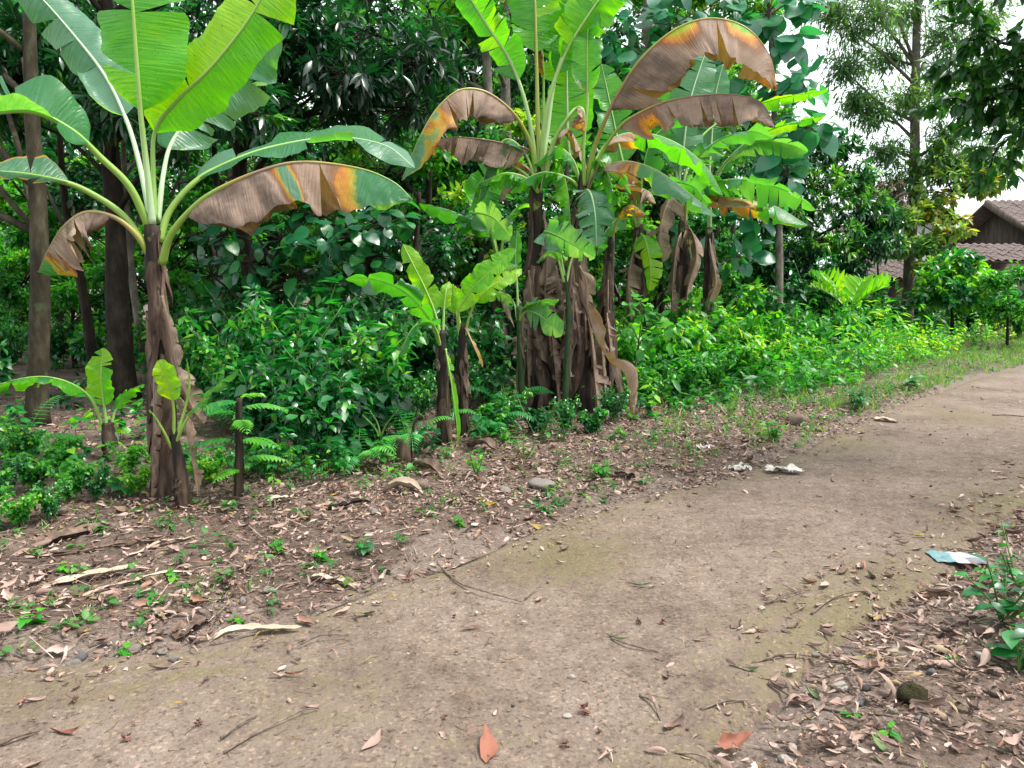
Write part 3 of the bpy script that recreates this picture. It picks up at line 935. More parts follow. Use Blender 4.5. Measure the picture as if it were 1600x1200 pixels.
B, bb = banana(172, 745, 6.0, 'banana sucker with a long pale leaf reaching left, below the dark trunk', 'banana suckers')
pseudostem(B, bb, [(176, 748, 6.0), (172, 700, 6.0), (168, 660, 6.0)], [.07, .06, .04], 5, 31, sl=(.15, .35))
banana_leaf(B, bb, [(168, 672, 6.0), (163, 630, 5.98), (158, 590, 5.95), (160, 552, 5.95), (158, 545, 5.95)], .3, .105, (1, 0, .1), (0, 1, .2), 5, young=.8, tears=2, rib=.013, ribdry=.2, seed=32)
banana_leaf(B, bb, [(166, 676, 6.0), (145, 625, 5.95), (110, 598, 5.85), (60, 588, 5.75), (0, 600, 5.65), (-50, 625, 5.6)], .3, .13, (.1, -1, .25), FZ, 18, young=.62, dry=[(0, 0), (1, .15)], tears=6, tearsag=14, rib=.014, ribdry=.3, seed=33, margin=.3)
banana_leaf(B, bb, [(170, 680, 6.0), (180, 640, 6.05), (200, 612, 6.1), (225, 600, 6.15)], .4, .09, (-.1, -1, .2), FZ, 15, young=.6, tears=3, rib=.012, ribdry=.3, seed=34)

B, bb = banana(373, 792, 5.2, 'short brown stalk with feathery green side sprays standing at the verge', 'banana suckers')
B.name = 'cut_stalk_plant'
B['category'] = 'plant'
pseudostem(B, bb, [(373, 795, 5.2), (374, 720, 5.2), (373, 660, 5.2), (374, 622, 5.2)], [.034, .032, .026, .02], 0, 41, M_STEM)

# --- the twin young bananas in the middle
B, bb = banana(691, 707, 6.85, 'slim young banana with brown stem and yellow-green leaves, left of the twin pair', 'young banana pair')
pseudostem(B, bb, [(692, 707, 6.85), (693, 620, 6.85), (690, 545, 6.85), (690, 515, 6.85)], [.068, .062, .054, .035], 5, 51, sl=(.2, .5))
banana_leaf(B, bb, [(691, 535, 6.85), (680, 490, 6.82), (664, 450, 6.8), (645, 412, 6.8), (630, 382, 6.85)], .3, .10, (.9, -.1, .35), (0, 1, .3), -10, young=.88, tears=1, edge=-15, rib=.015, ribdry=.3, seed=52)
banana_leaf(B, bb, [(690, 540, 6.85), (672, 500, 6.75), (640, 462, 6.65), (600, 440, 6.55), (560, 434, 6.5), (540, 437, 6.5)], .22, .125, (.3, -.8, .55), FZ, 8, young=.5, tears=3, rib=.015, ribdry=.3, seed=53, margin=.2)
banana_leaf(B, bb, [(690, 545, 6.85), (682, 515, 6.75), (668, 503, 6.65), (645, 512, 6.55), (628, 545, 6.5), (622, 556, 6.5)], .32, .14, (.5, -.7, .3), (-.2, -.6, .8), 10, young=.35, tears=1, rib=.013, ribdry=.3, seed=54)
banana_leaf(B, bb, [(692, 530, 6.85), (694, 480, 6.85), (697, 455, 6.85), (702, 440, 6.9)], .5, .05, FX, (0, 1, .3), 10, young=.8, tears=0, rib=.012, ribdry=.2, seed=55)
banana_leaf(B, bb, [(696, 545, 6.8), (702, 580, 6.75), (708, 620, 6.74), (714, 670, 6.74), (713, 704, 6.74)], .04, .05, (1, -.3, .1), (0, -1, .2), 55, dry=.12, young=.75, tears=2, wave=.2, edge=20, rib=.010, ribdry=.35, seed=56, name='hanging_dead_leaf')
B, bb = banana(722, 694, 7.15, 'slim young banana with a broad leaf rising right, right of the twin pair', 'young banana pair')
pseudostem(B, bb, [(722, 694, 7.15), (722, 620, 7.15), (722, 540, 7.15), (722, 505, 7.15)], [.062, .056, .05, .032], 6, 61, sl=(.2, .5))
banana_leaf(B, bb, [(721, 530, 7.15), (716, 490, 7.1), (735, 455, 7.05), (765, 425, 7.0), (795, 398, 7.0), (806, 390, 7.0)], .25, .115, (.6, -.4, -.55), (-.2, -.4, .8), -6, young=.8, tears=3, edge=-10, rib=.015, ribdry=.35, seed=62)
banana_leaf(B, bb, [(719, 530, 7.15), (712, 480, 7.15), (708, 450, 7.15), (712, 448, 7.15)], .45, .055, FX, (0, 1, .3), 10, young=.85, tears=0, rib=.012, ribdry=.2, seed=63)
banana_leaf(B, bb, [(724, 530, 7.15), (738, 480, 7.1), (765, 450, 7.1), (800, 428, 7.15), (815, 420, 7.2)], .4, .09, (.5, -.5, -.55), (-.2, -.5, .8), 5, young=.9, dry=[(0, .1), (1, .2)], tears=2, rib=.012, ribdry=.4, seed=64)
banana_leaf(B, bb, [(720, 525, 7.2), (715, 470, 7.35), (735, 430, 7.5), (770, 412, 7.6), (810, 415, 7.7)], .3, .14, (.2, -.8, .5), FZ, 15, young=.1, tears=4, rib=.012, ribdry=.2, seed=65)
banana_leaf(B, bb, [(727, 512, 7.12), (735, 530, 7.0), (745, 552, 6.95), (754, 575, 6.95)], .35, .03, (.8, -.5, .3), (0, -1, .3), 50, dry=.5, young=.3, tears=0, rib=.012, ribdry=.75, seed=66, name='hanging_dead_leaf')

# --- the big clump in the centre: two main stems, a third behind, and suckers
C, cb = banana(842, 652, 8.7, 'tall banana in the central clump with a brown leaf arching over to the left', 'central banana clump')
pseudostem(C, cb, [(842, 655, 8.7), (838, 540, 8.7), (836, 430, 8.7), (838, 340, 8.7), (840, 262, 8.7)], [.14, .12, .1, .08, .06], 16, 71, sl=(.4, 1.2))
banana_leaf(C, cb, [(840, 280, 8.7), (826, 180, 8.65), (800, 100, 8.6), (765, 45, 8.55), (725, -20, 8.5), (690, -90, 8.5)], .4, .21, (.8, -.1, -.5), (0, 1, .4), 8, young=.65, tears=5, rib=.025, ribdry=.15, seed=72)
banana_leaf(C, cb, [(842, 290, 8.7), (832, 230, 8.6), (815, 192, 8.5), (790, 163, 8.4), (755, 141, 8.3), (718, 140, 8.2), (685, 166, 8.15), (660, 205, 8.1), (640, 250, 8.1), (627, 282, 8.1)], .28, .29, (.15, -1, 0), (-.5, 0, .85), [(0, 68), (.5, 60), (.75, 42), (1, 25)],
            dry=[(0, .92), (.42, .88), (.5, .7), (.55, .45), (.7, .40), (.78, .26), (1, .12)], young=.1, tears=4, tearsag=9, edge=12, wrinkle=.015, roll_p=0, rib=.024, ribdry=[(0, .3), (.4, .7), (.7, .5), (1, .3)], seed=73, margin=.2)
banana_leaf(C, cb, [(838, 250, 8.7), (826, 233, 8.6), (800, 226, 8.55), (760, 218, 8.5), (715, 214, 8.45), (680, 218, 8.45)], .12, .27, (.1, -1, 0), FZ, 80, dry=.95, tears=11, tearsag=14, edge=6, wave=.12, rib=.017, ribdry=.85, seed=74)
banana_leaf(C, cb, [(842, 270, 8.7), (840, 180, 8.7), (838, 90, 8.7), (836, 0, 8.7), (832, -110, 8.75)], .5, .27, FX, (0, 1, .3), -6, young=.7, tears=4, rib=.024, ribdry=.5, seed=75)
banana_leaf(C, cb, [(845, 270, 8.7), (852, 180, 8.6), (880, 90, 8.55), (925, 15, 8.5), (985, -60, 8.5)], .5, .25, (.6, 0, .6), (-.3, 1, .4), -8, young=.72, tears=5, rib=.024, ribdry=.2, seed=76)
banana_leaf(C, cb, [(846, 275, 8.75), (856, 200, 8.85), (866, 130, 8.9), (885, 60, 8.9), (905, -20, 8.9)], .55, .23, (.9, 0, .2), (0, 1, .3), 5, young=.6, tears=6, rib=.024, ribdry=.1, seed=77)
banana_leaf(C, cb, [(848, 290, 8.65), (862, 225, 8.5), (885, 185, 8.4), (900, 168, 8.4), (912, 172, 8.35), (916, 205, 8.35)], .72, .16, (.3, -1, 0), (.2, 0, 1), 60, dry=[(0, .9), (1, .5)], tears=3, tearsag=20, rib=.024, ribdry=.2, seed=78)
banana_leaf(C, cb, [(840, 290, 8.75), (848, 240, 8.9), (850, 130, 9.0), (848, 60, 9.0), (855, 20, 9.0)], .65, .13, (.6, -.5, 0), (.5, -.3, .5), 50, dry=[(0, .5), (.4, .9), (1, .95)], tears=3, rib=.016, ribdry=.3, seed=79)
banana_leaf(C, cb, [(835, 420, 8.6), (828, 480, 8.5), (824, 540, 8.45), (826, 610, 8.45)], .05, .17, (1, -.3, 0), (0, -1, 0), 60, dry=.97, tears=8, tearsag=25, wave=.3, edge=25, rib=.014, ribdry=.9, seed=80, name='hanging_dead_leaf')
banana_leaf(C, cb, [(850, 330, 8.6), (855, 400, 8.5), (852, 470, 8.45), (862, 560, 8.45)], .05, .17, (1, -.3, 0), (0, -1, 0), 65, dry=.93, tears=8, tearsag=25, wave=.3, edge=25, rib=.014, ribdry=.9, seed=81, name='hanging_dead_leaf')

C, cb = banana(920, 655, 8.6, 'leaning banana in the central clump carrying the great brown arched leaf to the right', 'central banana clump')
pseudostem(C, cb, [(915, 655, 8.6), (905, 560, 8.6), (900, 450, 8.6), (905, 360, 8.6), (913, 272, 8.6)], [.15, .13, .105, .08, .055], 16, 91, sl=(.4, 1.2))
banana_leaf(C, cb, [(911, 300, 8.6), (925, 235, 8.5), (945, 185, 8.35), (962, 150, 8.25), (1000, 92, 8.1), (1055, 45, 8.0), (1110, 28, 7.95), (1165, 42, 7.9), (1202, 85, 7.9), (1215, 140, 7.9)], .27, .43, (-.12, -1, 0), (.2, 0, 1), [(0, 72), (.5, 66), (.85, 60), (1, 40)],
            dry=[(0, .97), (.3, .92), (.6, .86), (.85, .9), (.92, .66), (1, .6)], dryv=[(0, 0), (.28, .05), (.4, .6), (.72, .62), (.82, .25), (1, .4)], young=.8, tears=2, tearsag=5, edge=10, wave=.07, roll_p=0, wrinkle=.018, rib=.027, ribdry=[(0, .35), (.3, .75), (.5, .6), (1, .6)], seed=92, margin=.0)
banana_leaf(C, cb, [(914, 300, 8.6), (938, 240, 8.45), (965, 200, 8.3), (990, 180, 8.2), (1040, 158, 8.05), (1100, 148, 7.95), (1150, 148, 7.9), (1190, 160, 7.9), (1212, 200, 7.9)], .3, .30, (-.12, -1, 0), FZ, [(0, 75), (.6, 78), (1, 60)],
            dry=[(0, .9), (.12, .58), (.2, .5), (.26, .9), (1, .93)], tears=8, tearsag=13, edge=4, wave=.08, roll_p=.1, wrinkle=.015, rib=.022, ribdry=[(0, .2), (.3, .5), (.6, .8), (1, .9)], seed=93)
banana_leaf(C, cb, [(913, 305, 8.6), (925, 275, 8.5), (945, 258, 8.4), (985, 252, 8.2), (1030, 268, 8.05), (1075, 300, 7.95), (1120, 338, 7.9)], .16, .22, (-.15, -1, .1), (.3, 0, 1), 35, dry=[(0, .95), (.2, .85), (.3, .5), (.4, .2), (1, .08)], young=.2, tears=5, rib=.02, ribdry=[(0, .9), (.4, .5), (1, .2)], seed=94)
banana_leaf(C, cb, [(914, 295, 8.65), (935, 240, 8.75), (965, 212, 8.8), (1010, 208, 8.8), (1060, 225, 8.75), (1105, 262, 8.7), (1130, 305, 8.7)], .22, .22, (-.1, -1, .15), (.2, 0, 1), 30, dry=[(0, .9), (.15, .75), (.22, .35), (.3, 0), (1, 0)], young=.6, tears=5, rib=.02, ribdry=[(0, .3), (1, .35)], seed=95)
banana_leaf(C, cb, [(905, 330, 8.55), (912, 300, 8.3), (922, 300, 8.15), (930, 335, 8.05), (932, 385, 8.0)], .3, .19, (1, -.1, .1), (0, -1, .4), 12, young=.08, tears=5, rib=.017, ribdry=.15, seed=96)
banana_leaf(C, cb, [(913, 290, 8.7), (895, 260, 8.9), (888, 225, 9.0), (886, 150, 9.05), (884, 60, 9.05), (880, -20, 9.0)], .2, .31, FX, (0, 1, .2), -4, young=.72, tears=4, wave=.04, rib=.022, ribdry=.1, seed=97)
banana_leaf(C, cb, [(914, 290, 8.55), (912, 230, 8.5), (918, 160, 8.5), (918, 70, 8.55), (922, -30, 8.6)], .45, .17, (.9, -.3, 0), (0, 1, .2), 20, young=.6, dry=[(0, .3), (.2, .05), (1, .1)], tears=6, rib=.019, ribdry=.35, seed=98)
banana_leaf(C, cb, [(905, 415, 8.45), (916, 440, 8.3), (918, 480, 8.25), (932, 530, 8.2), (955, 565, 8.15), (978, 590, 8.12), (988, 660, 8.1)], .04, .13, (1, -.5, .2), (0, -1, .1), [(0, 45), (.4, 60), (.6, 20), (1, 70)], S2=(-.2, -1, .3), dry=.86, tears=5, tearsag=25, wave=.35, edge=30, rib=.012, ribdry=.8, seed=99, name='hanging_dead_leaf',
            label='pale twisted dead leaf hanging to the ground')
banana_leaf(C, cb, [(895, 400, 8.45), (890, 470, 8.4), (884, 540, 8.35), (880, 610, 8.35)], .05, .19, (1, -.3, 0), (0, -1, 0), 60, dry=.97, tears=8, tearsag=25, wave=.3, edge=25, rib=.014, ribdry=.9, seed=100, name='hanging_dead_leaf')
banana_leaf(C, cb, [(915, 470, 8.45), (925, 540, 8.38), (930, 600, 8.35), (936, 660, 8.35)], .05, .17, (1, -.3, 0), (0, -1, 0), 60, dry=.93, tears=8, tearsag=25, wave=.3, edge=25, rib=.014, ribdry=.9, seed=101, name='hanging_dead_leaf')

rc = np.random.default_rng(17)
for i in range(11):
    cx_ = [842, 912][i % 2]
    sx_ = [-1, 1][(i // 2) % 2] if i > 3 else [-1, 1][i % 2]
    ex, up, dn = sx_ * rc.uniform(45, 120), rc.uniform(30, 110), rc.uniform(-30, 90)
    d0, d1 = 8.65, rc.uniform(8.3, 9.3)
    dl = rc.choice([0.0, 0.0, .9])
    banana_leaf(C, cb, [(cx_, 300, d0), (cx_ + ex * .2, 300 - up * .7, (d0 + d1) / 2), (cx_ + ex * .55, 300 - up, d1), (cx_ + ex * .85, 300 - up * .6 + dn * .3, d1), (cx_ + ex, 300 - up * .2 + dn, d1)], .3, rc.uniform(.12, .2), (rc.uniform(-.2, .2), -1, .2), (0, -.2, 1), rc.uniform(15, 55),
                dry=dl, young=rc.uniform(.1, .75), tears=8, tearsag=22, wave=.15, edge=15, rib=.018, ribdry=.25 if dl == 0 else .8, seed=1100 + i)
for i in range(14):
    x0, y0 = rc.uniform(815, 955), rc.uniform(400, 540)
    ln, dx = rc.uniform(70, 140), rc.uniform(-14, 18)
    dd = rc.uniform(8.25, 8.6)
    banana_leaf(C, cb, [(x0, y0, dd + .1), (x0 + dx * .3, y0 + ln * .35, dd), (x0 + dx * .7, y0 + ln * .7, dd), (x0 + dx, min(y0 + ln, 655), dd)], .05, rc.uniform(.08, .17), (1, rc.uniform(-.6, .4), .1), (0, -1, .1), rc.uniform(40, 70),
                dry=rc.uniform(.92, 1.0), tears=7, tearsag=28, wave=.35, edge=30, rib=.010, ribdry=.95, seed=1000 + i, name='hanging_dead_leaf')

C, cb = banana(878, 640, 9.0, 'thick dead brown banana stump wrapped in dry sheaths between the two central stems', 'central banana clump')
pseudostem(C, cb, [(880, 645, 9.0), (878, 560, 9.0), (872, 470, 9.0), (870, 410, 9.0)], [.2, .17, .14, .09], 18, 111, sl=(.5, 1.2))
banana_leaf(C, cb, [(872, 420, 9.0), (862, 400, 8.9), (855, 440, 8.8), (853, 520, 8.75)], .15, .16, (1, -.3, 0), (0, -1, 0), 60, dry=.95, tears=6, tearsag=25, wave=.3, edge=25, rib=.014, ribdry=.9, seed=112, name='hanging_dead_leaf')
C, cb = banana(950, 640, 9.2, 'dead brown banana stem with torn sheaths at the right of the central clump', 'central banana clump')
pseudostem(C, cb, [(950, 640, 9.2), (948, 540, 9.2), (950, 440, 9.2), (955, 370, 9.2)], [.12, .1, .08, .04], 10, 121, sl=(.4, 1.0))
banana_leaf(C, cb, [(954, 380, 9.2), (965, 340, 9.1), (985, 320, 9.0), (1010, 335, 8.9)], .4, .13, (-.1, -1, .1), FZ, 40, dry=.5, young=.5, tears=3, rib=.014, ribdry=.6, seed=122)

B, bb = banana(815, 652, 8.2, 'green-stemmed banana sucker with broad blue-green leaves at the left of the central clump', 'banana suckers')
pseudostem(B, bb, [(816, 655, 8.2), (814, 580, 8.2), (811, 510, 8.2), (810, 478, 8.2)], [.045, .036, .03, .022], 1, 131, M_DSTEM, (.2, .4))
banana_leaf(B, bb, [(811, 500, 8.2), (815, 484, 8.1), (830, 476, 8.0), (850, 470, 7.9), (873, 467, 7.85)], .25, .12, (.1, -1, .35), FZ, 10, young=.2, tears=1, rib=.013, ribdry=.35, seed=132)
banana_leaf(B, bb, [(812, 500, 8.2), (822, 486, 8.05), (842, 492, 7.9), (862, 508, 7.8), (878, 524, 7.75)], .25, .15, (.5, -.6, .45), (.1, -.6, .7), 6, young=.02, tears=0, rib=.013, ribdry=.2, seed=133)
banana_leaf(B, bb, [(810, 500, 8.2), (802, 470, 8.25), (782, 458, 8.3), (760, 470, 8.35)], .3, .12, (.1, -1, .4), FZ, 15, young=.1, tears=2, rib=.012, ribdry=.2, seed=134)
banana_leaf(B, bb, [(810, 490, 8.2), (808, 440, 8.2), (806, 400, 8.2), (808, 360, 8.2)], .5, .08, (.9, -.2, 0), (0, 1, .3), 10, young=.5, tears=1, rib=.012, ribdry=.2, seed=135)

B, bb = banana(885, 655, 8.0, 'low banana sucker whose ribbed blue-green leaf lies in front of the clump', 'banana suckers')
pseudostem(B, bb, [(882, 655, 8.0), (886, 560, 8.05), (888, 470, 8.1), (880, 420, 8.1)], [.036, .03, .027, .018], 1, 141, M_DSTEM, (.2, .3))
banana_leaf(B, bb, [(882, 430, 8.1), (872, 385, 8.0), (850, 362, 7.9), (870, 368, 7.75), (905, 388, 7.65), (930, 402, 7.6)], .38, .17, (.35, -.65, .6), (-.1, -.6, .8), 5, young=.1, tears=2, tearsag=8, rib=.014, ribdry=.2, seed=142)
banana_leaf(B, bb, [(882, 440, 8.1), (870, 400, 8.0), (855, 395, 7.9), (838, 410, 7.85)], .4, .09, (.3, -.8, .4), FZ, 10, young=.2, tears=1, rib=.012, ribdry=.2, seed=143)
banana_leaf(B, bb, [(884, 440, 8.1), (895, 400, 8.2), (920, 375, 8.3), (950, 385, 8.3)], .4, .11, (-.1, -.9, .4), FZ, 12, young=.3, tears=2, rib=.012, ribdry=.2, seed=144)

# --- banana behind, left of the clump, dark leaves
B, bb = banana(775, 600, 10.2, 'shaded banana with dark leaves rising behind the twin young bananas', 'background bananas')
pseudostem(B, bb, [(785, 620, 10.2), (782, 500, 10.2), (778, 400, 10.2)], [.12, .09, .06], 5, 151)
banana_leaf(B, bb, [(778, 410, 10.2), (765, 350, 10.1), (745, 330, 10.0), (765, 290, 9.9), (800, 262, 9.8)], .35, .33, (.5, -.3, -.75), (-.3, -.6, .6), 5, young=.5, tears=3, rib=.022, ribdry=.35, seed=152)
banana_leaf(B, bb, [(777, 415, 10.2), (770, 370, 10.0), (740, 345, 9.7), (700, 328, 9.5), (655, 318, 9.4)], .25, .2, (.1, -1, .35), FZ, 20, young=.45, tears=3, rib=.02, ribdry=.3, seed=153)
banana_leaf(B, bb, [(778, 415, 10.2), (765, 365, 9.9), (740, 335, 9.6), (770, 340, 9.4), (800, 375, 9.3)], .45, .22, (.5, -.7, .35), (0, -.5, .8), 10, young=.05, tears=2, rib=.02, ribdry=.2, seed=154)
banana_leaf(B, bb, [(780, 410, 10.2), (790, 350, 10.2), (815, 320, 10.2), (845, 322, 10.1)], .35, .16, (-.1, -1, .3), FZ, 15, young=.55, dry=[(0, .1), (1, .35)], tears=3, rib=.02, ribdry=.3, seed=155)

# --- the bananas behind, right of the clump
def bg_banana(px, D, base_y, top_y, label, leaves, seed, r0=.13, group='background bananas'):
    b_, bb_ = banana(px, base_y, D, label, group)
    pseudostem(b_, bb_, [(px, base_y, D), (px + 2, (base_y + top_y) / 2, D), (px + 3, top_y, D)], [r0, r0 * .75, r0 * .45], 9, seed, sl=(.4, 1.1))
    for i, l in enumerate(leaves):
        path, tb, W, S, hint, kw = l
        banana_leaf(b_, bb_, [(px + 3, top_y + 12, D)] + path, tb, W, S, hint, seed=seed + i + 1, **kw)
    return b_, bb_


DD = 12.5
gB = 'bananas behind the central clump'
b1, q1 = bg_banana(1065, DD, 575, 345, 'banana behind the clump with pale upright leaves and brown hanging skirts', [
    ([(1062, 280, 12.5), (1068, 230, 12.4), (1078, 160, 12.4), (1098, 95, 12.5), (1110, 70, 12.6)], .3, .36, (.95, 0, -.25), (0, -1, .4), dict(young=.12, tears=4, rib=.03, ribdry=.05)),
    ([(1060, 290, 12.5), (1050, 240, 12.6), (1030, 160, 12.7), (1005, 100, 12.8)], .35, .2, (.8, 0, .5), (0, 1, .3), dict(young=.6, tears=4, rib=.026, ribdry=.2)),
    ([(1072, 280, 12.4), (1095, 240, 12.2), (1130, 215, 12.0), (1175, 205, 11.9), (1205, 215, 11.9)], .35, .3, (-.1, -1, .4), FZ, dict(young=.2, sag=22, tears=4, rib=.028, ribdry=.1)),
    ([(1075, 300, 12.4), (1110, 285, 12.1), (1160, 280, 11.8), (1215, 292, 11.6), (1255, 312, 11.5), (1275, 328, 11.5)], .3, .33, (-.1, -1, .25), FZ, dict(young=.2, sag=34, tears=4, rib=.028, ribdry=.1)),
    ([(1075, 310, 12.4), (1110, 305, 12.2), (1150, 310, 12.0), (1210, 322, 11.9), (1262, 352, 11.8)], .3, .26, (-.1, -1, .2), FZ, dict(young=.4, sag=48, dry=[(0, .7), (.4, .6), (.55, .2), (1, .1)], tears=5, rib=.026, ribdry=.5)),
    ([(1068, 280, 12.6), (1090, 220, 12.9), (1140, 180, 13.1), (1210, 155, 13.2), (1295, 140, 13.2)], .55, .17, (-.1, -.9, .4), FZ, dict(young=.75, sag=20, tears=3, rib=.022, ribdry=.35)),
    ([(1055, 300, 12.4), (1038, 330, 12.2), (1030, 370, 12.0), (1035, 410, 12.0)], .3, .3, (.6, -.7, 0), (-.3, -.6, .4), dict(dry=.92, sag=40, tears=4, wave=.2, rib=.022, ribdry=.8)),
    ([(1080, 360, 12.3), (1088, 400, 12.2), (1075, 450, 12.2), (1070, 510, 12.2)], .05, .28, (1, -.3, 0), (0, -1, 0), dict(dry=.88, sag=62, tears=8, tearsag=22, wave=.3, edge=25, rib=.018, ribdry=.85, name='hanging_dead_leaf')),
    ([(1058, 380, 12.3), (1052, 430, 12.2), (1050, 480, 12.2), (1056, 520, 12.2)], .05, .24, (1, -.3, 0), (0, -1, 0), dict(dry=.95, sag=62, tears=8, tearsag=22, wave=.3, edge=25, rib=.018, ribdry=.85, name='hanging_dead_leaf')),
], 200, .16, gB)
b2, q2 = bg_banana(995, DD - .3, 580, 350, 'banana behind the clump with a drooping yellow and brown leaf by the arched leaves', [
    ([(985, 300, 12.2), (970, 240, 12.2), (955, 170, 12.3), (940, 100, 12.4)], .4, .3, FX, (0, 1, .3), dict(young=.6, tears=5, rib=.026, ribdry=.2)),
    ([(1000, 300, 12.1), (1010, 240, 12.0), (1025, 210, 12.0), (1060, 185, 12.0), (1090, 180, 12.0)], .35, .3, (.2, -.8, .5), FZ, dict(young=.3, sag=18, tears=5, rib=.026, ribdry=.2)),
    ([(990, 310, 12.1), (975, 290, 12.0), (990, 290, 11.8), (1015, 300, 11.7), (1025, 318, 11.6)], .3, .26, (-.1, -1, .2), FZ, dict(young=.5, dry=[(0, .2), (.25, .45), (.4, .9), (1, .9)], sag=50, tears=5, rib=.024, ribdry=.5)),
    ([(1003, 310, 12.1), (1040, 285, 11.9), (1080, 290, 11.7), (1100, 312, 11.6), (1112, 332, 11.6)], .3, .3, (.1, -1, .4), (0, -.3, 1), dict(young=.25, sag=10, tears=5, rib=.024, ribdry=.1)),
    ([(985, 330, 12.1), (960, 345, 11.9), (940, 372, 11.8), (932, 400, 11.7)], .3, .22, (.4, -.8, .3), (-.4, -.3, .8), dict(young=.5, sag=20, tears=3, rib=.022, ribdry=.3)),
    ([(1006, 370, 12.0), (1012, 390, 11.8), (1016, 420, 11.7), (1014, 455, 11.7)], .1, .2, (.9, -.4, 0), (0, -1, .2), dict(young=.85, sag=12, tears=1, rib=.02, ribdry=.4)),
    ([(990, 390, 12.0), (982, 440, 11.9), (985, 490, 11.9), (990, 530, 11.9)], .05, .22, (1, -.3, 0), (0, -1, 0), dict(dry=.93, sag=62, tears=8, tearsag=22, wave=.3, edge=25, rib=.018, ribdry=.85, name='hanging_dead_leaf')),
], 220, .15, gB)
b3, q3 = bg_banana(1105, DD + .8, 565, 355, 'farthest banana of the row with a thin leaf pointing right at the sky', [
    ([(1112, 290, 13.2), (1150, 235, 13.0), (1210, 200, 12.9), (1290, 180, 12.9)], .55, .15, (-.1, -.9, .4), FZ, dict(young=.75, sag=20, tears=2, rib=.022, ribdry=.35)),
    ([(1112, 300, 13.2), (1140, 250, 13.0), (1180, 222, 12.9), (1230, 225, 12.8), (1262, 238, 12.8)], .4, .3, (-.1, -.9, .45), FZ, dict(young=.15, sag=18, tears=4, rib=.024, ribdry=.1)),
    ([(1108, 290, 13.3), (1112, 220, 13.4), (1118, 150, 13.5), (1130, 100, 13.6)], .4, .3, (.9, 0, .2), (0, -1, .3), dict(young=.3, tears=5, rib=.026, ribdry=.1)),
    ([(1112, 400, 13.0), (1118, 440, 12.9), (1106, 480, 12.9), (1112, 520, 12.9)], .05, .15, (1, -.3, 0), (0, -1, 0), dict(dry=.88, sag=62, tears=6, tearsag=22, wave=.4, edge=25, rib=.016, ribdry=.85, name='hanging_dead_leaf')),
], 240, .13, gB)

# ------------------------------------------------------------------ trees
def region(px, D):
    a = ('beyond the left edge' if px < 0 else 'between the pale and the dark trunk' if px < 160 else 'behind the tall banana' if px < 330 else 'behind the round-leaved creeper' if px < 520 else
         'behind the brown leaf tip' if px < 660 else 'behind the twin bananas' if px < 790 else 'behind the central clump' if px < 960 else 'behind the right-hand bananas' if px < 1150 else
         'left of the hut' if px < 1300 else 'around the hut' if px < 1480 else 'behind the house')
    return a + (', close in' if D < 16 else ', farther in' if D < 24 else ', far back' if D < 36 else ', farthest back')


def tree_mesh(trunk_pts, trunk_r, clumps, leaf, seed, bark, lmat, off, twigs=40, k=9, L=.18, W=1.0, mode='rosette', droop=.3, twig_r=.006, near=True, trunk_sides=12, fill=.45, limb_r=.34):
    """trunk (with its limbs) and crown meshes. clumps: (x, y, z, r, squash)"""
    r = np.random.default_rng(seed)
    tp = spline(trunk_pts, 26)
    tr = np.interp(np.linspace(0, 1, 26), [0, .06, .12, 1], [trunk_r * 1.45, trunk_r * 1.12, trunk_r, trunk_r * .4])
    wood, crown = MB(), MB()
    tube(wood, tp, tr, trunk_sides, rough=.14, seed=seed)
    for (cx, cy, cz, cr, sq) in clumps:
        c = np.array([cx, cy, cz])
        # leave the trunk below the clump
        hz = np.clip(cz - np.linalg.norm(c[:2] - tp[-1][:2]) * .55, tp[0][2] + .35 * (tp[-1][2] - tp[0][2]), tp[-1][2])
        i = int(np.argmin(abs(tp[:, 2] - hz)))
        s = tp[i]
        m = (s + c) / 2 + np.array([0, 0, .12 * np.linalg.norm(c - s)]) + r.normal(size=3) * .06 * np.linalg.norm(c - s)
        q = spline([s, m, c], 9)
        tube(wood, q, np.linspace(min(tr[i] * limb_r * 1.6, max(.012, cr * .06)), .008 + cr * .006, 9), 6, rough=.1, seed=seed + i)
        n = twigs
        d = rdir(n, r)
        d[:, 2] = d[:, 2] * .8 + .15
        rad = cr * r.random(n) ** fill
        tips = c + d * rad[:, None] * np.array([1, 1, sq])
        if near:
            st = c + (tips - c) * .25 + r.normal(size=(n, 3)) * .03
            sticks(wood, st, tips, twig_r * 1.6, twig_r * .7)
        var_c = np.clip(.42 + .14 * r.normal(), 0, 1)
        tv = np.clip(var_c + .17 * r.normal(size=n), 0, 1)
        if mode == 'rosette':
            a = unit(np.repeat(d, k, 0) * .55 + rdir(n * k, r) * .9 + np.array([0, 0, -droop]))
            pos = np.repeat(tips, k, 0) + a * .02 * L
            nr = np.array([0, 0, 1.0]) + r.normal(size=(n * k, 3)) * .35
        else:
            u = r.random((n, k))
            st = c + (tips - c) * .3
            pos = (st[:, None] + (tips - st)[:, None] * (u * 1.0)[..., None]).reshape(-1, 3) + r.normal(size=(n * k, 3)) * L * .5
            a = unit(np.repeat(d, k, 0) * .7 + rdir(n * k, r) * .9 + np.array([0, 0, -droop]))
            nr = np.array([0, 0, 1.0]) + r.normal(size=(n * k, 3)) * .5
        LL = L * r.uniform(.65, 1.25, n * k)
        place(crown, leaf, pos, a, nr, LL, W * r.uniform(.8, 1.2, n * k), np.clip(np.repeat(tv, k) + .1 * r.normal(size=n * k), 0, 1))
    return wood.mesh('trunk', bark, off=off), crown.mesh('crown', lmat, off=off)


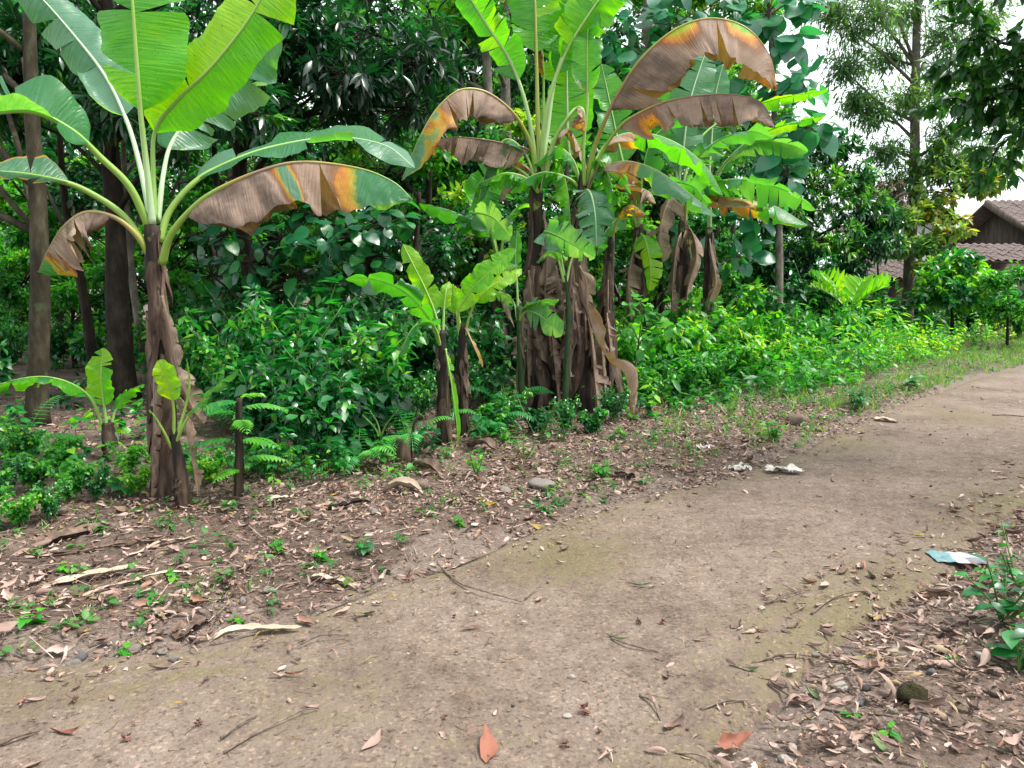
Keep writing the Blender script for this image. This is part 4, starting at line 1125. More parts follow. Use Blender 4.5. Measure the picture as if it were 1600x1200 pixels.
def tree(name, label, cat, trunk_px, trunk_r, clumps_px, leaf, seed, bark, lmat, group=None, **kw):
    """trunk_px: (px, py, D) points; the first is set on the ground. clumps: (px, py, D, radius m, squash)"""
    tp = [P(*p) for p in trunk_px]
    tp[0][2] = gz(tp[0][0], tp[0][1]) - .05
    base = tp[0] + np.array([0, 0, .05])
    cl = [(*P(c[0], c[1], c[2]), c[3], c[4] if len(c) > 4 else .75) for c in clumps_px]
    t = thing(name, base, label, cat, group)
    w, c = tree_mesh(tp, trunk_r, cl, leaf, seed, bark, lmat, base, **kw)
    link('trunk', w, t)
    link('crown', c, t)
    return t


def crown_px(n, x0, x1, y0, y1, d0, d1, r0, r1, seed, sq=.7):
    r = np.random.default_rng(seed)
    return [(r.uniform(x0, x1), r.uniform(y0, y1), r.uniform(d0, d1), r.uniform(r0, r1), sq) for _ in range(n)]


gF = 'trees at the forest edge on the left'
tree('mango_tree', 'dark-trunked mango tree with dense drooping leaves behind the tall banana', 'tree',
     [(196, 655, 9.2), (186, 500, 9.2), (180, 350, 9.2), (170, 180, 9.2), (165, -60, 9.2)], .14,
     crown_px(24, -80, 460, -260, 190, 8.0, 11, .5, .9, 1), T_MANGO, 301, M_BARK, M_MANGO, gF, twigs=44, k=10, L=.21, droop=.35)
tree('mango_tree', 'leaning mango tree whose leaf rosettes hang above the brown banana leaf', 'tree',
     [(420, 545, 11.4), (400, 470, 11.2), (382, 380, 11), (375, 250, 10.8), (400, 80, 10.5), (440, -100, 10.5)], .13,
     crown_px(18, 370, 670, -200, 240, 8.8, 11.5, .5, .85, 2), T_MANGO, 302, M_BARK, M_MANGO, gF, twigs=36, k=10, L=.21, droop=.35)
tree('forest_tree', 'pale lichen-spotted tree trunk at the left edge under a dark canopy', 'tree',
     [(62, 700, 7.3), (59, 600, 7.3), (63, 450, 7.3), (60, 330, 7.3), (50, 180, 7.4), (45, 0, 7.5), (35, -200, 7.6)], .09,
     crown_px(14, -420, 150, -600, -150, 6.0, 9.5, .6, 1.0, 3) + crown_px(8, -350, 60, -100, 420, 8.2, 10.5, .5, .8, 33), T_LANCE, 303, M_BARKL, M_MANGO, gF, twigs=40, k=9, L=.19)
tree('forest_tree', 'thin dark sapling trunk between the pale trunk and the dark mango trunk', 'tree',
     [(148, 560, 11), (132, 470, 11), (118, 400, 11), (100, 300, 11), (90, 150, 11)], .075,
     crown_px(9, -100, 200, -50, 330, 10.5, 13, .5, .8, 4), T_OVATE, 304, M_BARK, M_SHRUB, gF, twigs=40, k=9, L=.13, mode='spray')
tree('forest_tree', 'thin pale leaning trunk just right of the dark mango trunk', 'tree',
     [(232, 580, 10.6), (215, 490, 10.6), (205, 420, 10.6), (196, 300, 10.6), (190, 150, 10.8)], .06,
     crown_px(7, 120, 330, -80, 280, 11.5, 13.5, .5, .8, 5), T_OVATE, 305, M_BARKG, M_SHRUB, gF, twigs=36, k=9, L=.13, mode='spray')
tree('forest_tree', 'slender dark trunk in the thicket behind the round-leaved creeper', 'tree',
     [(350, 560, 12.5), (345, 450, 12.5), (340, 330, 12.5), (330, 150, 12.5)], .07,
     crown_px(8, 240, 460, 60, 330, 12, 14.5, .5, .8, 6), T_OVATE, 306, M_BARK, M_SHRUB, gF, twigs=36, k=9, L=.13, mode='spray')
gM = 'trees in the forest behind the banana clump'
tree('forest_tree', 'straight grey trunk visible behind the arching brown leaf', 'tree',
     [(796, 560, 17), (795, 400, 17), (792, 250, 17), (790, 100, 17), (786, -150, 17)], .15,
     crown_px(9, 640, 900, -350, 60, 15, 20, .8, 1.4, 7), T_OVATE, 307, M_BARKG, M_FAR, gM, twigs=50, k=10, L=.16, mode='spray')
tree('forest_tree', 'mottled grey trunk in the shade left of the central banana clump', 'tree',
     [(760, 560, 15), (756, 400, 15), (765, 250, 15), (760, 80, 15), (750, -150, 15)], .13,
     crown_px(7, 600, 850, -250, 120, 14, 17, .7, 1.2, 8), T_OVATE, 308, M_BARKG, M_FAR, gM, twigs=46, k=10, L=.15, mode='spray')
tree('forest_tree', 'dark trunk standing deep in the thicket left of the twin bananas', 'tree',
     [(672, 560, 14), (668, 450, 14), (670, 300, 14), (668, 100, 14)], .085,
     crown_px(9, 560, 780, -80, 330, 13, 16, .6, 1.0, 9), T_OVATE, 309, M_BARK, M_FAR, gM, twigs=44, k=10, L=.13, mode='spray')
tree('forest_tree', 'small tree with dense dark foliage under the hanging brown banana leaf', 'tree',
     [(640, 590, 11.5), (640, 480, 11.5), (650, 380, 11.5), (655, 300, 11.5)], .07,
     crown_px(12, 580, 800, 330, 520, 11.3, 13.5, .4, .7, 10), T_OVATE, 310, M_BARK, M_SHRUB, gM, twigs=44, k=9, L=.09, mode='spray')

# --- teak trees with big round leaves, leaf by leaf
M_big = []
for i, (fold, curl, cup) in enumerate(((.12, .25, .2), (.2, .4, .1), (.05, .15, .35))):
    V0, t0 = tmpl([(0, 0), (.06, .12), (.2, .3), (.42, .4), (.65, .36), (.85, .2), (1, 0)], fold, curl, cup)
    V0 = V0.copy()
    V0[:, 2] += .035 * vnoise(V0[:, 0] * 6 + i * 5, V0[:, 1] * 6)
    m_ = MB().add(V0, t0, .45)
    M_big.append(m_)
TEAK_LEAF = [m.mesh('teak_leaf', M_TEAK) for m in M_big]
ROUND_LEAF = [m.mesh('round_leaf', M_ROUND) for m in M_big]
HERB_LEAF = []
for i, (fold, curl) in enumerate(((.2, .2), (.3, .35), (.1, .3))):
    V0, t0 = tmpl([(0, 0), (.1, .14), (.3, .29), (.55, .29), (.8, .15), (1, 0)], fold, curl)
    HERB_LEAF.append(MB().add(V0, t0, .45).mesh('herb_leaf', M_BRIGHT))
HERB_DARK = [h.copy() for h in HERB_LEAF]
for h in HERB_DARK:
    h.materials[0] = M_SHRUB


def leaf_objects(parent, meshes, pos, ax, nrm, L, r, W=1.0, name='leaf'):
    x = unit(ax)
    z = unit(nrm - (nrm * x).sum(1, keepdims=True) * x + 1e-6)
    y = np.cross(z, x)
    L = np.broadcast_to(L, (len(pos),))
    off = np.array(parent.location)
    for i in range(len(pos)):
        o = bpy.data.objects.new(name, meshes[int(r.integers(len(meshes)))])
        COL.objects.link(o)
        o.parent = parent
        M = Matrix.Identity(4)
        for k in range(3):
            M[k][0], M[k][1], M[k][2], M[k][3] = x[i, k] * L[i], y[i, k] * L[i] * W, z[i, k] * L[i], pos[i, k] - off[k]
        o.matrix_local = M


def big_leaf_tree(name, label, cat, trunk_px, trunk_r, clumps_px, n, L, meshes, seed, bark, group=None, W=1.0, droop=.5):
    r = np.random.default_rng(seed)
    tp = [P(*p) for p in trunk_px]
    tp[0][2] = gz(tp[0][0], tp[0][1]) - .05
    base = tp[0] + np.array([0, 0, .05])
    t = thing(name, base, label, cat, group)
    q = spline(tp, 24)
    wood = MB()
    tube(wood, q, np.linspace(trunk_r, trunk_r * .35, 24), 10, rough=.12, seed=seed)
    A_, P_, N_ = [], [], []
    for (px, py, D, cr) in clumps_px:
        c = P(px, py, D)
        i = int(np.argmin(abs(q[:, 2] - (c[2] - .5 * np.linalg.norm(c[:2] - q[-1][:2])))))
        s = spline([q[i], (q[i] + c) / 2 + np.array([0, 0, .1]), c], 8)
        tube(wood, s, np.linspace(min(trunk_r * .5, .035), .012, 8), 6)
        d = rdir(n, r)
        d[:, 2] = d[:, 2] * .7 + .2
        tips = c + d * (cr * r.random(n) ** .4)[:, None]
        sticks(wood, np.repeat(c[None], n, 0), tips, .008, .005)
        P_.append(tips)
        A_.append(unit(d * .7 + rdir(n, r) * .6 + np.array([0, -.15, -droop])))
        N_.append(np.array([0, -.35, 1.0]) + r.normal(size=(n, 3)) * .3)
    link('trunk', wood.mesh('trunk', bark, off=base), t)
    pos, ax, nr = np.vstack(P_), np.vstack(A_), np.vstack(N_)
    leaf_objects(t, meshes, pos, ax, nr, L * r.uniform(.65, 1.2, len(pos)), r, W)
    return t


gT = 'teak trees behind the bananas'
big_leaf_tree('teak_tree', 'teak tree with big round drooping leaves right of the arched brown leaf, against the sky', 'tree', [(1215, 560, 15.5), (1218, 420, 15.5), (1212, 250, 15.5), (1205, 60, 15.5), (1195, -60, 15.5)], .09,
              [(1235, 60, 15.2, .5), (1250, 130, 15.2, .45), (1200, 20, 15.5, .5), (1260, 200, 15.0, .4), (1190, 130, 15.8, .5), (1225, 270, 15.2, .45), (1180, 330, 15.6, .5), (1150, 40, 15.6, .5), (1245, 10, 15.6, .5), (1200, 215, 15.4, .4)], 20, .44, TEAK_LEAF, 401, M_BARKG, gT)
big_leaf_tree('teak_tree', 'teak tree with big round leaves crowded directly behind the central banana leaves', 'tree', [(1060, 560, 16.5), (1050, 380, 16.5), (1045, 150, 16.5), (1040, -40, 16.5)], .1,
              [(1010, 100, 16, .6), (1050, 40, 16, .6), (960, 140, 16.2, .6), (1000, 20, 16.2, .6), (1090, 90, 16, .55), (1110, 10, 16, .6), (950, 60, 16.4, .6), (1060, -40, 16, .6), (1130, 160, 16, .5), (1010, 200, 16.2, .5), (1080, 380, 16, .5), (1150, 400, 16, .5)], 20, .44, TEAK_LEAF, 402, M_BARKG, gT)
big_leaf_tree('round_leaf_creeper', 'bushy creeper with shiny round leaves below the brown banana leaf', 'creeper', [(400, 560, 9.6), (405, 470, 9.4), (430, 400, 9.2), (470, 350, 9.0)], .045,
              [(345, 370, 9.3, .3), (390, 410, 9.2, .35), (440, 375, 9.0, .35), (500, 385, 8.9, .35), (555, 370, 8.9, .3), (600, 355, 9.0, .3), (470, 430, 9.0, .35), (540, 430, 9.0, .3), (410, 460, 9.3, .35), (590, 400, 9.1, .3), (330, 430, 9.6, .3), (500, 340, 9.2, .3), (365, 340, 9.5, .3), (620, 340, 9.3, .25)], 20, .21, ROUND_LEAF, 403, M_BARK, None, .95)

BRIGHT_LEAF = [m.mesh('bright_heart_leaf', M_BRIGHT) for m in M_big]
big_leaf_tree('heart_leaf_sapling', 'bright yellow-green sapling with broad heart-shaped leaves right of the central clump', 'plant', [(990, 640, 9.4), (992, 580, 9.4), (1000, 520, 9.4), (1005, 480, 9.4)], .015,
              [(985, 475, 9.4, .16), (1020, 490, 9.3, .18), (1045, 510, 9.3, .16), (975, 515, 9.3, .16), (1010, 540, 9.3, .18)], 12, .13, BRIGHT_LEAF, 404, M_GSTEM, None, 1.0, .3)
big_leaf_tree('broad_leaf_sapling', 'dark sapling with broad leaves in the thicket left of the twin bananas', 'plant', [(540, 740, 6.6), (540, 690, 6.6), (535, 640, 6.6)], .012,
              [(520, 660, 6.6, .16), (555, 680, 6.5, .16), (500, 700, 6.5, .16), (540, 710, 6.5, .16), (470, 690, 6.6, .16)], 12, .13, ROUND_LEAF, 405, M_GSTEM, None, .85, .3)
# --- right side: the tall airy tree, the mango bush, bushes by the houses
tree('acacia_tree', 'tall straight tree with airy narrow leaves standing at the roadside on the right', 'tree',
     [(1416, 528, 21), (1420, 420, 21), (1428, 280, 21), (1430, 130, 21), (1434, -20, 21), (1436, -200, 21)], .15,
     [(1330, 50, 20.5, 1.3, .9), (1370, 10, 20, 1.5, .9), (1300, 20, 20.5, 1.1, .9), (1320, 110, 20.5, .9, 1.0), (1385, 90, 21.5, 1.2, .9), (1480, 60, 21, 1.5, .9), (1520, 110, 20.5, 1.4, .9), (1475, 150, 21, 1.2, .9), (1420, 20, 21, 1.4, .9), (1540, 30, 21, 1.5, .9),
      (1350, -60, 21, 1.4, .8), (1450, -90, 21, 1.5, .8), (1540, -60, 21, 1.5, .8), (1365, 180, 20.6, .8, 1.1), (1480, 215, 20.5, 1.2, .9), (1530, 245, 20.5, 1.2, .8), (1460, 265, 20.6, 1.0, .8), (1385, 240, 20.8, .9, .8), (1580, 180, 21, 1.4, .9), (1340, 160, 20.8, .7, 1.1), (1420, 150, 20.6, .9, 1), (1400, 290, 20.8, .8, .8)],
     T_NARROW, 501, M_BARKG, M_ACACIA, None, twigs=78, k=10, L=.22, W=1.3, mode='spray', droop=.5, twig_r=.006, limb_r=.3, fill=.75)
tree('mango_tree', 'low dark dome-shaped mango tree left of the tall roadside tree', 'tree',
     [(1262, 500, 19.5), (1260, 440, 19.5), (1265, 380, 19.5), (1270, 300, 19.5)], .13,
     [(1240, 330, 19, .9), (1300, 300, 19, .9), (1350, 330, 19, .8), (1270, 250, 19.3, .7), (1230, 400, 18.8, .8), (1300, 380, 18.6, .8), (1360, 385, 18.8, .7), (1200, 340, 19.5, .8), (1310, 230, 19.6, .55), (1190, 420, 19, .7), (1260, 215, 19.6, .5), (1340, 280, 19.4, .6), (1375, 345, 19.2, .5), (1250, 440, 18.6, .6), (1320, 430, 18.6, .55), (1220, 290, 19.4, .7)],
     T_LANCE, 502, M_BARK, M_MANGO, None, twigs=84, k=10, L=.21, droop=.45)
tree('fruit_tree', 'bushy tree with mixed green and rusty leaves right of the tall roadside trunk', 'tree',
     [(1492, 520, 20), (1492, 450, 20), (1490, 380, 20), (1488, 300, 20)], .085,
     [(1470, 300, 20, .7), (1510, 270, 20.2, .7), (1480, 360, 19.6, .55), (1560, 262, 20.4, .7), (1460, 250, 20.5, .6), (1540, 290, 20, .45), (1445, 330, 20, .4), (1412, 345, 19.8, .42), (1445, 385, 19.6, .45), (1400, 385, 19.6, .4), (1395, 335, 20, .3), (1455, 420, 19.2, .4)], T_LANCE, 503, M_BARK, M_ACACIA, None, twigs=46, k=10, L=.2, W=1.5, droop=.4)
tree('fruit_tree', 'small round green bush tree in front of the porch roof', 'tree',
     [(1488, 525, 18.5), (1488, 480, 18.5), (1485, 430, 18.5)], .05,
     [(1470, 430, 18.3, .5), (1500, 410, 18.4, .45), (1530, 440, 18.2, .4), (1485, 460, 18, .5), (1450, 465, 18.4, .4), (1515, 470, 18, .45)], T_LANCE, 504, M_BARK, M_SHRUB, None, twigs=50, k=10, L=.19, W=1.6, droop=.5)
tree('shrub', 'yellow-green bush at the far right below the white house wall', 'shrub',
     [(1575, 525, 17.5), (1575, 480, 17.5), (1575, 450, 17.5)], .035,
     [(1560, 440, 17.5, .4), (1600, 430, 17.5, .45), (1640, 440, 17.5, .5), (1580, 480, 17.2, .4), (1550, 485, 17.4, .35), (1620, 485, 17.2, .45)], T_OVATE, 505, M_BARK, M_BRIGHT, None, twigs=50, k=9, L=.10, mode='spray')
tree('shrub', 'brown withered bush in front of the grey wall beside the tall trunk', 'shrub',
     [(1375, 500, 20.5), (1372, 440, 20.5), (1370, 380, 20.5)], .04,
     [(1385, 300, 20.4, .45), (1360, 320, 20.4, .35), (1400, 318, 20.4, .35), (1350, 290, 20.6, .35)], T_LANCE, 506, M_BARK, M_DRYTWIG, None, twigs=40, k=8, L=.16, W=1.3, droop=.6)

# --- the near tree whose branch hangs in from the upper right; its trunk stands right of the road
tp = [P(2150, 900, 6.5), P(2140, 500, 6.5), P(2080, 150, 6.6), P(1960, -100, 6.8)]
tp[0][2] = gz(tp[0][0], tp[0][1]) - .05
ob = tp[0] + np.array([0, 0, .05])
ot = thing('overhanging_tree', ob, 'dark leafy branch hanging into view at the upper right from a roadside tree', 'tree')
r = np.random.default_rng(77)
wood = MB()
q = spline(tp, 20)
tube(wood, q, np.linspace(.16, .09, 20), 10, rough=.12, seed=4)
limbs = [[P(1960, -100, 6.8), P(1780, 20, 6.6), P(1640, 90, 6.5), P(1540, 110, 6.4), P(1470, 95, 6.4)],
         [P(1900, -60, 6.8), P(1720, 130, 6.6), P(1620, 190, 6.5), P(1560, 230, 6.5), P(1545, 270, 6.5)],
         [P(1960, -100, 6.8), P(1750, -60, 6.3), P(1600, -30, 6.1), P(1500, 0, 6.0)],
         [P(1800, 20, 6.6), P(1680, 60, 6.4), P(1580, 70, 6.2), P(1520, 40, 6.1)],
         [P(1720, 130, 6.6), P(1620, 130, 6.6), P(1560, 150, 6.6), P(1500, 160, 6.6)]]
pos, ax, nr = [], [], []
for lm in limbs:
    s = spline(lm, 40)
    tube(wood, s, np.linspace(.035, .006, 40), 6)
    for i in range(12, 40):
        for _ in range(3):
            dr = unit(rdir(1, r)[0] * np.array([1, 1, .5]) + np.array([-.4, -.2, -.25]))
            tip = s[i] + dr * r.uniform(.15, .34)
            sticks(wood, s[i][None], tip[None], .004, .002)
            m = int(r.integers(6, 10))
            u = r.uniform(.35, 1, m)[:, None]
            pos.append(s[i] + (tip - s[i]) * u)
            ax.append(unit(dr * .6 + rdir(m, r) * .7 + np.array([-.15, 0, -.32])))
            nr.append(np.array([0, -.2, 1]) + r.normal(size=(m, 3)) * .4)
link('trunk', wood.mesh('trunk', M_BARK, off=ob), ot)
pos, ax, nr = np.vstack(pos), np.vstack(ax), np.vstack(nr)
pj = proj(pos)
inside = (pj[:, 0] > 1380) & (pj[:, 0] < 1640) & (pj[:, 1] > -40) & (pj[:, 1] < 330)
order = np.where(inside)[0]
pick = order[r.permutation(len(order))[:280]]
OVER_LEAF = [h.copy() for h in HERB_LEAF]
for h in OVER_LEAF:
    h.materials[0] = M_DARKOVER
leaf_objects(ot, OVER_LEAF, pos[pick], ax[pick], nr[pick], .125 * r.uniform(.65, 1.15, len(pick)), r, .8)
rest = np.setdiff1d(np.arange(len(pos)), pick)
mb = MB()
place(mb, T_OVATE, pos[rest], ax[rest], nr[rest], .115 * r.uniform(.7, 1.1, len(rest)), .8, r.random(len(rest)) * .7)
# the rest of its crown, above and right of the road
cc = np.array([[4.5, 5.5, 5.6], [5.6, 6.4, 5.8], [6.4, 5.4, 5.2], [7.2, 7, 5.6], [5.8, 4.8, 6.2], [7.6, 5.8, 5.0]])
for c in cc:
    d = rdir(220, r)
    place(mb, T_OVATE, c + d * (1.1 * r.random(220) ** .4)[:, None], unit(rdir(220, r) + [0, 0, -.4]), np.array([0, 0, 1]) + r.normal(size=(220, 3)) * .4, .16, .8, r.random(220) * .7)
tag(link('crown', mb.mesh('crown', M_DARKOVER, off=ob), ot), kind='stuff')

# ------------------------------------------------------------------ forest fill: copies of a few built trees
def proto(seed, h, cr, nclump, leaf, lmat, bark, L, k, twigs, mode, W=1.0, droop=.3, low=.35):
    r = np.random.default_rng(seed)
    tp = [np.array([0, 0, -.05]), np.array([r.normal() * .1, r.normal() * .1, h * .3]), np.array([r.normal() * .25, r.normal() * .25, h * .65]), np.array([r.normal() * .35, r.normal() * .35, h * .92])]
    cl = []
    for i in range(nclump):
        z = h * (low + (1.0 - low) * r.random() ** .8)
        a_, rr = r.random() * 6.283, cr * math.sqrt(r.random()) * (1.15 - .6 * abs((z / h) - .6))
        cl.append((rr * math.cos(a_), rr * math.sin(a_), z, r.uniform(.55, 1.1) * h * .1, .75))
    return tree_mesh(tp, h * .016, cl, leaf, seed, bark, lmat, (0, 0, 0), twigs=twigs, k=k, L=L, W=W, mode=mode, droop=droop, near=False, trunk_sides=8)


PROT = [proto(601, 9, 2.4, 26, T_OVATE, M_FAR, M_BARKG, .17, 10, 36, 'spray'),
        proto(602, 10, 2.2, 26, T_LANCE, M_FAR, M_BARK, .24, 10, 36, 'spray', 1.4),
        proto(603, 7.5, 2.2, 24, T_OVATE, M_SHRUB, M_BARK, .16, 10, 36, 'spray'),
        proto(604, 8.5, 2.4, 26, T_LANCE, M_MANGO, M_BARK, .22, 10, 40, 'rosette', 1.2),
        proto(605, 11, 2.4, 22, T_DIA, M_FAR, M_BARKG, .15, 14, 50, 'spray', 1.1, .2, .45)]
r = np.random.default_rng(66)
gN = 'background forest trees'
KIND = ['broad-leaved forest tree', 'narrow-leaved forest tree', 'low leafy forest tree', 'dark mango-like forest tree', 'fine-leaved tall forest tree']
spots = []
for (px0, px1, d0, d1, n) in [(-500, 0, 14, 26, 5), (0, 430, 16, 30, 5), (430, 900, 19, 32, 8), (900, 1180, 19, 34, 9), (-300, 1000, 32, 55, 22)]:
    for i in range(n):
        spots.append((r.uniform(px0, px1), r.uniform(d0, d1), 1.0))
UNDER = [proto(611, 4.2, 1.7, 20, T_OVATE, M_FAR, M_BARK, .13, 10, 40, 'spray', 1.0, .3, .06),
         proto(612, 3.6, 1.6, 20, T_LANCE, M_BRIGHT, M_BARK, .18, 10, 40, 'spray', 1.5, .35, .06),
         proto(613, 4.6, 1.7, 20, T_OVATE, M_SHRUB, M_BARK, .12, 10, 40, 'spray', 1.0, .3, .06)]
gU = 'understorey bushes deep in the forest'
for i in range(75):
    px, D = [(r.uniform(-250, 420), r.uniform(12.5, 26)), (r.uniform(420, 1180), r.uniform(13.5, 27)), (r.uniform(1150, 1420), r.uniform(23, 31))][int(r.choice(3, p=[.4, .47, .13]))]
    k = int(r.integers(3))
    p = P(px, 500, D)
    t = thing('understorey_bush', (p[0], p[1], gz(p[0], p[1])), ['broad-leaved bush ', 'bright narrow-leaved bush ', 'dark green bush '][k] + region(px, D), 'bush', gU)
    t.rotation_euler = (0, 0, r.random() * 6.28)
    s2 = r.uniform(.55, 1.0) if px < 1150 else r.uniform(.5, .8)
    t.scale = (s2, s2, s2)
    link('trunk', UNDER[k][0], t)
    link('crown', UNDER[k][1], t)
for i in range(14):       # low growth behind the houses, so the sky stays open on the right
    spots.append((r.uniform(1180, 2300), r.uniform(32, 46), .5))
for i in range(10):       # the wood on the other side of the road, right of the frame
    spots.append((r.uniform(2000, 3600), r.uniform(9, 18), .7))
for i, (px, D, s) in enumerate(spots):
    k = int(r.integers(5))
    p = P(px, 500, D)
    w, c = PROT[k]
    lb = KIND[k] + ' ' + region(px, D) if px < 1180 else ('low bushy tree on the skyline behind the houses' if s < .5 else 'leafy tree on the far side of the road beyond the right edge')
    t = thing('forest_tree', (p[0], p[1], gz(p[0], p[1])), lb, 'tree', gN if px < 1180 else ('skyline trees behind the houses' if s < .5 else 'trees right of the road'))
    t.rotation_euler = (0, 0, r.random() * 6.28)
    s2 = s * r.uniform(.8, 1.2)
    t.scale = (s2, s2, s2)
    link('trunk', w, t)
    link('crown', c, t)

# ------------------------------------------------------------------ shrubs of the thicket: copies of built shrubs
def shrub_proto(seed, h, w, nst, leaf, lmat, L, k, W=1.0, droop=.35):
    r = np.random.default_rng(seed)
    wood, fol = MB(), MB()
    for i in range(nst):
        a_ = r.random() * 6.28
        e = np.array([math.cos(a_) * w * r.random() ** .5, math.sin(a_) * w * r.random() ** .5, h * r.uniform(.6, 1.0)])
        s = spline([np.array([0, 0, -.03]) + r.normal(size=3) * [.05, .05, 0], e * [.35, .35, .55], e], 9)
        tube(wood, s, np.linspace(.012, .004, 9), 5)
        n = k * 4
        u = r.uniform(.3, 1.0, n)
        p = np.stack([np.interp(u, np.linspace(0, 1, 9), s[:, j]) for j in range(3)], 1)
        dd = unit(rdir(n, r) * [1, 1, .5] + [0, 0, .1])
        tw = r.uniform(.05, .3, n)[:, None] * w
        q_ = p + dd * tw
        sticks(wood, p, q_, .003, .002)
        m = 4
        pos = np.repeat(p, m, 0) + np.repeat(dd * tw, m, 0) * np.tile(np.linspace(.4, 1, m), n)[:, None]
        a2 = unit(np.repeat(dd, m, 0) * .6 + rdir(n * m, r) * .8 + [0, 0, -droop])
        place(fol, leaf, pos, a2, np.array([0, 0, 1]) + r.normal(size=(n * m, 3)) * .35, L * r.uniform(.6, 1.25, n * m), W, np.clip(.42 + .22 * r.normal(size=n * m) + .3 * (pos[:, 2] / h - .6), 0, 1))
    return wood.mesh('stems', M_GSTEM), fol.mesh('foliage', lmat)


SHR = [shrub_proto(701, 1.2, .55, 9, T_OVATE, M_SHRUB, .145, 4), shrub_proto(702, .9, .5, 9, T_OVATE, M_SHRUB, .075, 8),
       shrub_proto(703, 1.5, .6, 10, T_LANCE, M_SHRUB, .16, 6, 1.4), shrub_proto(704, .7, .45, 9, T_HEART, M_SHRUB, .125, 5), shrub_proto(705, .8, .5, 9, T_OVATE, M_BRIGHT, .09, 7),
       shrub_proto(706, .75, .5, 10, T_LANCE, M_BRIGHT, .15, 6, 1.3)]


SHR_LOOK = ['broad-leaved', 'small-leaved', 'narrow-leaved', 'heart-leaved', 'bright small-leaved', 'bright narrow-leaved']


def shrub(px, py, kind, s, label, group):
    p = G(px, py)
    label = f'{SHR_LOOK[kind]} {label}'
    t = thing('shrub', (p[0], p[1], gz(p[0], p[1])), label, 'shrub', group)
    t.rotation_euler = (0, 0, rng.random() * 6.28)
    t.scale = (s, s, s)
    link('stems', SHR[kind][0], t)
    link('foliage', SHR[kind][1], t)
    return t


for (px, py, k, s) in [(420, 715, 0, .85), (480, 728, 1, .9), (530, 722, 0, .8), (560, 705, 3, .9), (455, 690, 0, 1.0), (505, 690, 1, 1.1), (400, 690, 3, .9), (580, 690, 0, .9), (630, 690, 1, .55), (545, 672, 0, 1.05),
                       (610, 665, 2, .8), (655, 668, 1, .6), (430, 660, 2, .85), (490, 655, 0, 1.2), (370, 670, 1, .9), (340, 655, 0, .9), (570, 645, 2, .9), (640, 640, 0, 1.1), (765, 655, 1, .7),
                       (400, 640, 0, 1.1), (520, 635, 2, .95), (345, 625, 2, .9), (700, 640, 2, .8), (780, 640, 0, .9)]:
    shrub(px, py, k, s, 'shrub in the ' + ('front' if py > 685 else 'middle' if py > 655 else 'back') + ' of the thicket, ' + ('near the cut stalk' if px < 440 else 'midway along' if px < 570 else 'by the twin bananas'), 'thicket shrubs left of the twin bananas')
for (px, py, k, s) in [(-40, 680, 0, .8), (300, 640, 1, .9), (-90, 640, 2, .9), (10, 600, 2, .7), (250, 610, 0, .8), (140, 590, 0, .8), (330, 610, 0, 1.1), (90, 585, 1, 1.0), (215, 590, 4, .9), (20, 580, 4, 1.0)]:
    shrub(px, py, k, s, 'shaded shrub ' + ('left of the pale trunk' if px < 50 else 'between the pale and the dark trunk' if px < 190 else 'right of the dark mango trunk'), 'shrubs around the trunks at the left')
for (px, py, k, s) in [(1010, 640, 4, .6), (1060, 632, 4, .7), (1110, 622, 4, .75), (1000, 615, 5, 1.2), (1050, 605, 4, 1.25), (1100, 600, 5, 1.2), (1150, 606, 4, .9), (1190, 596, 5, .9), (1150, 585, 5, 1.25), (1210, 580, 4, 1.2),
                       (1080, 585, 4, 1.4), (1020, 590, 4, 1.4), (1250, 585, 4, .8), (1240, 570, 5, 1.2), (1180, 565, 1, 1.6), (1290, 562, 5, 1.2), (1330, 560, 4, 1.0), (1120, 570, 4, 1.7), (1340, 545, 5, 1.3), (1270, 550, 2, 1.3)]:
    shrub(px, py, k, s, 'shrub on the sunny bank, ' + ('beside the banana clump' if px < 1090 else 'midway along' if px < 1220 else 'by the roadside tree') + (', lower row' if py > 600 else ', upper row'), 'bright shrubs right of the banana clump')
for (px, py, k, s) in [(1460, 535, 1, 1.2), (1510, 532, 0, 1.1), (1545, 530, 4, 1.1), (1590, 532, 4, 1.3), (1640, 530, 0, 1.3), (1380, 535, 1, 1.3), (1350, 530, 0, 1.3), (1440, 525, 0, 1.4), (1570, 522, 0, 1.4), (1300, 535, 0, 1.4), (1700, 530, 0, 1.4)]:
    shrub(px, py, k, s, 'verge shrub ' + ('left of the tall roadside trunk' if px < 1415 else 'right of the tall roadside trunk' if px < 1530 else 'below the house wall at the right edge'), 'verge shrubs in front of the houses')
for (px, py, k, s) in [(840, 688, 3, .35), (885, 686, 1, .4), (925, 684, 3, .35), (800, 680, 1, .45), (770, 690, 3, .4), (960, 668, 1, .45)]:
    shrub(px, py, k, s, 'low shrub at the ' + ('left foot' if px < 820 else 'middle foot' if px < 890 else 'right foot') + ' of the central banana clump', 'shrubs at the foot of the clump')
for (px, py, k, s) in [(30, 835, 4, .3), (85, 825, 1, .28), (10, 800, 1, .35), (110, 800, 4, .35), (60, 785, 4, .4), (150, 795, 1, .3), (-30, 830, 4, .4), (215, 785, 4, .28), (30, 760, 1, .45), (200, 762, 4, .3), (330, 765, 4, .3), (420, 755, 4, .3), (95, 760, 4, .35)]:
    shrub(px, py, k, s, 'ankle-high herb bush ' + ('at the left edge' if px < 70 else 'left of the tall banana' if px < 180 else 'at the foot of the tall banana' if px < 300 else 'right of the tall banana') + (' nearest the road' if py > 795 else ''), 'herb bushes at the left verge')
# the plant with broad feathered leaves above the sunny bank
M_FROND = leaf_mat('bright_leaflet', [(0, (.05, .28, .02)), (.6, (.12, .38, .02)), (1, (.28, .42, .02))], TR, .45, .45, .45)


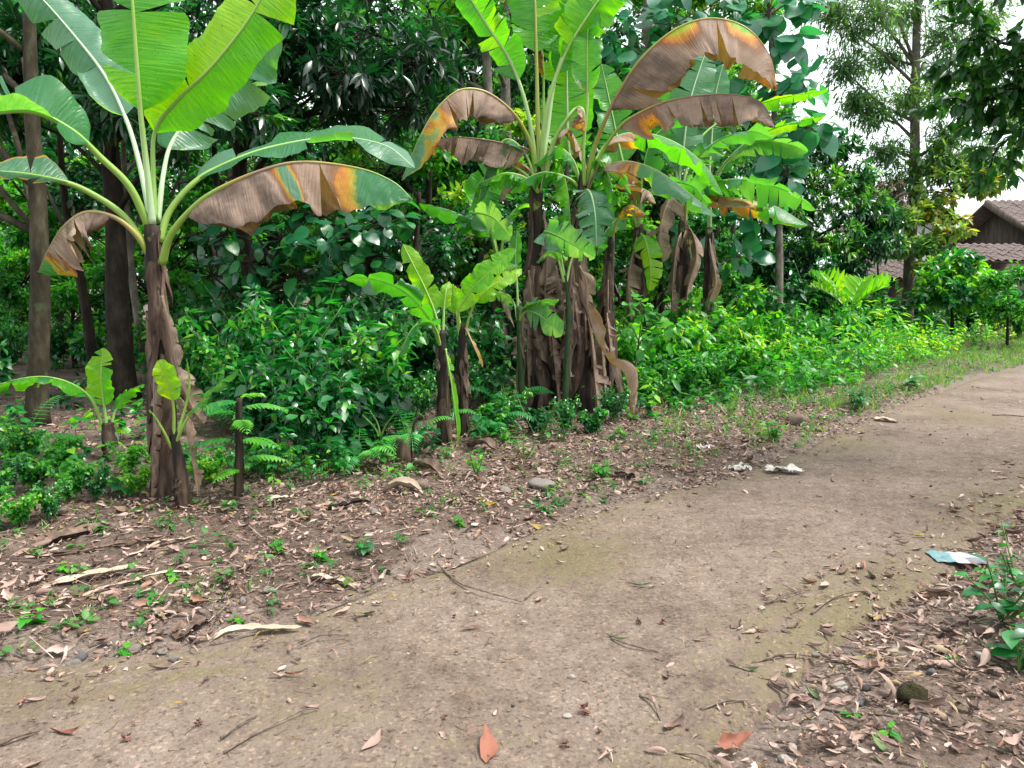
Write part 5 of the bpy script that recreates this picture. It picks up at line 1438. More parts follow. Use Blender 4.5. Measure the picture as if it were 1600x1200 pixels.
def frond_leaflets(mb, base, az, L, rise, drop, n=12, leaf=T_LANCE, ll=.3, W=1.0, var=.5, r=rng, wood=None, lean=.25, nv=(0, 0, 1.0)):
    t = np.linspace(0.18, 1, n)
    d = np.array([math.cos(az), math.sin(az), 0])
    c = base + d * (L * t)[:, None] + np.array([0, 0, 1]) * (rise * t - drop * t * t)[:, None]
    tg = unit(np.gradient(c, axis=0))
    sd_ = unit(np.cross(tg, [0, 0, 1]))
    s = ll * L * np.sin(np.pi * (t * .82 + .14)) ** .7
    for sg in (1, -1):
        place(mb, leaf, c, unit(sd_ * sg + tg * .45 + np.array([0, 0, -lean])), np.tile(nv, (n, 1)) + r.normal(size=(n, 3)) * .15, s, W, np.clip(var + .1 * r.normal(size=n), 0, 1))
    place(mb, leaf, c[-1:], tg[-1:], np.array([[0, 0, 1.0]]), s[-1:] * 1.2, W, var)
    if wood is not None:
        full = np.vstack([base, c])
        sticks(wood, full[:-1], full[1:], .004, .003)


fp = G(1320, 560)
ft = thing('feather_leaf_plant', (fp[0], fp[1], gz(fp[0], fp[1])), 'plant with large upright feathered yellow-green leaves below the dome-shaped mango tree', 'plant')
wood = MB()
tube(wood, spline([fp, fp + [0, 0, .6], fp + [.05, 0, 1.0]], 8), np.linspace(.03, .015, 8), 6)
link('stem', wood.mesh('stem', M_GSTEM, off=np.array(ft.location)), ft)
for i, az in enumerate([.1, .5, 2.7, 3.1, -.4, 3.6, 1.6, 4.6]):
    mb, wd = MB(), MB()
    frond_leaflets(mb, fp + np.array([.03, 0, .95]), az, .75, .75 + .12 * (i % 3), .3, 8, T_LANCE, .55, 1.0, .6, rng, mb, -.9, (0, -1, .35))
    link('leaf', mb.mesh('feather_leaf', M_FROND, off=np.array(ft.location)), ft)

# ------------------------------------------------------------------ uncountable low growth
FE_PX = [(-900, 930), (-300, 890), (0, 852), (250, 806), (500, 757), (690, 716), (850, 690), (1000, 658), (1100, 646), (1200, 628), (1300, 612), (1450, 566), (1600, 530), (1900, 508), (2600, 485)]
FE_G = spline([G(*p)[:2] for p in FE_PX], 120)


def scatter(n, x0, x1, y0, y1, r, dens):
    x, y = r.uniform(x0, x1, n), r.uniform(y0, y1, n)
    keep = r.random(n) < dens(x, y)
    return x[keep], y[keep]


def inview(x, y, m=250):
    p = proj(np.stack([x, y, np.zeros_like(x)], 1))
    return (p[:, 0] > -m) & (p[:, 0] < 1600 + m)


def herb_mass(name, label, x, y, h0, h1, leaf, lmat, L, k, r, W=1.0, stem=.003, spread=.35, droop=.25):
    n = len(x)
    z = gh(x, y)
    h = r.uniform(h0, h1, n) * (.55 + .9 * sstep(-.5, .6, vnoise(x * 1.2 + 21, y * 1.2)))
    top = np.stack([x + r.normal(size=n) * h * .2, y + r.normal(size=n) * h * .2, z + h], 1)
    bot = np.stack([x, y, z - .01], 1)
    mb = MB()
    sticks(mb, bot, top, stem, stem * .6, .3)
    u = r.random((n, k)) ** .6 * .85 + .18
    pos = bot[:, None] + (top - bot)[:, None] * u[..., None]
    a = rdir(n * k, r) * [1, 1, .3] + [0, 0, .15 - droop]
    pos = pos.reshape(-1, 3) + unit(a) * L * .15
    pv = np.repeat(np.clip(.45 + .2 * r.normal(size=n) + .4 * vnoise(x * .9, y * .9), 0, 1), k)
    place(mb, leaf, pos, a, np.array([0, 0, 1]) + r.normal(size=(n * k, 3)) * .3, L * r.uniform(.5, 1.25, n * k), W, np.clip(pv + .12 * r.normal(size=n * k), 0, 1))
    return tag(link(name, mb.mesh(name, lmat)), label, 'undergrowth', kind='stuff')


r = np.random.default_rng(808)
fe = lambda x, y: side(FE_G, x, y, 1)
# shaded undergrowth all through the forest
x, y = scatter(9200, -9, 15, 3.5, 24, r, lambda x, y: (fe(x, y) > -.05) * inview(x, y) * np.clip(1.15 - fe(x, y) * .045, .3, 1) * ((x < 1.5 + y * .02) | (fe(x, y) > 3)) * (.45 + .55 * sstep(-.4, .2, vnoise(x * .8, y * .8))) * np.where(x < -.36 * y, .42, 1) * ((np.hypot(x - .4, y - 7.9) > .75) | (r.random(len(x)) < .15)) * ((np.hypot(x + .68, y - 6.5) > .4) | (r.random(len(x)) < .2)))
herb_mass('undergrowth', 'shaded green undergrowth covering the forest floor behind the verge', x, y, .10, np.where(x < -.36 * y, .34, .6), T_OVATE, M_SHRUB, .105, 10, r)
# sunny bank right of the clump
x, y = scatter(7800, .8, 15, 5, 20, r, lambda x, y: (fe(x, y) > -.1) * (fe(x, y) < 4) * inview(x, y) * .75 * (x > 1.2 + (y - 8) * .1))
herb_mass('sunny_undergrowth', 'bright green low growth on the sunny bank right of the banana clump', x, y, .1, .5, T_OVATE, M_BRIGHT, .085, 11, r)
x, y = scatter(2300, 1.6, 15, 8, 19, r, lambda x, y: (fe(x, y) > .2) * (fe(x, y) < 3) * inview(x, y) * .6)
herb_mass('sunny_undergrowth', 'long-leaved bright growth rising from the sunny bank', x, y, .35, .95, T_LANCE, M_BRIGHT, .2, 9, r, 1.2)
# herbs at the left verge
x, y = scatter(3000, -6, 0, 3.6, 7.5, r, lambda x, y: (fe(x, y) > -.25) * (fe(x, y) < 1.3) * inview(x, y) * .6 * (vnoise(x * 1.4 + 3, y * 1.4) > 0))
herb_mass('verge_herbs', 'ankle-high green herbs along the shaded verge at the left', x, y, .06, .26, T_OVATE, M_SHRUB, .06, 9, r)
# weeds in the litter strip between the road and the forest
ROADSIDE = lambda x, y: side(L_G, x, y, 1)
x, y = scatter(19000, -5, 14, 2.5, 18, r, lambda x, y: (ROADSIDE(x, y) > .1) * (fe(x, y) < .25) * inview(x, y) * (.14 + .86 * (vnoise(x * 1.9 + 40, y * 1.9) > np.where(y > 6.3, -.2, -.02))) * .55)
herb_mass('verge_weeds', 'scattered small weeds sprouting through the leaf litter beside the road', x, y, .03, .13, T_OVATE, M_WEED, .045, 7, r, stem=.0015)


def grass_mass(name, label, x, y, h0, h1, r, lmat=M_GRASS, k=6):
    n = len(x)
    z = gh(x, y)
    pos = np.repeat(np.stack([x, y, z - .005], 1), k, 0) + r.normal(size=(n * k, 3)) * [.02, .02, 0]
    a = rdir(n * k, r) * [.6, .6, 0] + [0, 0, 1]
    nr = -rdir(n * k, r) * [1, 1, 0] + [0, 0, .3]
    mb = MB()
    place(mb, T_BLADE, pos, a, nr, r.uniform(h0, h1, n * k), 1.1, np.clip(.45 + .25 * r.normal(size=n * k), 0, 1))
    return tag(link(name, mb.mesh(name, lmat)), label, 'grass', kind='stuff')


x, y = scatter(12500, 1.5, 16, 6, 22, r, lambda x, y: (ROADSIDE(x, y) > .06) * (fe(x, y) < .9) * inview(x, y) * np.clip((y - 6) / 5, .1, 1) * (.3 + .7 * (vnoise(x * 1.3 + 5, y * 1.3) > -.25)))
grass_mass('grass', 'short pale green grass on the far verge along the right side of the picture', x, y, .06, .17, r)
x, y = scatter(2600, -5, 4, 3, 10, r, lambda x, y: (ROADSIDE(x, y) > .2) * (fe(x, y) < .3) * inview(x, y) * (vnoise(x * 1.5 + 15, y * 1.5) > .25))
grass_mass('grass', 'sparse grass tufts in the leaf litter in the middle of the verge', x, y, .03, .09, r)

rr_ = lambda x, y: side(R_G, x, y, -1)
outside = lambda x, y: np.nan_to_num(proj(np.stack([x, y, np.zeros_like(x)], 1))[:, 0], nan=9999) > 1660
x, y = scatter(6500, 1.5, 13, 0, 13, r, lambda x, y: (rr_(x, y) > .8) * outside(x, y) * .55)
herb_mass('undergrowth', 'green undergrowth on the right side of the road, beyond the edge of the picture', x, y, .06, .42, T_DIA, M_SHRUB, .1, 10, r)
# ferns of the bank and the thicket
r = np.random.default_rng(919)
gFern = 'ferns in the undergrowth'
for px, py, s, lab in [(1100, 600, .75, 'fern with pale arching fronds right of the banana clump'), (1180, 585, .8, 'fern with arching fronds in the middle of the sunny bank'),
                       (1250, 565, .9, 'broad pale fern below the dome-shaped mango tree'), (1215, 575, .85, 'fern in the sunny bank beside the broad pale fern'), (1300, 560, .9, 'fern near the feather-leaved plant'),
                       (560, 735, .45, 'low fern in front of the dark thicket shrubs'), (640, 715, .5, 'fern behind the cut stump left of the twin bananas'), (770, 690, .55, 'fern in the shade right of the twin bananas'),
                       (790, 660, .6, 'fern in the shade left of the clump foot'), (420, 745, .4, 'small fern at the thicket edge right of the cut stalk'), (30, 745, .6, 'palm-like fern at the left edge below the long banana leaf'),
                       (400, 700, .6, 'feathery plant right of the cut stalk'), (345, 690, .6, 'feathery plant left of the cut stalk'), (1040, 610, .8, 'fern beside the hanging dead leaf of the clump'), (1075, 590, 1.0, 'tall fern behind the heart-leaved sapling'), (1145, 575, 1.1, 'tallest fern in the middle of the sunny bank'), (1225, 560, 1.1, 'tall pale fern at the upper edge of the sunny bank'), (1275, 575, .8, 'fern low on the bank below the feather-leaved plant'), (1360, 555, .9, 'fern left of the tall roadside trunk')]:
    p = G(px, py)
    base = np.array([p[0], p[1], gz(p[0], p[1])])
    t = thing('fern', base, lab, 'fern', gFern)
    for i in range(9):
        mb = MB()
        frond_leaflets(mb, base + [0, 0, .02], i * .7 + r.random() * .5, s * r.uniform(.6, .9), s * r.uniform(.9, 1.5), s * r.uniform(.7, 1.1), 15, T_LANCE, .26, .9, r.uniform(.3, .7), r, mb, .15)
        link('frond', mb.mesh('frond', M_FERN, off=base), t)

# feathery sprays on the cut stalk
st = [o for o in COL.objects if o.name.startswith('cut_stalk_plant')][0]
bo = np.array(st.location)
for (px, py, az, s) in [(374, 640, .3, .3), (373, 650, 2.8, .28), (376, 690, -.4, .32), (372, 690, 3.6, .3), (377, 720, .2, .3), (374, 735, 4.4, .26), (375, 625, 1.2, .26), (375, 630, 4.0, .28), (374, 660, 5.2, .3)]:
    mb = MB()
    frond_leaflets(mb, P(px, py, 5.2), az, s, s * .5, s * .55, 10, T_OVATE, .26, .9, .75, r, mb, .2)
    link('leaf_spray', mb.mesh('leaf_spray', M_FERN, off=bo), st)


# ------------------------------------------------------------------ small plants one can count, leaf by leaf
def seedling(px, py, h, nst, nl, L, label, meshes=HERB_LEAF, group='seedlings on the verge', name='seedling', seed=0, z=None):
    r = np.random.default_rng(seed + 5000)
    p = G(px, py)
    base = np.array([p[0], p[1], gz(p[0], p[1])])
    t = thing(name, base, label, 'plant', group)
    wood = MB()
    pos, ax, nr = [], [], []
    for i in range(nst):
        e = base + np.array([r.normal() * h * .35, r.normal() * h * .35, h * r.uniform(.6, 1.05)])
        s = spline([base - [0, 0, .01], (base + e) / 2 + r.normal(size=3) * h * .05, e], 8)
        tube(wood, s, np.linspace(.0045, .002, 8) * (1 + h), 5)
        for j in range(nl):
            u = .25 + .75 * (j + .5) / nl
            q = np.array([np.interp(u, np.linspace(0, 1, 8), s[:, k]) for k in range(3)])
            a = j * 2.4 + r.random()
            d = np.array([math.cos(a), math.sin(a), r.uniform(-.25, .35)])
            pos.append(q)
            ax.append(d)
            nr.append(np.array([0, 0, 1]) + r.normal(size=3) * .2)
    link('stem', wood.mesh('stem', M_GSTEM, off=base), t)
    leaf_objects(t, meshes, np.array(pos), np.array(ax), np.array(nr), L * r.uniform(.6, 1.15, len(pos)), r)
    return t


seeds = [(1565, 985, .30, 6, 7, .085, 'leafy green plant at the right edge beside the flattened carton', HERB_DARK), (1590, 1060, .20, 4, 5, .11, 'broad-leaved plant at the right edge above the littered corner', HERB_DARK),
         (1600, 940, .30, 5, 6, .08, 'leafy plant rising at the right edge behind the other', HERB_DARK), (1545, 905, .07, 4, 5, .04, 'tiny bright weed touching the flattened carton', HERB_LEAF),
         (565, 868, .10, 4, 4, .075, 'seedling with stiff upright leaves in the litter left of the road', HERB_DARK), (935, 752, .15, 5, 5, .075, 'bright round-leaved seedling beside the grey slab stone', HERB_LEAF),
         (1205, 690, .20, 7, 6, .085, 'yellow-green spreading weed beside the round stone', HERB_LEAF), (745, 745, .22, 4, 5, .07, 'yellow-green seedling in front of the twin bananas', HERB_LEAF),
         (700, 720, .15, 3, 5, .06, 'seedling at the foot of the left twin banana', HERB_LEAF), (625, 752, .16, 3, 5, .06, 'seedling in front of the cut stump', HERB_LEAF), (820, 725, .22, 3, 6, .06, 'leggy yellowing seedling left of the clump foot', HERB_LEAF),
         (790, 700, .2, 4, 6, .07, 'leafy seedling between the twins and the clump', HERB_LEAF), (880, 700, .35, 5, 8, .07, 'round-leaved green seedling at the clump foot', HERB_DARK), (970, 690, .15, 3, 5, .07, 'bright seedling under the hanging dead leaf', HERB_LEAF),
         (840, 695, .4, 4, 8, .07, 'taller green seedling leaning on the clump', HERB_DARK), (905, 640, 1.0, 2, 9, .09, 'thin-stemmed sapling with yellow and green leaves before the clump', HERB_LEAF),
         (1420, 610, .25, 5, 6, .12, 'dark green tuft on the far grassy verge', HERB_DARK), (1340, 640, .32, 7, 6, .12, 'low dark bush at the verge where the road narrows', HERB_DARK), (45, 985, .07, 3, 4, .06, 'bright seedling in the litter at the left edge', HERB_LEAF),
         (265, 905, .07, 4, 4, .05, 'small green sprout in the middle of the left litter bank', HERB_LEAF), (435, 870, .10, 4, 4, .05, 'sprout cluster right of the left litter bank', HERB_LEAF), (240, 950, .06, 3, 4, .05, 'sprout beside the brown stick', HERB_LEAF),
         (195, 1015, .05, 3, 4, .05, 'little pale sprout beside the stones at the road edge', HERB_LEAF), (370, 965, .05, 3, 4, .045, 'sprout just above the pale sheath strip', HERB_LEAF), (1385, 1165, .04, 2, 4, .05, 'green sprout in the littered corner', HERB_LEAF),
         (1330, 1120, .03, 2, 3, .035, 'tiny sprout beside the long twig', HERB_LEAF), (1490, 1045, .03, 2, 3, .04, 'tiny sprout among the leaves of the corner', HERB_LEAF), (850, 800, .04, 6, 5, .035, 'creeping weed patch at the road edge in the middle', HERB_LEAF),
         (720, 830, .06, 6, 5, .04, 'creeping green weed patch in the middle of the litter', HERB_LEAF), (500, 880, .08, 4, 4, .05, 'weed with narrow leaves in the litter', HERB_LEAF), (100, 900, .07, 4, 4, .05, 'sprout below the herb bushes at the left', HERB_LEAF)]
for i, (px, py, h, ns_, nl, L, lab, me) in enumerate(seeds):
    seedling(px, py, h, ns_, nl, L, lab, me, 'plants at the right edge' if px > 1540 else 'seedlings on the verge', seed=i)

# saplings with bare stalks by the stump
for i, (px, py, D, pts, r0, lab) in enumerate([(645, 730, 6.3, [(645, 735, 6.3), (645, 690, 6.3), (647, 662, 6.3), (655, 648, 6.3)], .018, 'thin dark broken stalk beside the cut stump'),
                                               (598, 740, 6.15, [(596, 742, 6.15), (596, 710, 6.15), (594, 680, 6.15)], .022, 'small shoot with split green leaf stalks left of the stump')]):
    base = P(*pts[0])
    base[2] = gz(base[0], base[1])
    t = thing('bare_shoot', base, lab, 'plant', 'shoots by the stump')
    w = MB()
    tube(w, spline([P(*q) for q in pts], 10), np.linspace(r0, r0 * .6, 10), 8, rough=.15, seed=i)
    link('stem', w.mesh('stem', M_STEM, off=base), t)
    if i == 1:
        for q in ([(594, 684, 6.15), (585, 668, 6.15), (566, 648, 6.15)], [(594, 684, 6.15), (590, 662, 6.15), (578, 642, 6.1)], [(595, 684, 6.15), (602, 666, 6.15), (622, 640, 6.1)]):
            w = MB()
            tube(w, spline([P(*a_) for a_ in q], 8), np.linspace(.011, .004, 8), 6)
            link('leaf_stalk', w.mesh('leaf_stalk', M_GSTEM, off=base), t)
b_ = P(630, 730, 6.3)
b_[2] = gz(b_[0], b_[1])
t = thing('banana_stump', b_, 'short cut brown banana stump between two thin stalks', 'stump')
w = MB()
tube(w, np.array([b_ + [0, 0, -.04], b_ + [0, 0, .06], b_ + [.005, 0, .16], b_ + [.008, 0, .19]]), [.075, .068, .064, .05], 14, rough=.18, seed=9)
link('stem', w.mesh('stem', M_SHEATH, off=b_), t)
w = MB()
tube(w, np.array([b_ + [.008, 0, .188], b_ + [.008, 0, .197]]), [.045, .04], 12, rough=.1)
link('cut_face', w.mesh('cut_face', M_PALE, off=b_), t)

# ------------------------------------------------------------------ fallen leaves
def curled(seed, asp, bend, cup, twist, ragged=.0):
    r = np.random.default_rng(seed)
    n, V, t = 8, [], []
    xs_ = np.linspace(0, 1, n)
    w = asp * np.sin(np.pi * np.clip(xs_, .0, 1) ** .85) ** .8
    ang = bend * (xs_ - .4)
    px_, pz = np.concatenate([[0], np.cumsum(np.cos((ang[1:] + ang[:-1]) / 2))]) / (n - 1), np.concatenate([[0], np.cumsum(np.sin((ang[1:] + ang[:-1]) / 2))]) / (n - 1)
    side_b = r.normal() * .12
    for i in range(n):
        tw = twist * (xs_[i] - .5)
        for j, v in enumerate((-1, -.5, 0, .5, 1)):
            yy, z_ = v * w[i], .6 * cup * w[i] * v * v
            yy = yy * (1 + ragged * r.normal())
            V.append((px_[i] - .5, yy * math.cos(tw) - z_ * math.sin(tw) + side_b * xs_[i] ** 2, pz[i] + yy * math.sin(tw) + z_ * math.cos(tw)))
    V = np.array(V)
    V[:, 2] -= np.percentile(V[:, 2], 12)
    for i in range(n - 1):
        for j in range(4):
            a = i * 5 + j
            t += [(a, a + 5, a + 6), (a, a + 6, a + 1)]
    return V, np.array(t)


LT = [curled(s, *q) for s, q in enumerate([(.10, 1.4, 1.6, 1.8, .18), (.13, 2.4, 2.0, -1.4, .2), (.075, 1.6, 1.2, 2.6, .16), (.15, 1.0, .8, .9, .16), (.11, 2.8, 2.0, 1.8, .2), (.065, -1.6, 1.5, -2.2, .15), (.19, 1.4, 1.2, -1.2, .24),
                                           (.055, 1.2, 1.6, 2.8, .15), (.13, -1.4, -1.2, 1.4, .18), (.11, 2.0, 2.6, .9, .18), (.21, 1.0, .9, 1.0, .26), (.09, -2.0, -1.4, 2.0, .18)])]


def thin(VT):
    V, t = VT
    V = V.reshape(8, 5, 3)[[0, 2, 4, 5, 7]][:, [0, 2, 4]].reshape(-1, 3)
    t = []
    for i in range(4):
        for j in range(2):
            a = i * 3 + j
            t += [(a, a + 3, a + 4), (a, a + 4, a + 1)]
    return V, np.array(t)


LT_S = [thin(v) for v in LT]
LT_ME = [MB().add(V, t, .13 * i).mesh('fallen_leaf', M_LITTER) for i, (V, t) in enumerate(LT)]
r = np.random.default_rng(1212)


def lit_density(x, y):
    l, q = offroad(x, y)
    f = fe(x, y)
    d = np.zeros_like(x)
    d = np.where((l > 0) & (f < .6), np.clip(.85 + l * .5, 0, 1), d)
    d = np.where((l > 0) & (f >= .6), .35, d)
    d = np.where((l > -.5) & (l <= 0), .5 * (1 + l / .5) ** 2.2 + .035, d)
    d = np.where((l <= -.5) & (q < -.4), .017, d)
    d = np.where((q >= -.5) & (q < 0), .05 + .6 * (q + .5), d)
    d = np.where(q >= 0, .85, d)
    d = d * (.5 + .5 * sstep(-.4, .1, vnoise(x * 1.6 + 70, y * 1.6)))
    return d * np.where(y > 9, .6, 1)


x1, y1 = scatter(102000, -6, 9, 1.6, 11, r, lambda x, y: lit_density(x, y) * inview(x, y, 120))
x4, y4 = scatter(17000, 1.2, 6, .3, 5, r, lambda x, y: (rr_(x, y) > -.2) * (rr_(x, y) < 2.2) * outside(x, y) * .5)
x2, y2 = scatter(11500, -1.5, 4.2, 1.8, 4.6, r, lambda x, y: lit_density(x, y) * (side(R_G, x, y, -1) > -.5) * .6 * inview(x, y, 120))
x3, y3 = scatter(5000, 0, 14, 9, 20, r, lambda x, y: lit_density(x, y) * .6 * inview(x, y, 120))
x, y = np.concatenate([x1, x2, x3, x4]), np.concatenate([y1, y2, y3, y4])
n = len(x)
l, q = offroad(x, y)
on = np.maximum(l, q) < -.03
z = np.where(on, .004, gh(x, y) + .004 + r.random(n) * .03)
Lf = np.clip(r.gamma(3.0, .0155, n), .015, np.where(on, .1, .155))
kind = r.integers(0, len(LT), n)
az = r.random(n) * 6.283
nr = np.array([0, 0, 1.0]) + r.normal(size=(n, 3)) * np.where(on, .15, .5)[:, None]
axv = np.stack([np.cos(az), np.sin(az), np.where(on, 0, r.normal(size=n) * .22)], 1)
pos = np.stack([x, y, z], 1)
var = r.random(n)
pj = proj(pos)
size = Lf * F / pj[:, 2]
pj = np.nan_to_num(pj, nan=9999.0)
vis = (pj[:, 0] > 5) & (pj[:, 0] < 1595) & (pj[:, 1] > 600) & (pj[:, 1] < 1195)
score = np.where(vis, size * np.where(on, 1.5, 1.0), -1)
big = np.argsort(-score)[:290]
isbig = np.zeros(n, bool)
isbig[big] = True
mb = MB()
for k in range(len(LT)):
    m = (kind == k) & ~isbig
    place(mb, LT_S[k], pos[m], axv[m], nr[m], Lf[m], 1.0, var[m])
xf, yf = scatter(64000, -6, 8, 1.6, 10, r, lambda x, y: lit_density(x, y) ** 1.2 * inview(x, y, 80))
nf = len(xf)
lf_, qf_ = offroad(xf, yf)
zf = np.where(np.maximum(lf_, qf_) < -.03, .003, gh(xf, yf) + .004 + r.random(nf) * .015)
place(mb, T_DIA, np.stack([xf, yf, zf], 1), rdir(nf, r) * [1, 1, .35], np.array([0, 0, 1]) + r.normal(size=(nf, 3)) * .5, np.clip(r.gamma(3, .008, nf), .006, .06), r.uniform(.4, 1.4, nf), r.random(nf))
tag(link('leaf_litter', mb.mesh('leaf_litter', M_LITTER)), 'brown dry leaf litter covering both verges of the road', 'leaf litter', kind='stuff')
MARKS = [(400, 990, 'around the pale sheath strip'), (120, 1030, 'near the left edge stones'), (105, 1148, 'near the reddish wavy leaf'), (430, 1140, 'near the long thin twig'),
         (160, 900, 'near the pale leaf strips'), (500, 890, 'near the upright seedling'), (740, 920, 'around the long curved twig'), (768, 1160, 'near the red-brown leaf'),
         (1000, 930, 'near the yellow-green leaf'), (950, 1110, 'around the dark seed husks'), (1150, 1165, 'near the reddish curled leaf'), (1310, 940, 'around the grey arched twig'),
         (1494, 874, 'around the flattened carton'), (1240, 1040, 'around the pale straight twig'), (1340, 1075, 'around the pale pinkish stone'), (1425, 1100, 'around the mossy stone'), (1540, 1040, 'under the right-edge plants'),
         (1250, 1170, 'near the two bottom stones'), (1400, 1165, 'below the mossy stone'), (1550, 1150, 'in the lower right corner'), (1225, 738, 'around the white wrappers'), (850, 790, 'around the grey slab stone'), (1440, 760, 'on the far bend')]
for i in big:
    o = bpy.data.objects.new('fallen_leaf', LT_ME[kind[i]])
    COL.objects.link(o)
    X_ = unit(axv[i])
    Z_ = unit(nr[i] - (nr[i] @ X_) * X_)
    Y_ = np.cross(Z_, X_)
    M = Matrix.Identity(4)
    for k in range(3):
        M[k][0], M[k][1], M[k][2], M[k][3] = X_[k] * Lf[i], Y_[k] * Lf[i], Z_[k] * Lf[i], pos[i, k]
    o.matrix_world = M
    where = MARKS[int(np.argmin([(pj[i, 0] - a_) ** 2 + 2 * (pj[i, 1] - b_) ** 2 for a_, b_, _ in MARKS]))][2]
    how = 'large' if Lf[i] > .105 else 'small' if Lf[i] < .075 else 'middling'
    if on[i]:
        tag(o, f'{how} dry leaf lying on the bare road {where}', 'leaf', 'fallen leaves on the road')
    elif q[i] > -.05:
        tag(o, f'{how} dry leaf in the right-hand litter {where}', 'leaf', 'fallen leaves in the lower right corner')
    else:
        tag(o, f'{how} dry leaf in the litter bank {where}', 'leaf', 'fallen leaves in the litter bank')


def one_leaf(px, py, Lm, az_, k, m_, label, tilt=(0, 0), name='fallen_leaf', wid=1.0):
    V, t = LT[k]
    p = G(px, py)
    zz_ = gz(p[0], p[1])
    o = link(name, MB().add(V * [1, wid, 1], t, .3).mesh('single_leaf', m_), None, (p[0], p[1], zz_ + .006))
    o.rotation_euler = (tilt[0], tilt[1], az_)
    o.scale = (Lm, Lm, Lm)
    return tag(o, label, 'leaf', 'single fallen leaves')


one_leaf(768, 1172, .16, 1.35, 3, M_RED, 'red-brown creased leaf lying at the bottom edge of the road', (.25, -.1), wid=1.2)
one_leaf(1150, 1165, .15, .25, 6, M_RED, 'reddish curled leaf near the bottom edge left of the littered corner', (.3, .1))
one_leaf(458, 1055, .12, -.1, 7, M_RED, 'orange-red rolled leaf on the road near the pale sheath strip')
one_leaf(105, 1148, .13, -.15, 2, M_RED, 'reddish wavy leaf on the road at the lower left')
one_leaf(280, 1105, .06, .25, 5, M_YELLOW, 'small orange-yellow leaf on the road at the lower left')
one_leaf(618, 937, .05, .05, 5, M_YELLOW, 'small yellow leaf on the road below the litter bank')
one_leaf(1002, 916, .13, -.2, 7, M_GREENLEAF, 'narrow yellow-green leaf in the middle of the road')
one_leaf(1165, 1050, .13, -.4, 0, M_GREENLEAF, 'pale green pointed leaf beside the littered corner')
one_leaf(1268, 1075, .10, 1.9, 0, M_GREENLEAF, 'grey-green curved leaf in the littered corner', (.2, 0))
one_leaf(1375, 1180, .10, 1.5, 3, M_GREENLEAF, 'pale green torn leaf at the bottom of the littered corner', (.3, 0))
one_leaf(965, 1000, .0001 + .12, -.6, 7, M_GREENLEAF, 'thin yellow-brown leaf curving on the road')
one_leaf(768, 798, .12, -.3, 6, M_YELLOW, 'orange-brown leaf in the litter left of the slab stone', (.3, 0))
one_leaf(1435, 838, .07, .1, 10, M_YELLOW, 'pale yellow scrap of leaf on the road near the carton')
one_leaf(585, 1165, .11, .9, 3, M_PINK, 'pinkish leaf lying flat near the bottom edge left of the red-brown leaf', (.15, 0))
one_leaf(1055, 1135, .13, .8, 4, M_PINK, 'grey-pink curled leaf near the bottom edge in the middle', (.2, 0))

# big strips of dead banana leaf and sheath
def strip(px0, py0, px1, py1, w, label, m_, arch=.02, cup=.5, name='dead_leaf_strip', seed=0, cat='dead leaf'):
    r = np.random.default_rng(seed + 70)
    a_, b_ = G(px0, py0), G(px1, py1)
    a_[2], b_[2] = gz(a_[0], a_[1]), gz(b_[0], b_[1])
    d = unit(b_ - a_)
    s_ = unit(np.cross([0, 0, 1.0], d))
    n_, V = 24, []
    for i in range(n_):
        u = i / (n_ - 1)
        c = a_ + (b_ - a_) * u + np.array([0, 0, .008 + arch * math.sin(math.pi * u) + .012 * vnoise(u * 5 + seed, 0.3)]) + s_ * .03 * math.sin(3 * u + seed)
        ww = w * (min(u / .1, 1) ** .6) * (min((1 - u) / .3, 1) ** .7) + .002
        for j in range(7):
            v = j / 3 - 1
            V.append(c + s_ * v * ww + np.array([0, 0, cup * ww * v * v + .006 * vnoise(u * 14, v * 3 + seed)]))
    V = np.array(V)
    ii = np.arange(n_ * 7).reshape(n_, 7)
    a, b, c, dd = ii[:-1, :-1].ravel(), ii[1:, :-1].ravel(), ii[1:, 1:].ravel(), ii[:-1, 1:].ravel()
    o = link(name, MB().add(V, np.concatenate([np.stack([a, b, c], 1), np.stack([a, c, dd], 1)]), .35, .9, None).mesh(name, m_, off=a_), None, a_)
    return tag(o, label, cat, 'dead leaf strips on the verge')


strip(333, 1004, 470, 980, .022, 'long pale cream sheath strip lying at the edge of the road', M_PALE, .01, .6, 'sheath_strip', 1, 'sheath')
strip(62, 862, 172, 828, .06, 'wide reddish-brown dead leaf lying below the herb bushes at the left', M_SHEATH, .02, .35, seed=2)
strip(40, 880, 290, 845, .014, 'long thin brown leaf stalk across the left litter bank', M_SHEATH, .02, .5, seed=3)
strip(75, 918, 240, 888, .03, 'bundle-like pale dead leaf strip in the left litter bank', M_PALE, .015, .5, seed=4)
strip(120, 935, 330, 890, .012, 'thin pale strip above the brown stick', M_PALE, .015, .5, seed=5)
strip(272, 992, 332, 966, .05, 'broad flat brown leaf piece at the road edge left of the sheath strip', M_SHEATH, .015, .3, seed=6)
strip(480, 908, 560, 912, .02, 'cream curved leaf strip below the weeds in the middle of the verge', M_PALE, .015, .5, seed=7)
strip(205, 875, 300, 840, .012, 'thin pale stalk left of the cut stalk plant', M_PALE, .02, .5, seed=8)
strip(420, 790, 455, 782, .03, 'short pale sheath piece beside the cut stalk plant', M_PALE, .02, .5, seed=9)
strip(650, 735, 690, 745, .06, 'orange-brown curled sheath at the foot of the twin bananas', M_SHEATH, .04, .9, seed=10)
strip(735, 708, 775, 716, .05, 'grey curled sheath right of the twin bananas', M_SHEATH, .05, .9, seed=11)
strip(600, 772, 660, 775, .055, 'pale arched sheath piece in front of the stump', M_PALE, .04, .9, seed=12)
strip(960, 748, 1010, 755, .04, 'olive dead leaf piece near the round-leaved seedling', M_SHEATH, .03, .5, seed=13)
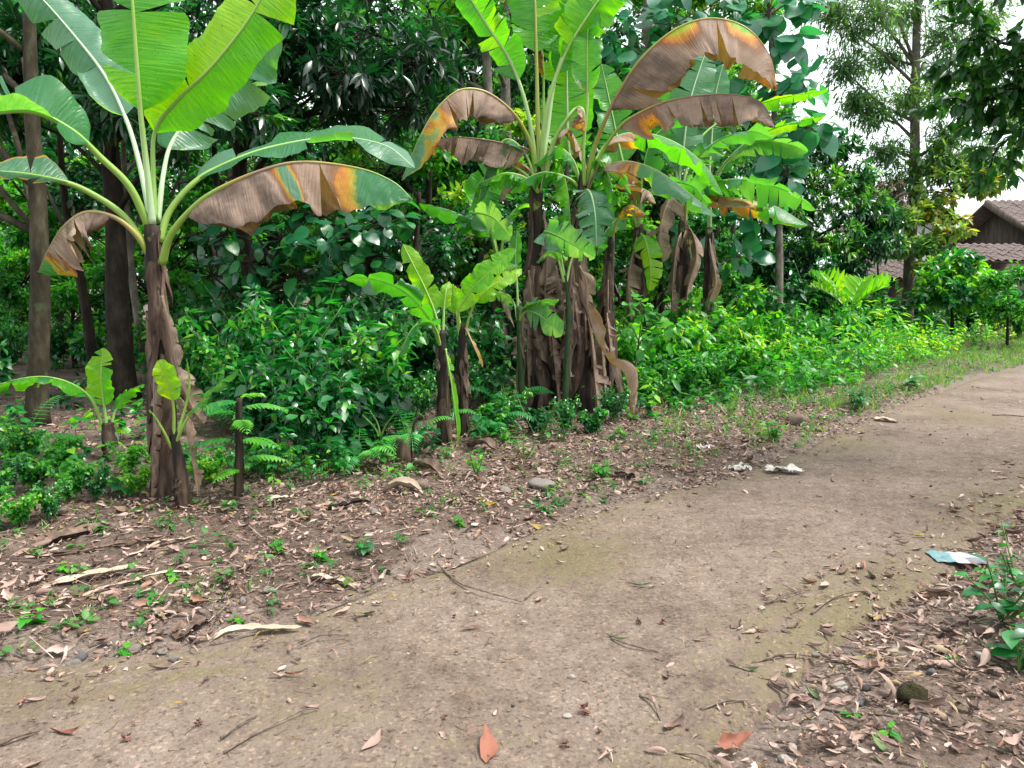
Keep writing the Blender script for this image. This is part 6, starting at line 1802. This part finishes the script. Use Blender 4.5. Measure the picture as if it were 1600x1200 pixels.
strip(1365, 657, 1405, 660, .06, 'pale pink leaf piece lying at the far road edge', M_PALE, .015, .3, seed=14)
strip(230, 960, 300, 958, .012, 'short reddish-brown stick-like stalk in the left litter bank', M_SHEATH, .015, .6, seed=15)
strip(510, 800, 580, 790, .03, 'dark decayed leaf strip in the litter before the thicket', M_BARK, .02, .6, seed=16)


# ------------------------------------------------------------------ twigs
def twig(pts, rad, label, group='twigs lying on the road', seed=0, m_=M_TWIG):
    w_ = [G(*p) for p in pts]
    for p in w_:
        p[2] = gz(p[0], p[1]) + rad + .004
    mid = len(w_) // 2
    w_[mid][2] += .012
    b0 = w_[0].copy()
    mb = MB()
    tube(mb, spline(w_, 16), np.linspace(rad, rad * .5, 16), 6, rough=.2, seed=seed)
    return tag(link('twig', mb.mesh('twig', m_, off=b0), None, b0), label, 'twig', group)


for i, (pts, rad, lab) in enumerate([
    ([(683, 882), (715, 912), (755, 930), (815, 943)], .006, 'long curved twig crossing the road edge in the middle'),
    ([(1268, 962), (1300, 938), (1340, 930), (1372, 930)], .006, 'grey arched twig on the road left of the littered corner'),
    ([(1195, 946), (1230, 935), (1268, 922)], .005, 'twig beside a pink leaf right of the road middle'),
    ([(1175, 1040), (1230, 1030), (1300, 1022)], .006, 'pale straight twig at the upper edge of the littered corner'),
    ([(1200, 1070), (1260, 1092), (1330, 1118), (1400, 1138), (1480, 1162), (1580, 1200)], .006, 'long thin twig running through the littered corner to the bottom'),
    ([(1405, 957), (1440, 958), (1490, 964)], .007, 'short pale stick above the littered corner'),
    ([(1095, 1113), (1130, 1105), (1168, 1098)], .006, 'straight dark twig left of the littered corner'),
    ([(1000, 1090), (1020, 1105), (1032, 1130)], .005, 'short twig bending down near the bottom middle'),
    ([(955, 1000), (985, 1015), (1030, 1022)], .005, 'thin twig curving on the road in the middle'),
    ([(0, 1168), (30, 1160), (62, 1147)], .009, 'dark stick at the lower left edge of the picture'),
    ([(350, 1180), (400, 1150), (470, 1120), (498, 1110)], .005, 'long thin twig at the lower left of the road'),
    ([(345, 1158), (375, 1140), (402, 1122)], .006, 'curved brown twig left of the long thin twig'),
    ([(820, 938), (840, 925), (845, 920)], .004, 'short twig beside the long curved twig'),
    ([(470, 1010), (500, 1000), (545, 995)], .005, 'dark twig right of the pale sheath strip'),
    ([(1460, 1005), (1490, 990), (1540, 978)], .008, 'brown stick under the right-edge plants'),
    ([(1480, 860), (1530, 858), (1590, 870)], .005, 'thin dark twig behind the flattened carton'),
    ([(1055, 1180), (1090, 1188), (1110, 1192)], .005, 'twig at the bottom edge below the grey-pink leaf'),
    ([(940, 800), (955, 790), (955, 775)], .005, 'pale bent stick at the road edge by the slab stone'),
    ([(260, 955), (240, 968), (210, 962)], .008, 'reddish stick in the left litter bank'),
    ([(670, 715), (690, 735), (720, 752)], .006, 'pale stick leaning at the foot of the twin bananas'),
    ([(1240, 945), (1260, 950), (1235, 962)], .004, 'tiny forked twig on the road'),
    ([(1550, 650), (1580, 652), (1620, 655)], .008, 'thin twig across the far road at the right edge')]):
    twig(pts, rad, lab, seed=i)

# ------------------------------------------------------------------ stones
def stone_mesh(seed, sq=.6, rough=.28):
    r = np.random.default_rng(seed)
    n_, m_ = 9, 12
    V = [(0, 0, 1)]
    for i in range(1, n_):
        th = math.pi * i / n_
        for j in range(m_):
            V.append((math.sin(th) * math.cos(j * 2 * math.pi / m_), math.sin(th) * math.sin(j * 2 * math.pi / m_), math.cos(th)))
    V.append((0, 0, -1))
    V = np.array(V, float)
    for k in range(7):
        d = rdir(1, r)[0]
        c = r.uniform(.45, .85)
        h = V @ d
        V = V - np.outer(np.maximum(h - c, 0), d) * .9
    V *= 1 + rough * .6 * vnoise(V[:, :1] * 2.5 + seed, V[:, 1:2] * 2.5 + V[:, 2:] * 2)
    V = V * np.array([1, r.uniform(.65, .9), sq])
    t = []
    for j in range(m_):
        t.append((0, 1 + j, 1 + (j + 1) % m_))
        t.append((len(V) - 1, 1 + (n_ - 2) * m_ + (j + 1) % m_, 1 + (n_ - 2) * m_ + j))
    for i in range(n_ - 2):
        for j in range(m_):
            a, b = 1 + i * m_ + j, 1 + i * m_ + (j + 1) % m_
            t += [(a, a + m_, b + m_), (a, b + m_, b)]
    return V, np.array(t)


STV = [stone_mesh(s, q) for s, q in enumerate((.6, .7, .5, .65, .8, .45))]
ST_ME = [MB().add(V, t).mesh('stone', M_STONE, smooth=True) for V, t in STV]
ST_PALE = rough_mat('pale_stone', [(.3, (.2, .165, .14)), (.5, (.32, .28, .245)), (.7, (.45, .41, .37))], 30, (1, 1, 1), .6, .01, .9)
ST_DARK = rough_mat('dark_stone', [(.3, (.05, .048, .05)), (.6, (.12, .115, .115))], 30, (1, 1, 1), .6, .01, .9)


def stone(px, py, rad, label, k=0, m_=None, group='stones along the road', sq=1.0):
    p = G(px, py)
    me = ST_ME[k]
    if m_:
        me = me.copy()
        me.materials[0] = m_
    o = link('stone', me, None, (p[0], p[1], gz(p[0], p[1]) + rad * .28 * sq))
    o.scale = (rad, rad, rad * sq)
    o.rotation_euler = (rng.normal() * .15, rng.normal() * .15, rng.random() * 6.28)
    return tag(o, label, 'stone', group)


stone(848, 765, .16, 'flat grey slab stone in the litter beside the road', 2, None, sq=.7)
stone(1240, 664, .13, 'round brown stone at the road edge beside the spreading weed', 4, M_TWIG)
stone(1425, 1100, .07, 'dark moss-covered stone in the littered corner', 3, M_MOSSTONE, sq=1.15)
stone(1315, 1072, .038, 'pale pinkish stone in the littered corner', 0, ST_PALE)
stone(1350, 1075, .030, 'grey stone right of the pale pinkish stone', 3)
stone(1396, 1024, .030, 'whitish stone above the mossy stone', 5, ST_PALE)
stone(1535, 1040, .038, 'tan stone under the right-edge plants', 0, ST_PALE)
stone(1550, 1095, .036, 'brown stone at the right of the littered corner', 1, M_TWIG)
stone(1453, 1062, .026, 'dark grey stone above the mossy stone', 4, ST_DARK)
stone(1347, 1100, .028, 'black stone below the pale pinkish stone', 3, ST_DARK)
stone(1278, 1100, .024, 'small brown-grey stone on the edge of the littered corner', 0)
stone(1190, 953, .024, 'white pebble on the road left of the arched twig', 2, ST_PALE)
stone(1392, 1118, .022, 'white pebble below the black stone', 1, ST_PALE)
stone(1228, 1180, .026, 'pale stone at the bottom of the littered corner', 3, ST_PALE)
stone(1238, 1163, .026, 'second pale stone at the bottom of the littered corner', 5, ST_PALE)
stone(887, 1121, .018, 'small tan pebble on the road near the dark husk', 0, ST_PALE)
stone(893, 1060, .016, 'white pebble under a pale leaf on the road', 1, ST_PALE)
stone(115, 1030, .035, 'grey stone at the left road edge', 1)
stone(125, 1020, .03, 'dark stone at the left road edge', 4, ST_DARK)
stone(255, 1022, .028, 'grey pebble at the road edge right of the dark stone', 2)
stone(272, 1032, .028, 'round grey pebble at the road edge left of the sheath strip', 3)
stone(285, 933, .035, 'white stone in the left litter bank', 5, ST_PALE)
stone(380, 940, .03, 'grey stone above the sheath strip', 1)
stone(420, 925, .035, 'grey stone in the litter right of the sprouts', 0)
stone(210, 1018, .03, 'small grey stone beside the pale sprout', 4)
stone(655, 765, .08, 'brown rounded stone at the foot of the stump', 1, M_TWIG)
stone(790, 772, .07, 'small grey slab left of the big slab stone', 2)
stone(585, 805, .05, 'pale flat stone in the litter before the thicket', 2)
stone(1290, 652, .05, 'pale stone at the far road edge', 0, ST_PALE)
stone(1275, 1025, .02, 'pebble in the upper part of the littered corner', 0)
stone(1500, 1120, .028, 'brown stone right of the mossy stone', 3, M_TWIG)
stone(1440, 1140, .03, 'grey stone below the mossy stone', 5)
stone(525, 905, .03, 'grey pebble beside the cream curved strip', 1)
# husks of seed on the road
r = np.random.default_rng(31)
HUSK = []
for s in range(3):
    mb = MB()
    d = rdir(14, r)
    place(mb, T_DIA, d * .1, unit(d + rdir(14, r) * .4), rdir(14, r), .9, 1.1, r.random(14) * .2)
    HUSK.append(mb.mesh('seed_husk', rough_mat('husk', [(.3, (.06, .025, .02)), (.6, (.16, .08, .06))], 30, (1, 1, 1), .3, .01, .9)))
for i, (px, py, s) in enumerate([(915, 1115, .03), (885, 1170, .022), (165, 1050, .02), (115, 1100, .022), (310, 1135, .02), (198, 1158, .022), (640, 908, .028), (710, 968, .018), (998, 975, .022), (1035, 977, .022), (935, 1147, .014), (1433, 818, .016), (1185, 1000, .014), (1075, 1145, .012), (695, 1125, .014), (310, 1040, .013)]):
    p = G(px, py)
    o = link('seed_husk', HUSK[i % 3], None, (p[0], p[1], .004 + s * .5))
    o.scale = (s, s, s * .8)
    o.rotation_euler = (0, 0, r.random() * 6)
    tag(o, 'dark red-brown curled seed husk lying on the road', 'husk', 'seed husks on the road')
# gravel and fibres
mb = MB()
x, y = scatter(9000, -4, 8, 1.7, 10, r, lambda x, y: inview(x, y, 60) * np.where(np.maximum(*offroad(x, y)) < 0, .12, .3))
l, q = offroad(x, y)
z = np.where(np.maximum(l, q) < -.03, .001, gh(x, y))
ico = [(np.array([(1, 0, 0), (-.9, .1, 0), (0, .8, .1), (.1, -.9, 0), (0, 0, .7), (0, 0, -.5)], float), np.array([(0, 2, 4), (2, 1, 4), (1, 3, 4), (3, 0, 4), (2, 0, 5), (1, 2, 5), (3, 1, 5), (0, 3, 5)]))][0]
place(mb, ico, np.stack([x, y, z + .002], 1), rdir(len(x), r) * [1, 1, .2], np.array([0, 0, 1]) + r.normal(size=(len(x), 3)) * .3, np.clip(r.gamma(2, .0032, len(x)), .002, .02), 1.0, r.random(len(x)))
M_GRAV = litter_mat('gravel', [(0, (.05, .04, .032)), (.4, (.14, .115, .095)), (.8, (.24, .21, .18)), (1, (.4, .37, .34))], .9)
tag(link('gravel', mb.mesh('gravel', M_GRAV, smooth=False)), 'fine gravel and grit strewn over the road and its edges', 'gravel', kind='stuff')
mb = MB()
x, y = scatter(14000, -3.5, 7, 1.7, 8, r, lambda x, y: inview(x, y, 60) * .5)
l, q = offroad(x, y)
z = np.where(np.maximum(l, q) < -.03, .003, gh(x, y) + .01)
a_ = r.random(len(x)) * 6.28
ln = r.uniform(.004, .04, len(x))
p0 = np.stack([x, y, z], 1)
p1 = p0 + np.stack([np.cos(a_) * ln, np.sin(a_) * ln, r.uniform(0, .008, len(x))], 1)
p2 = p1 + np.stack([np.cos(a_ + .6) * ln, np.sin(a_ + .6) * ln, -r.uniform(0, .006, len(x))], 1)
vv = r.random(len(x))
sticks(mb, p0, p1, .0011, .0011, vv)
sticks(mb, p1, p2, .0011, .0007, vv)
M_FIB = litter_mat('fibre', [(0, (.07, .042, .032)), (.4, (.17, .11, .07)), (.75, (.30, .20, .075)), (1, (.24, .11, .06))], .9)
tag(link('plant_fibres', mb.mesh('plant_fibres', M_FIB)), 'fine dry stalks and fibres strewn over the road', 'debris', kind='stuff')
# dead stalks in the litter bank
mb = MB()
x, y = scatter(9000, -5, 7, 2.6, 10, r, lambda x, y: inview(x, y, 60) * (((ROADSIDE(x, y) > .05) & (fe(x, y) < .4)) | (side(R_G, x, y, -1) > 0)) * .6)
z = gh(x, y) + .02
a_ = r.random(len(x)) * 6.28
ln = r.uniform(.03, .2, len(x))
p0 = np.stack([x, y, z], 1)
p1 = p0 + np.stack([np.cos(a_) * ln, np.sin(a_) * ln, r.normal(size=len(x)) * .015 + .006], 1)
sticks(mb, p0, p1, .0025, .0015, r.random(len(x)))
tag(link('dead_stalks', mb.mesh('dead_stalks', M_LITTER)), 'thin dead stalks tangled in the leaf litter of the verges', 'debris', kind='stuff')


# ------------------------------------------------------------------ rubbish
def sheet(name, px, py, w, h, az_, m_, label, crumple, cat, seed, n_=16):
    p = G(px, py)
    r = np.random.default_rng(seed)
    u, v = np.meshgrid(np.linspace(0, 1, n_), np.linspace(0, 1, n_), indexing='ij')
    X_, Y_ = (u - .5) * w, (v - .5) * h
    k = 9 / max(w, h)
    Z_ = crumple * (abs(vnoise(X_ * k * .6 + seed, Y_ * k * .6)) + .5 * abs(vnoise(X_ * k * 1.4, Y_ * k * 1.4 + seed)))
    X_ = X_ * (1 - .0 * v) + crumple * .5 * vnoise(u * 5, v * 5 + seed)
    Y_ = Y_ + crumple * .5 * vnoise(u * 5 + 9, v * 5 + seed)
    V = np.stack([X_.ravel(), Y_.ravel(), Z_.ravel() + .004], 1)
    Vb = V - [0, 0, .0015]
    ii = np.arange(n_ * n_).reshape(n_, n_)
    a, b, c, d = ii[:-1, :-1].ravel(), ii[1:, :-1].ravel(), ii[1:, 1:].ravel(), ii[:-1, 1:].ravel()
    t = np.concatenate([np.stack([a, b, c], 1), np.stack([a, c, d], 1)])
    luv = np.stack([u.ravel(), v.ravel(), np.zeros(u.size)], 1)
    mb = MB().add(V, t, .5, 0, luv).add(Vb, t[:, ::-1], .5, 0, luv)
    o = link(name, mb.mesh(name, m_), None, (p[0], p[1], gz(p[0], p[1]) + .004))
    o.rotation_euler = (0, 0, az_)
    return tag(o, label, cat)


sheet('flattened_carton', 1494, 874, .26, .17, -.12, M_CARTON, 'flattened blue and white printed carton lying at the right road edge', .008, 'carton', 3)
sheet('plastic_wrapper', 1225, 738, .26, .13, -.25, M_PLASTIC, 'crumpled dirty white wrapper lying on the road edge beyond the weed', .05, 'wrapper', 7)
sheet('plastic_wrapper', 1154, 730, .15, .13, .3, M_PLASTIC, 'smaller crumpled white wrapper at the litter edge left of the larger one', .045, 'wrapper', 12)
sheet('paper_scrap', 1098, 712, .07, .09, .9, M_PLASTIC, 'tiny white scrap in the litter above the wrappers', .04, 'scrap', 15, 8)
sheet('paper_scrap', 1286, 655, .14, .06, .2, M_PLASTIC, 'white scrap beside the far round stone', .02, 'scrap', 17, 8)

# ------------------------------------------------------------------ the houses at the right
def box(mb, c, s, mi=0):
    c, s = np.array(c, float), np.array(s, float) / 2
    V = np.array([[x_, y_, z_] for x_ in (-1, 1) for y_ in (-1, 1) for z_ in (-1, 1)]) * s + c
    q_ = [(0, 1, 3, 2), (4, 6, 7, 5), (0, 4, 5, 1), (2, 3, 7, 6), (0, 2, 6, 4), (1, 5, 7, 3)]
    t = [(a, b, c_) for a, b, c_, d in q_] + [(a, c_, d) for a, b, c_, d in q_]
    mb.add(V, t, mi=mi)


def slab(mb, corners, th):
    c = np.array(corners, float)
    n_ = unit(np.cross(c[1] - c[0], c[3] - c[0]))
    if n_[2] < 0:
        n_ = -n_
    V = np.vstack([c, c - n_ * th])
    t = []
    for q_ in ((0, 1, 2, 3), (4, 7, 6, 5), (0, 4, 5, 1), (1, 5, 6, 2), (2, 6, 7, 3), (3, 7, 4, 0)):
        t += [(q_[0], q_[1], q_[2]), (q_[0], q_[2], q_[3])]
    mb.add(V, t)


# one clay tile: shallow S-shaped piece
u_ = np.linspace(0, 1, 6)
prof = .028 * np.sin(u_ * 2 * np.pi)
tv = np.array([[x_ - .5, y_, z_ / .24 + (.05 if y_ < 0 else 0)] for y_ in (-.6, .6) for x_, z_ in zip(u_, prof)])
tt_ = []
for i in range(5):
    tt_ += [(i, i + 1, i + 7), (i, i + 7, i + 6)]
tv2 = tv.copy()
tv2[:, 2] -= .06
TILE = MB().add(tv, tt_).add(tv2, [t[::-1] for t in tt_]).mesh('roof_tile', M_TILE)


def tiled_roof(parent, base, c0, along, down, nl, nd, limit, name='roof', sw=.25):
    """c0: ridge corner; along, down: full edge vectors"""
    c0, along, down = np.array(c0, float), np.array(along, float), np.array(down, float)
    mb = MB()
    slab(mb, [c0, c0 + along, c0 + along + down, c0 + down], .07)
    ro = link(name, mb.mesh('roof_deck', M_WOOD, off=base, smooth=False), parent)
    ua, ud = unit(along), unit(down)
    un = np.cross(ua, ud)
    if un[2] < 0:
        un = -un
    sx_, sy_ = np.linalg.norm(along) / nl, np.linalg.norm(down) / nd
    cnt = 0
    for j in range(nd):
        for i in range(nl):
            p = c0 + along * ((i + .5) / nl) + down * ((j + .5) / nd) + un * (.03 + rng.normal() * .006)
            if cnt < limit:
                o = bpy.data.objects.new('roof_tile', TILE)
                COL.objects.link(o)
                o.parent = ro
                M = Matrix.Identity(4)
                p_ = p - base
                for k in range(3):
                    M[k][0], M[k][1], M[k][2], M[k][3] = ua[k] * sx_, -ud[k] * sy_ * 1.05, un[k] * sx_, p_[k]
                o.matrix_local = M
                cnt += 1
    return ro


hb = np.array([16.2, 24.6, 0.0])
house = thing('house', hb + [.65, 0, -.22], 'village house with brown clay-tile roof and pale walls at the right edge', 'house')
W0 = MB()
box(W0, (20.2, 27.2, 1.45), (7.6, 4.4, 2.9))
link('wall', W0.mesh('wall', M_WALL, off=hb, smooth=False), house)
g_ = MB()
g_.add([(16.39, 25.0, 2.9), (16.39, 27.6, 4.3), (16.39, 30.2, 2.9), (16.5, 25.0, 2.9), (16.5, 27.6, 4.3), (16.5, 30.2, 2.9)], [(0, 1, 2), (3, 5, 4), (0, 3, 4), (0, 4, 1), (1, 4, 5), (1, 5, 2)])
link('gable', g_.mesh('gable', M_WOOD, off=hb, smooth=False), house)
tiled_roof(house, hb, (15.9, 27.6, 4.52), (5.0, 0, 0), (0, -3.3, -1.55), 20, 14, 280)
tiled_roof(house, hb, (20.95, 27.6, 4.52), (4.0, 0, 0), (0, -3.3, -1.55), 1, 1, 0)
tiled_roof(house, hb, (15.9, 27.66, 4.5), (9.05, 0, 0), (0, 3.0, -1.5), 1, 1, 0)
fm = MB()
slab(fm, [(15.86, 27.62, 4.56), (15.94, 27.62, 4.56), (15.94, 24.24, 2.98), (15.86, 24.24, 2.98)], .2)
link('bargeboard', fm.mesh('bargeboard', M_WOOD, off=hb, smooth=False), house)
tiled_roof(house, hb, (13.1, 24.7, 2.88), (2.2, 0, 0), (0, -1.6, -.55), 9, 7, 63, 'porch_roof')
fm = MB()
box(fm, (16.6, 23.3, 2.72), (2.5, .08, .16))
link('fascia', fm.mesh('fascia', M_WHITE, off=hb, smooth=False), house)
fm = MB()
box(fm, (16.7, 23.55, 1.22), (2.6, .12, 2.44))
link('porch_wall', fm.mesh('porch_wall', M_WHITE, off=hb, smooth=False), house)
fm = MB()
for xx in (13.25, 15.2):
    box(fm, (xx, 23.25, 1.12), (.12, .12, 2.24))
    link('post', fm.mesh('post', M_WOOD, off=hb, smooth=False), house)
    fm = MB()
box(fm, (14.3, 24.78, 1.2), (2.2, .08, 2.4))
link('porch_back_wall', fm.mesh('porch_back_wall', M_WOOD, off=hb, smooth=False), house)

sb = np.array([13.0, 27.5, 0.0])
shed = thing('shed', sb, 'smaller grey-walled house with a dark sloping roof behind the tall trunk', 'house')
W0 = MB()
box(W0, (14.1, 29.0, 1.7), (2.6, 2.6, 3.4))
link('wall', W0.mesh('wall', M_WALL, off=sb, smooth=False), shed)
tiled_roof(shed, sb, (14.3, 27.3, 4.35), (0, 3.2, 0), (-1.9, 0, -.95), 12, 8, 96)
tiled_roof(shed, sb, (14.36, 27.3, 4.35), (0, 3.2, 0), (1.4, 0, -.7), 1, 1, 0)
g_ = MB()
g_.add([(12.9, 27.69, 3.4), (14.33, 27.69, 4.25), (15.3, 27.69, 3.4), (12.9, 27.8, 3.4), (14.33, 27.8, 4.25), (15.3, 27.8, 3.4)], [(0, 2, 1), (3, 4, 5), (0, 1, 4), (0, 4, 3), (1, 2, 5), (1, 5, 4)])
link('gable', g_.mesh('gable', M_WALL, off=sb, smooth=False), shed)

tb_ = np.array([10.6, 23.0, 0.0])
hut = thing('hut', tb_, 'low open hut with a sagging brown tile roof half hidden under the dome-shaped mango', 'hut')
tiled_roof(hut, tb_, (10.3, 24.0, 2.15), (2.2, 0, 0), (0, -1.6, -.55), 9, 7, 63)
for xx in (10.4, 12.4):
    for yy in (22.55, 23.9):
        fm = MB()
        box(fm, (xx, yy, .78 if yy < 23 else 1.0), (.1, .1, 1.56 if yy < 23 else 2.0))
        link('post', fm.mesh('post', M_WOOD, off=tb_, smooth=False), hut)
fm = MB()
box(fm, (11.4, 24.05, .95), (2.2, .06, 1.9))
link('back_wall', fm.mesh('back_wall', M_WOOD, off=tb_, smooth=False), hut)

# tell apart the few shrubs and trees that still share a label, by their order in the picture
_seen = {}
for o in list(COL.objects):
    if o.parent is None and o.get('label') and o.name.split('.')[0] in ('shrub', 'forest_tree', 'understorey_bush'):
        _seen.setdefault(o['label'], []).append(o)
_ord = ['leftmost', 'second from left', 'third from left', 'fourth from left', 'fifth from left', 'sixth from left', 'seventh from left', 'eighth from left', 'ninth from left', 'tenth from left', 'eleventh from left', 'twelfth from left']
for lb, os_ in _seen.items():
    if len(os_) > 1:
        os_.sort(key=lambda o: o.location.x / max(o.location.y, .1))
        for i, o in enumerate(os_):
            if i < len(_ord):
                o['label'] = lb + ', ' + _ord[i]
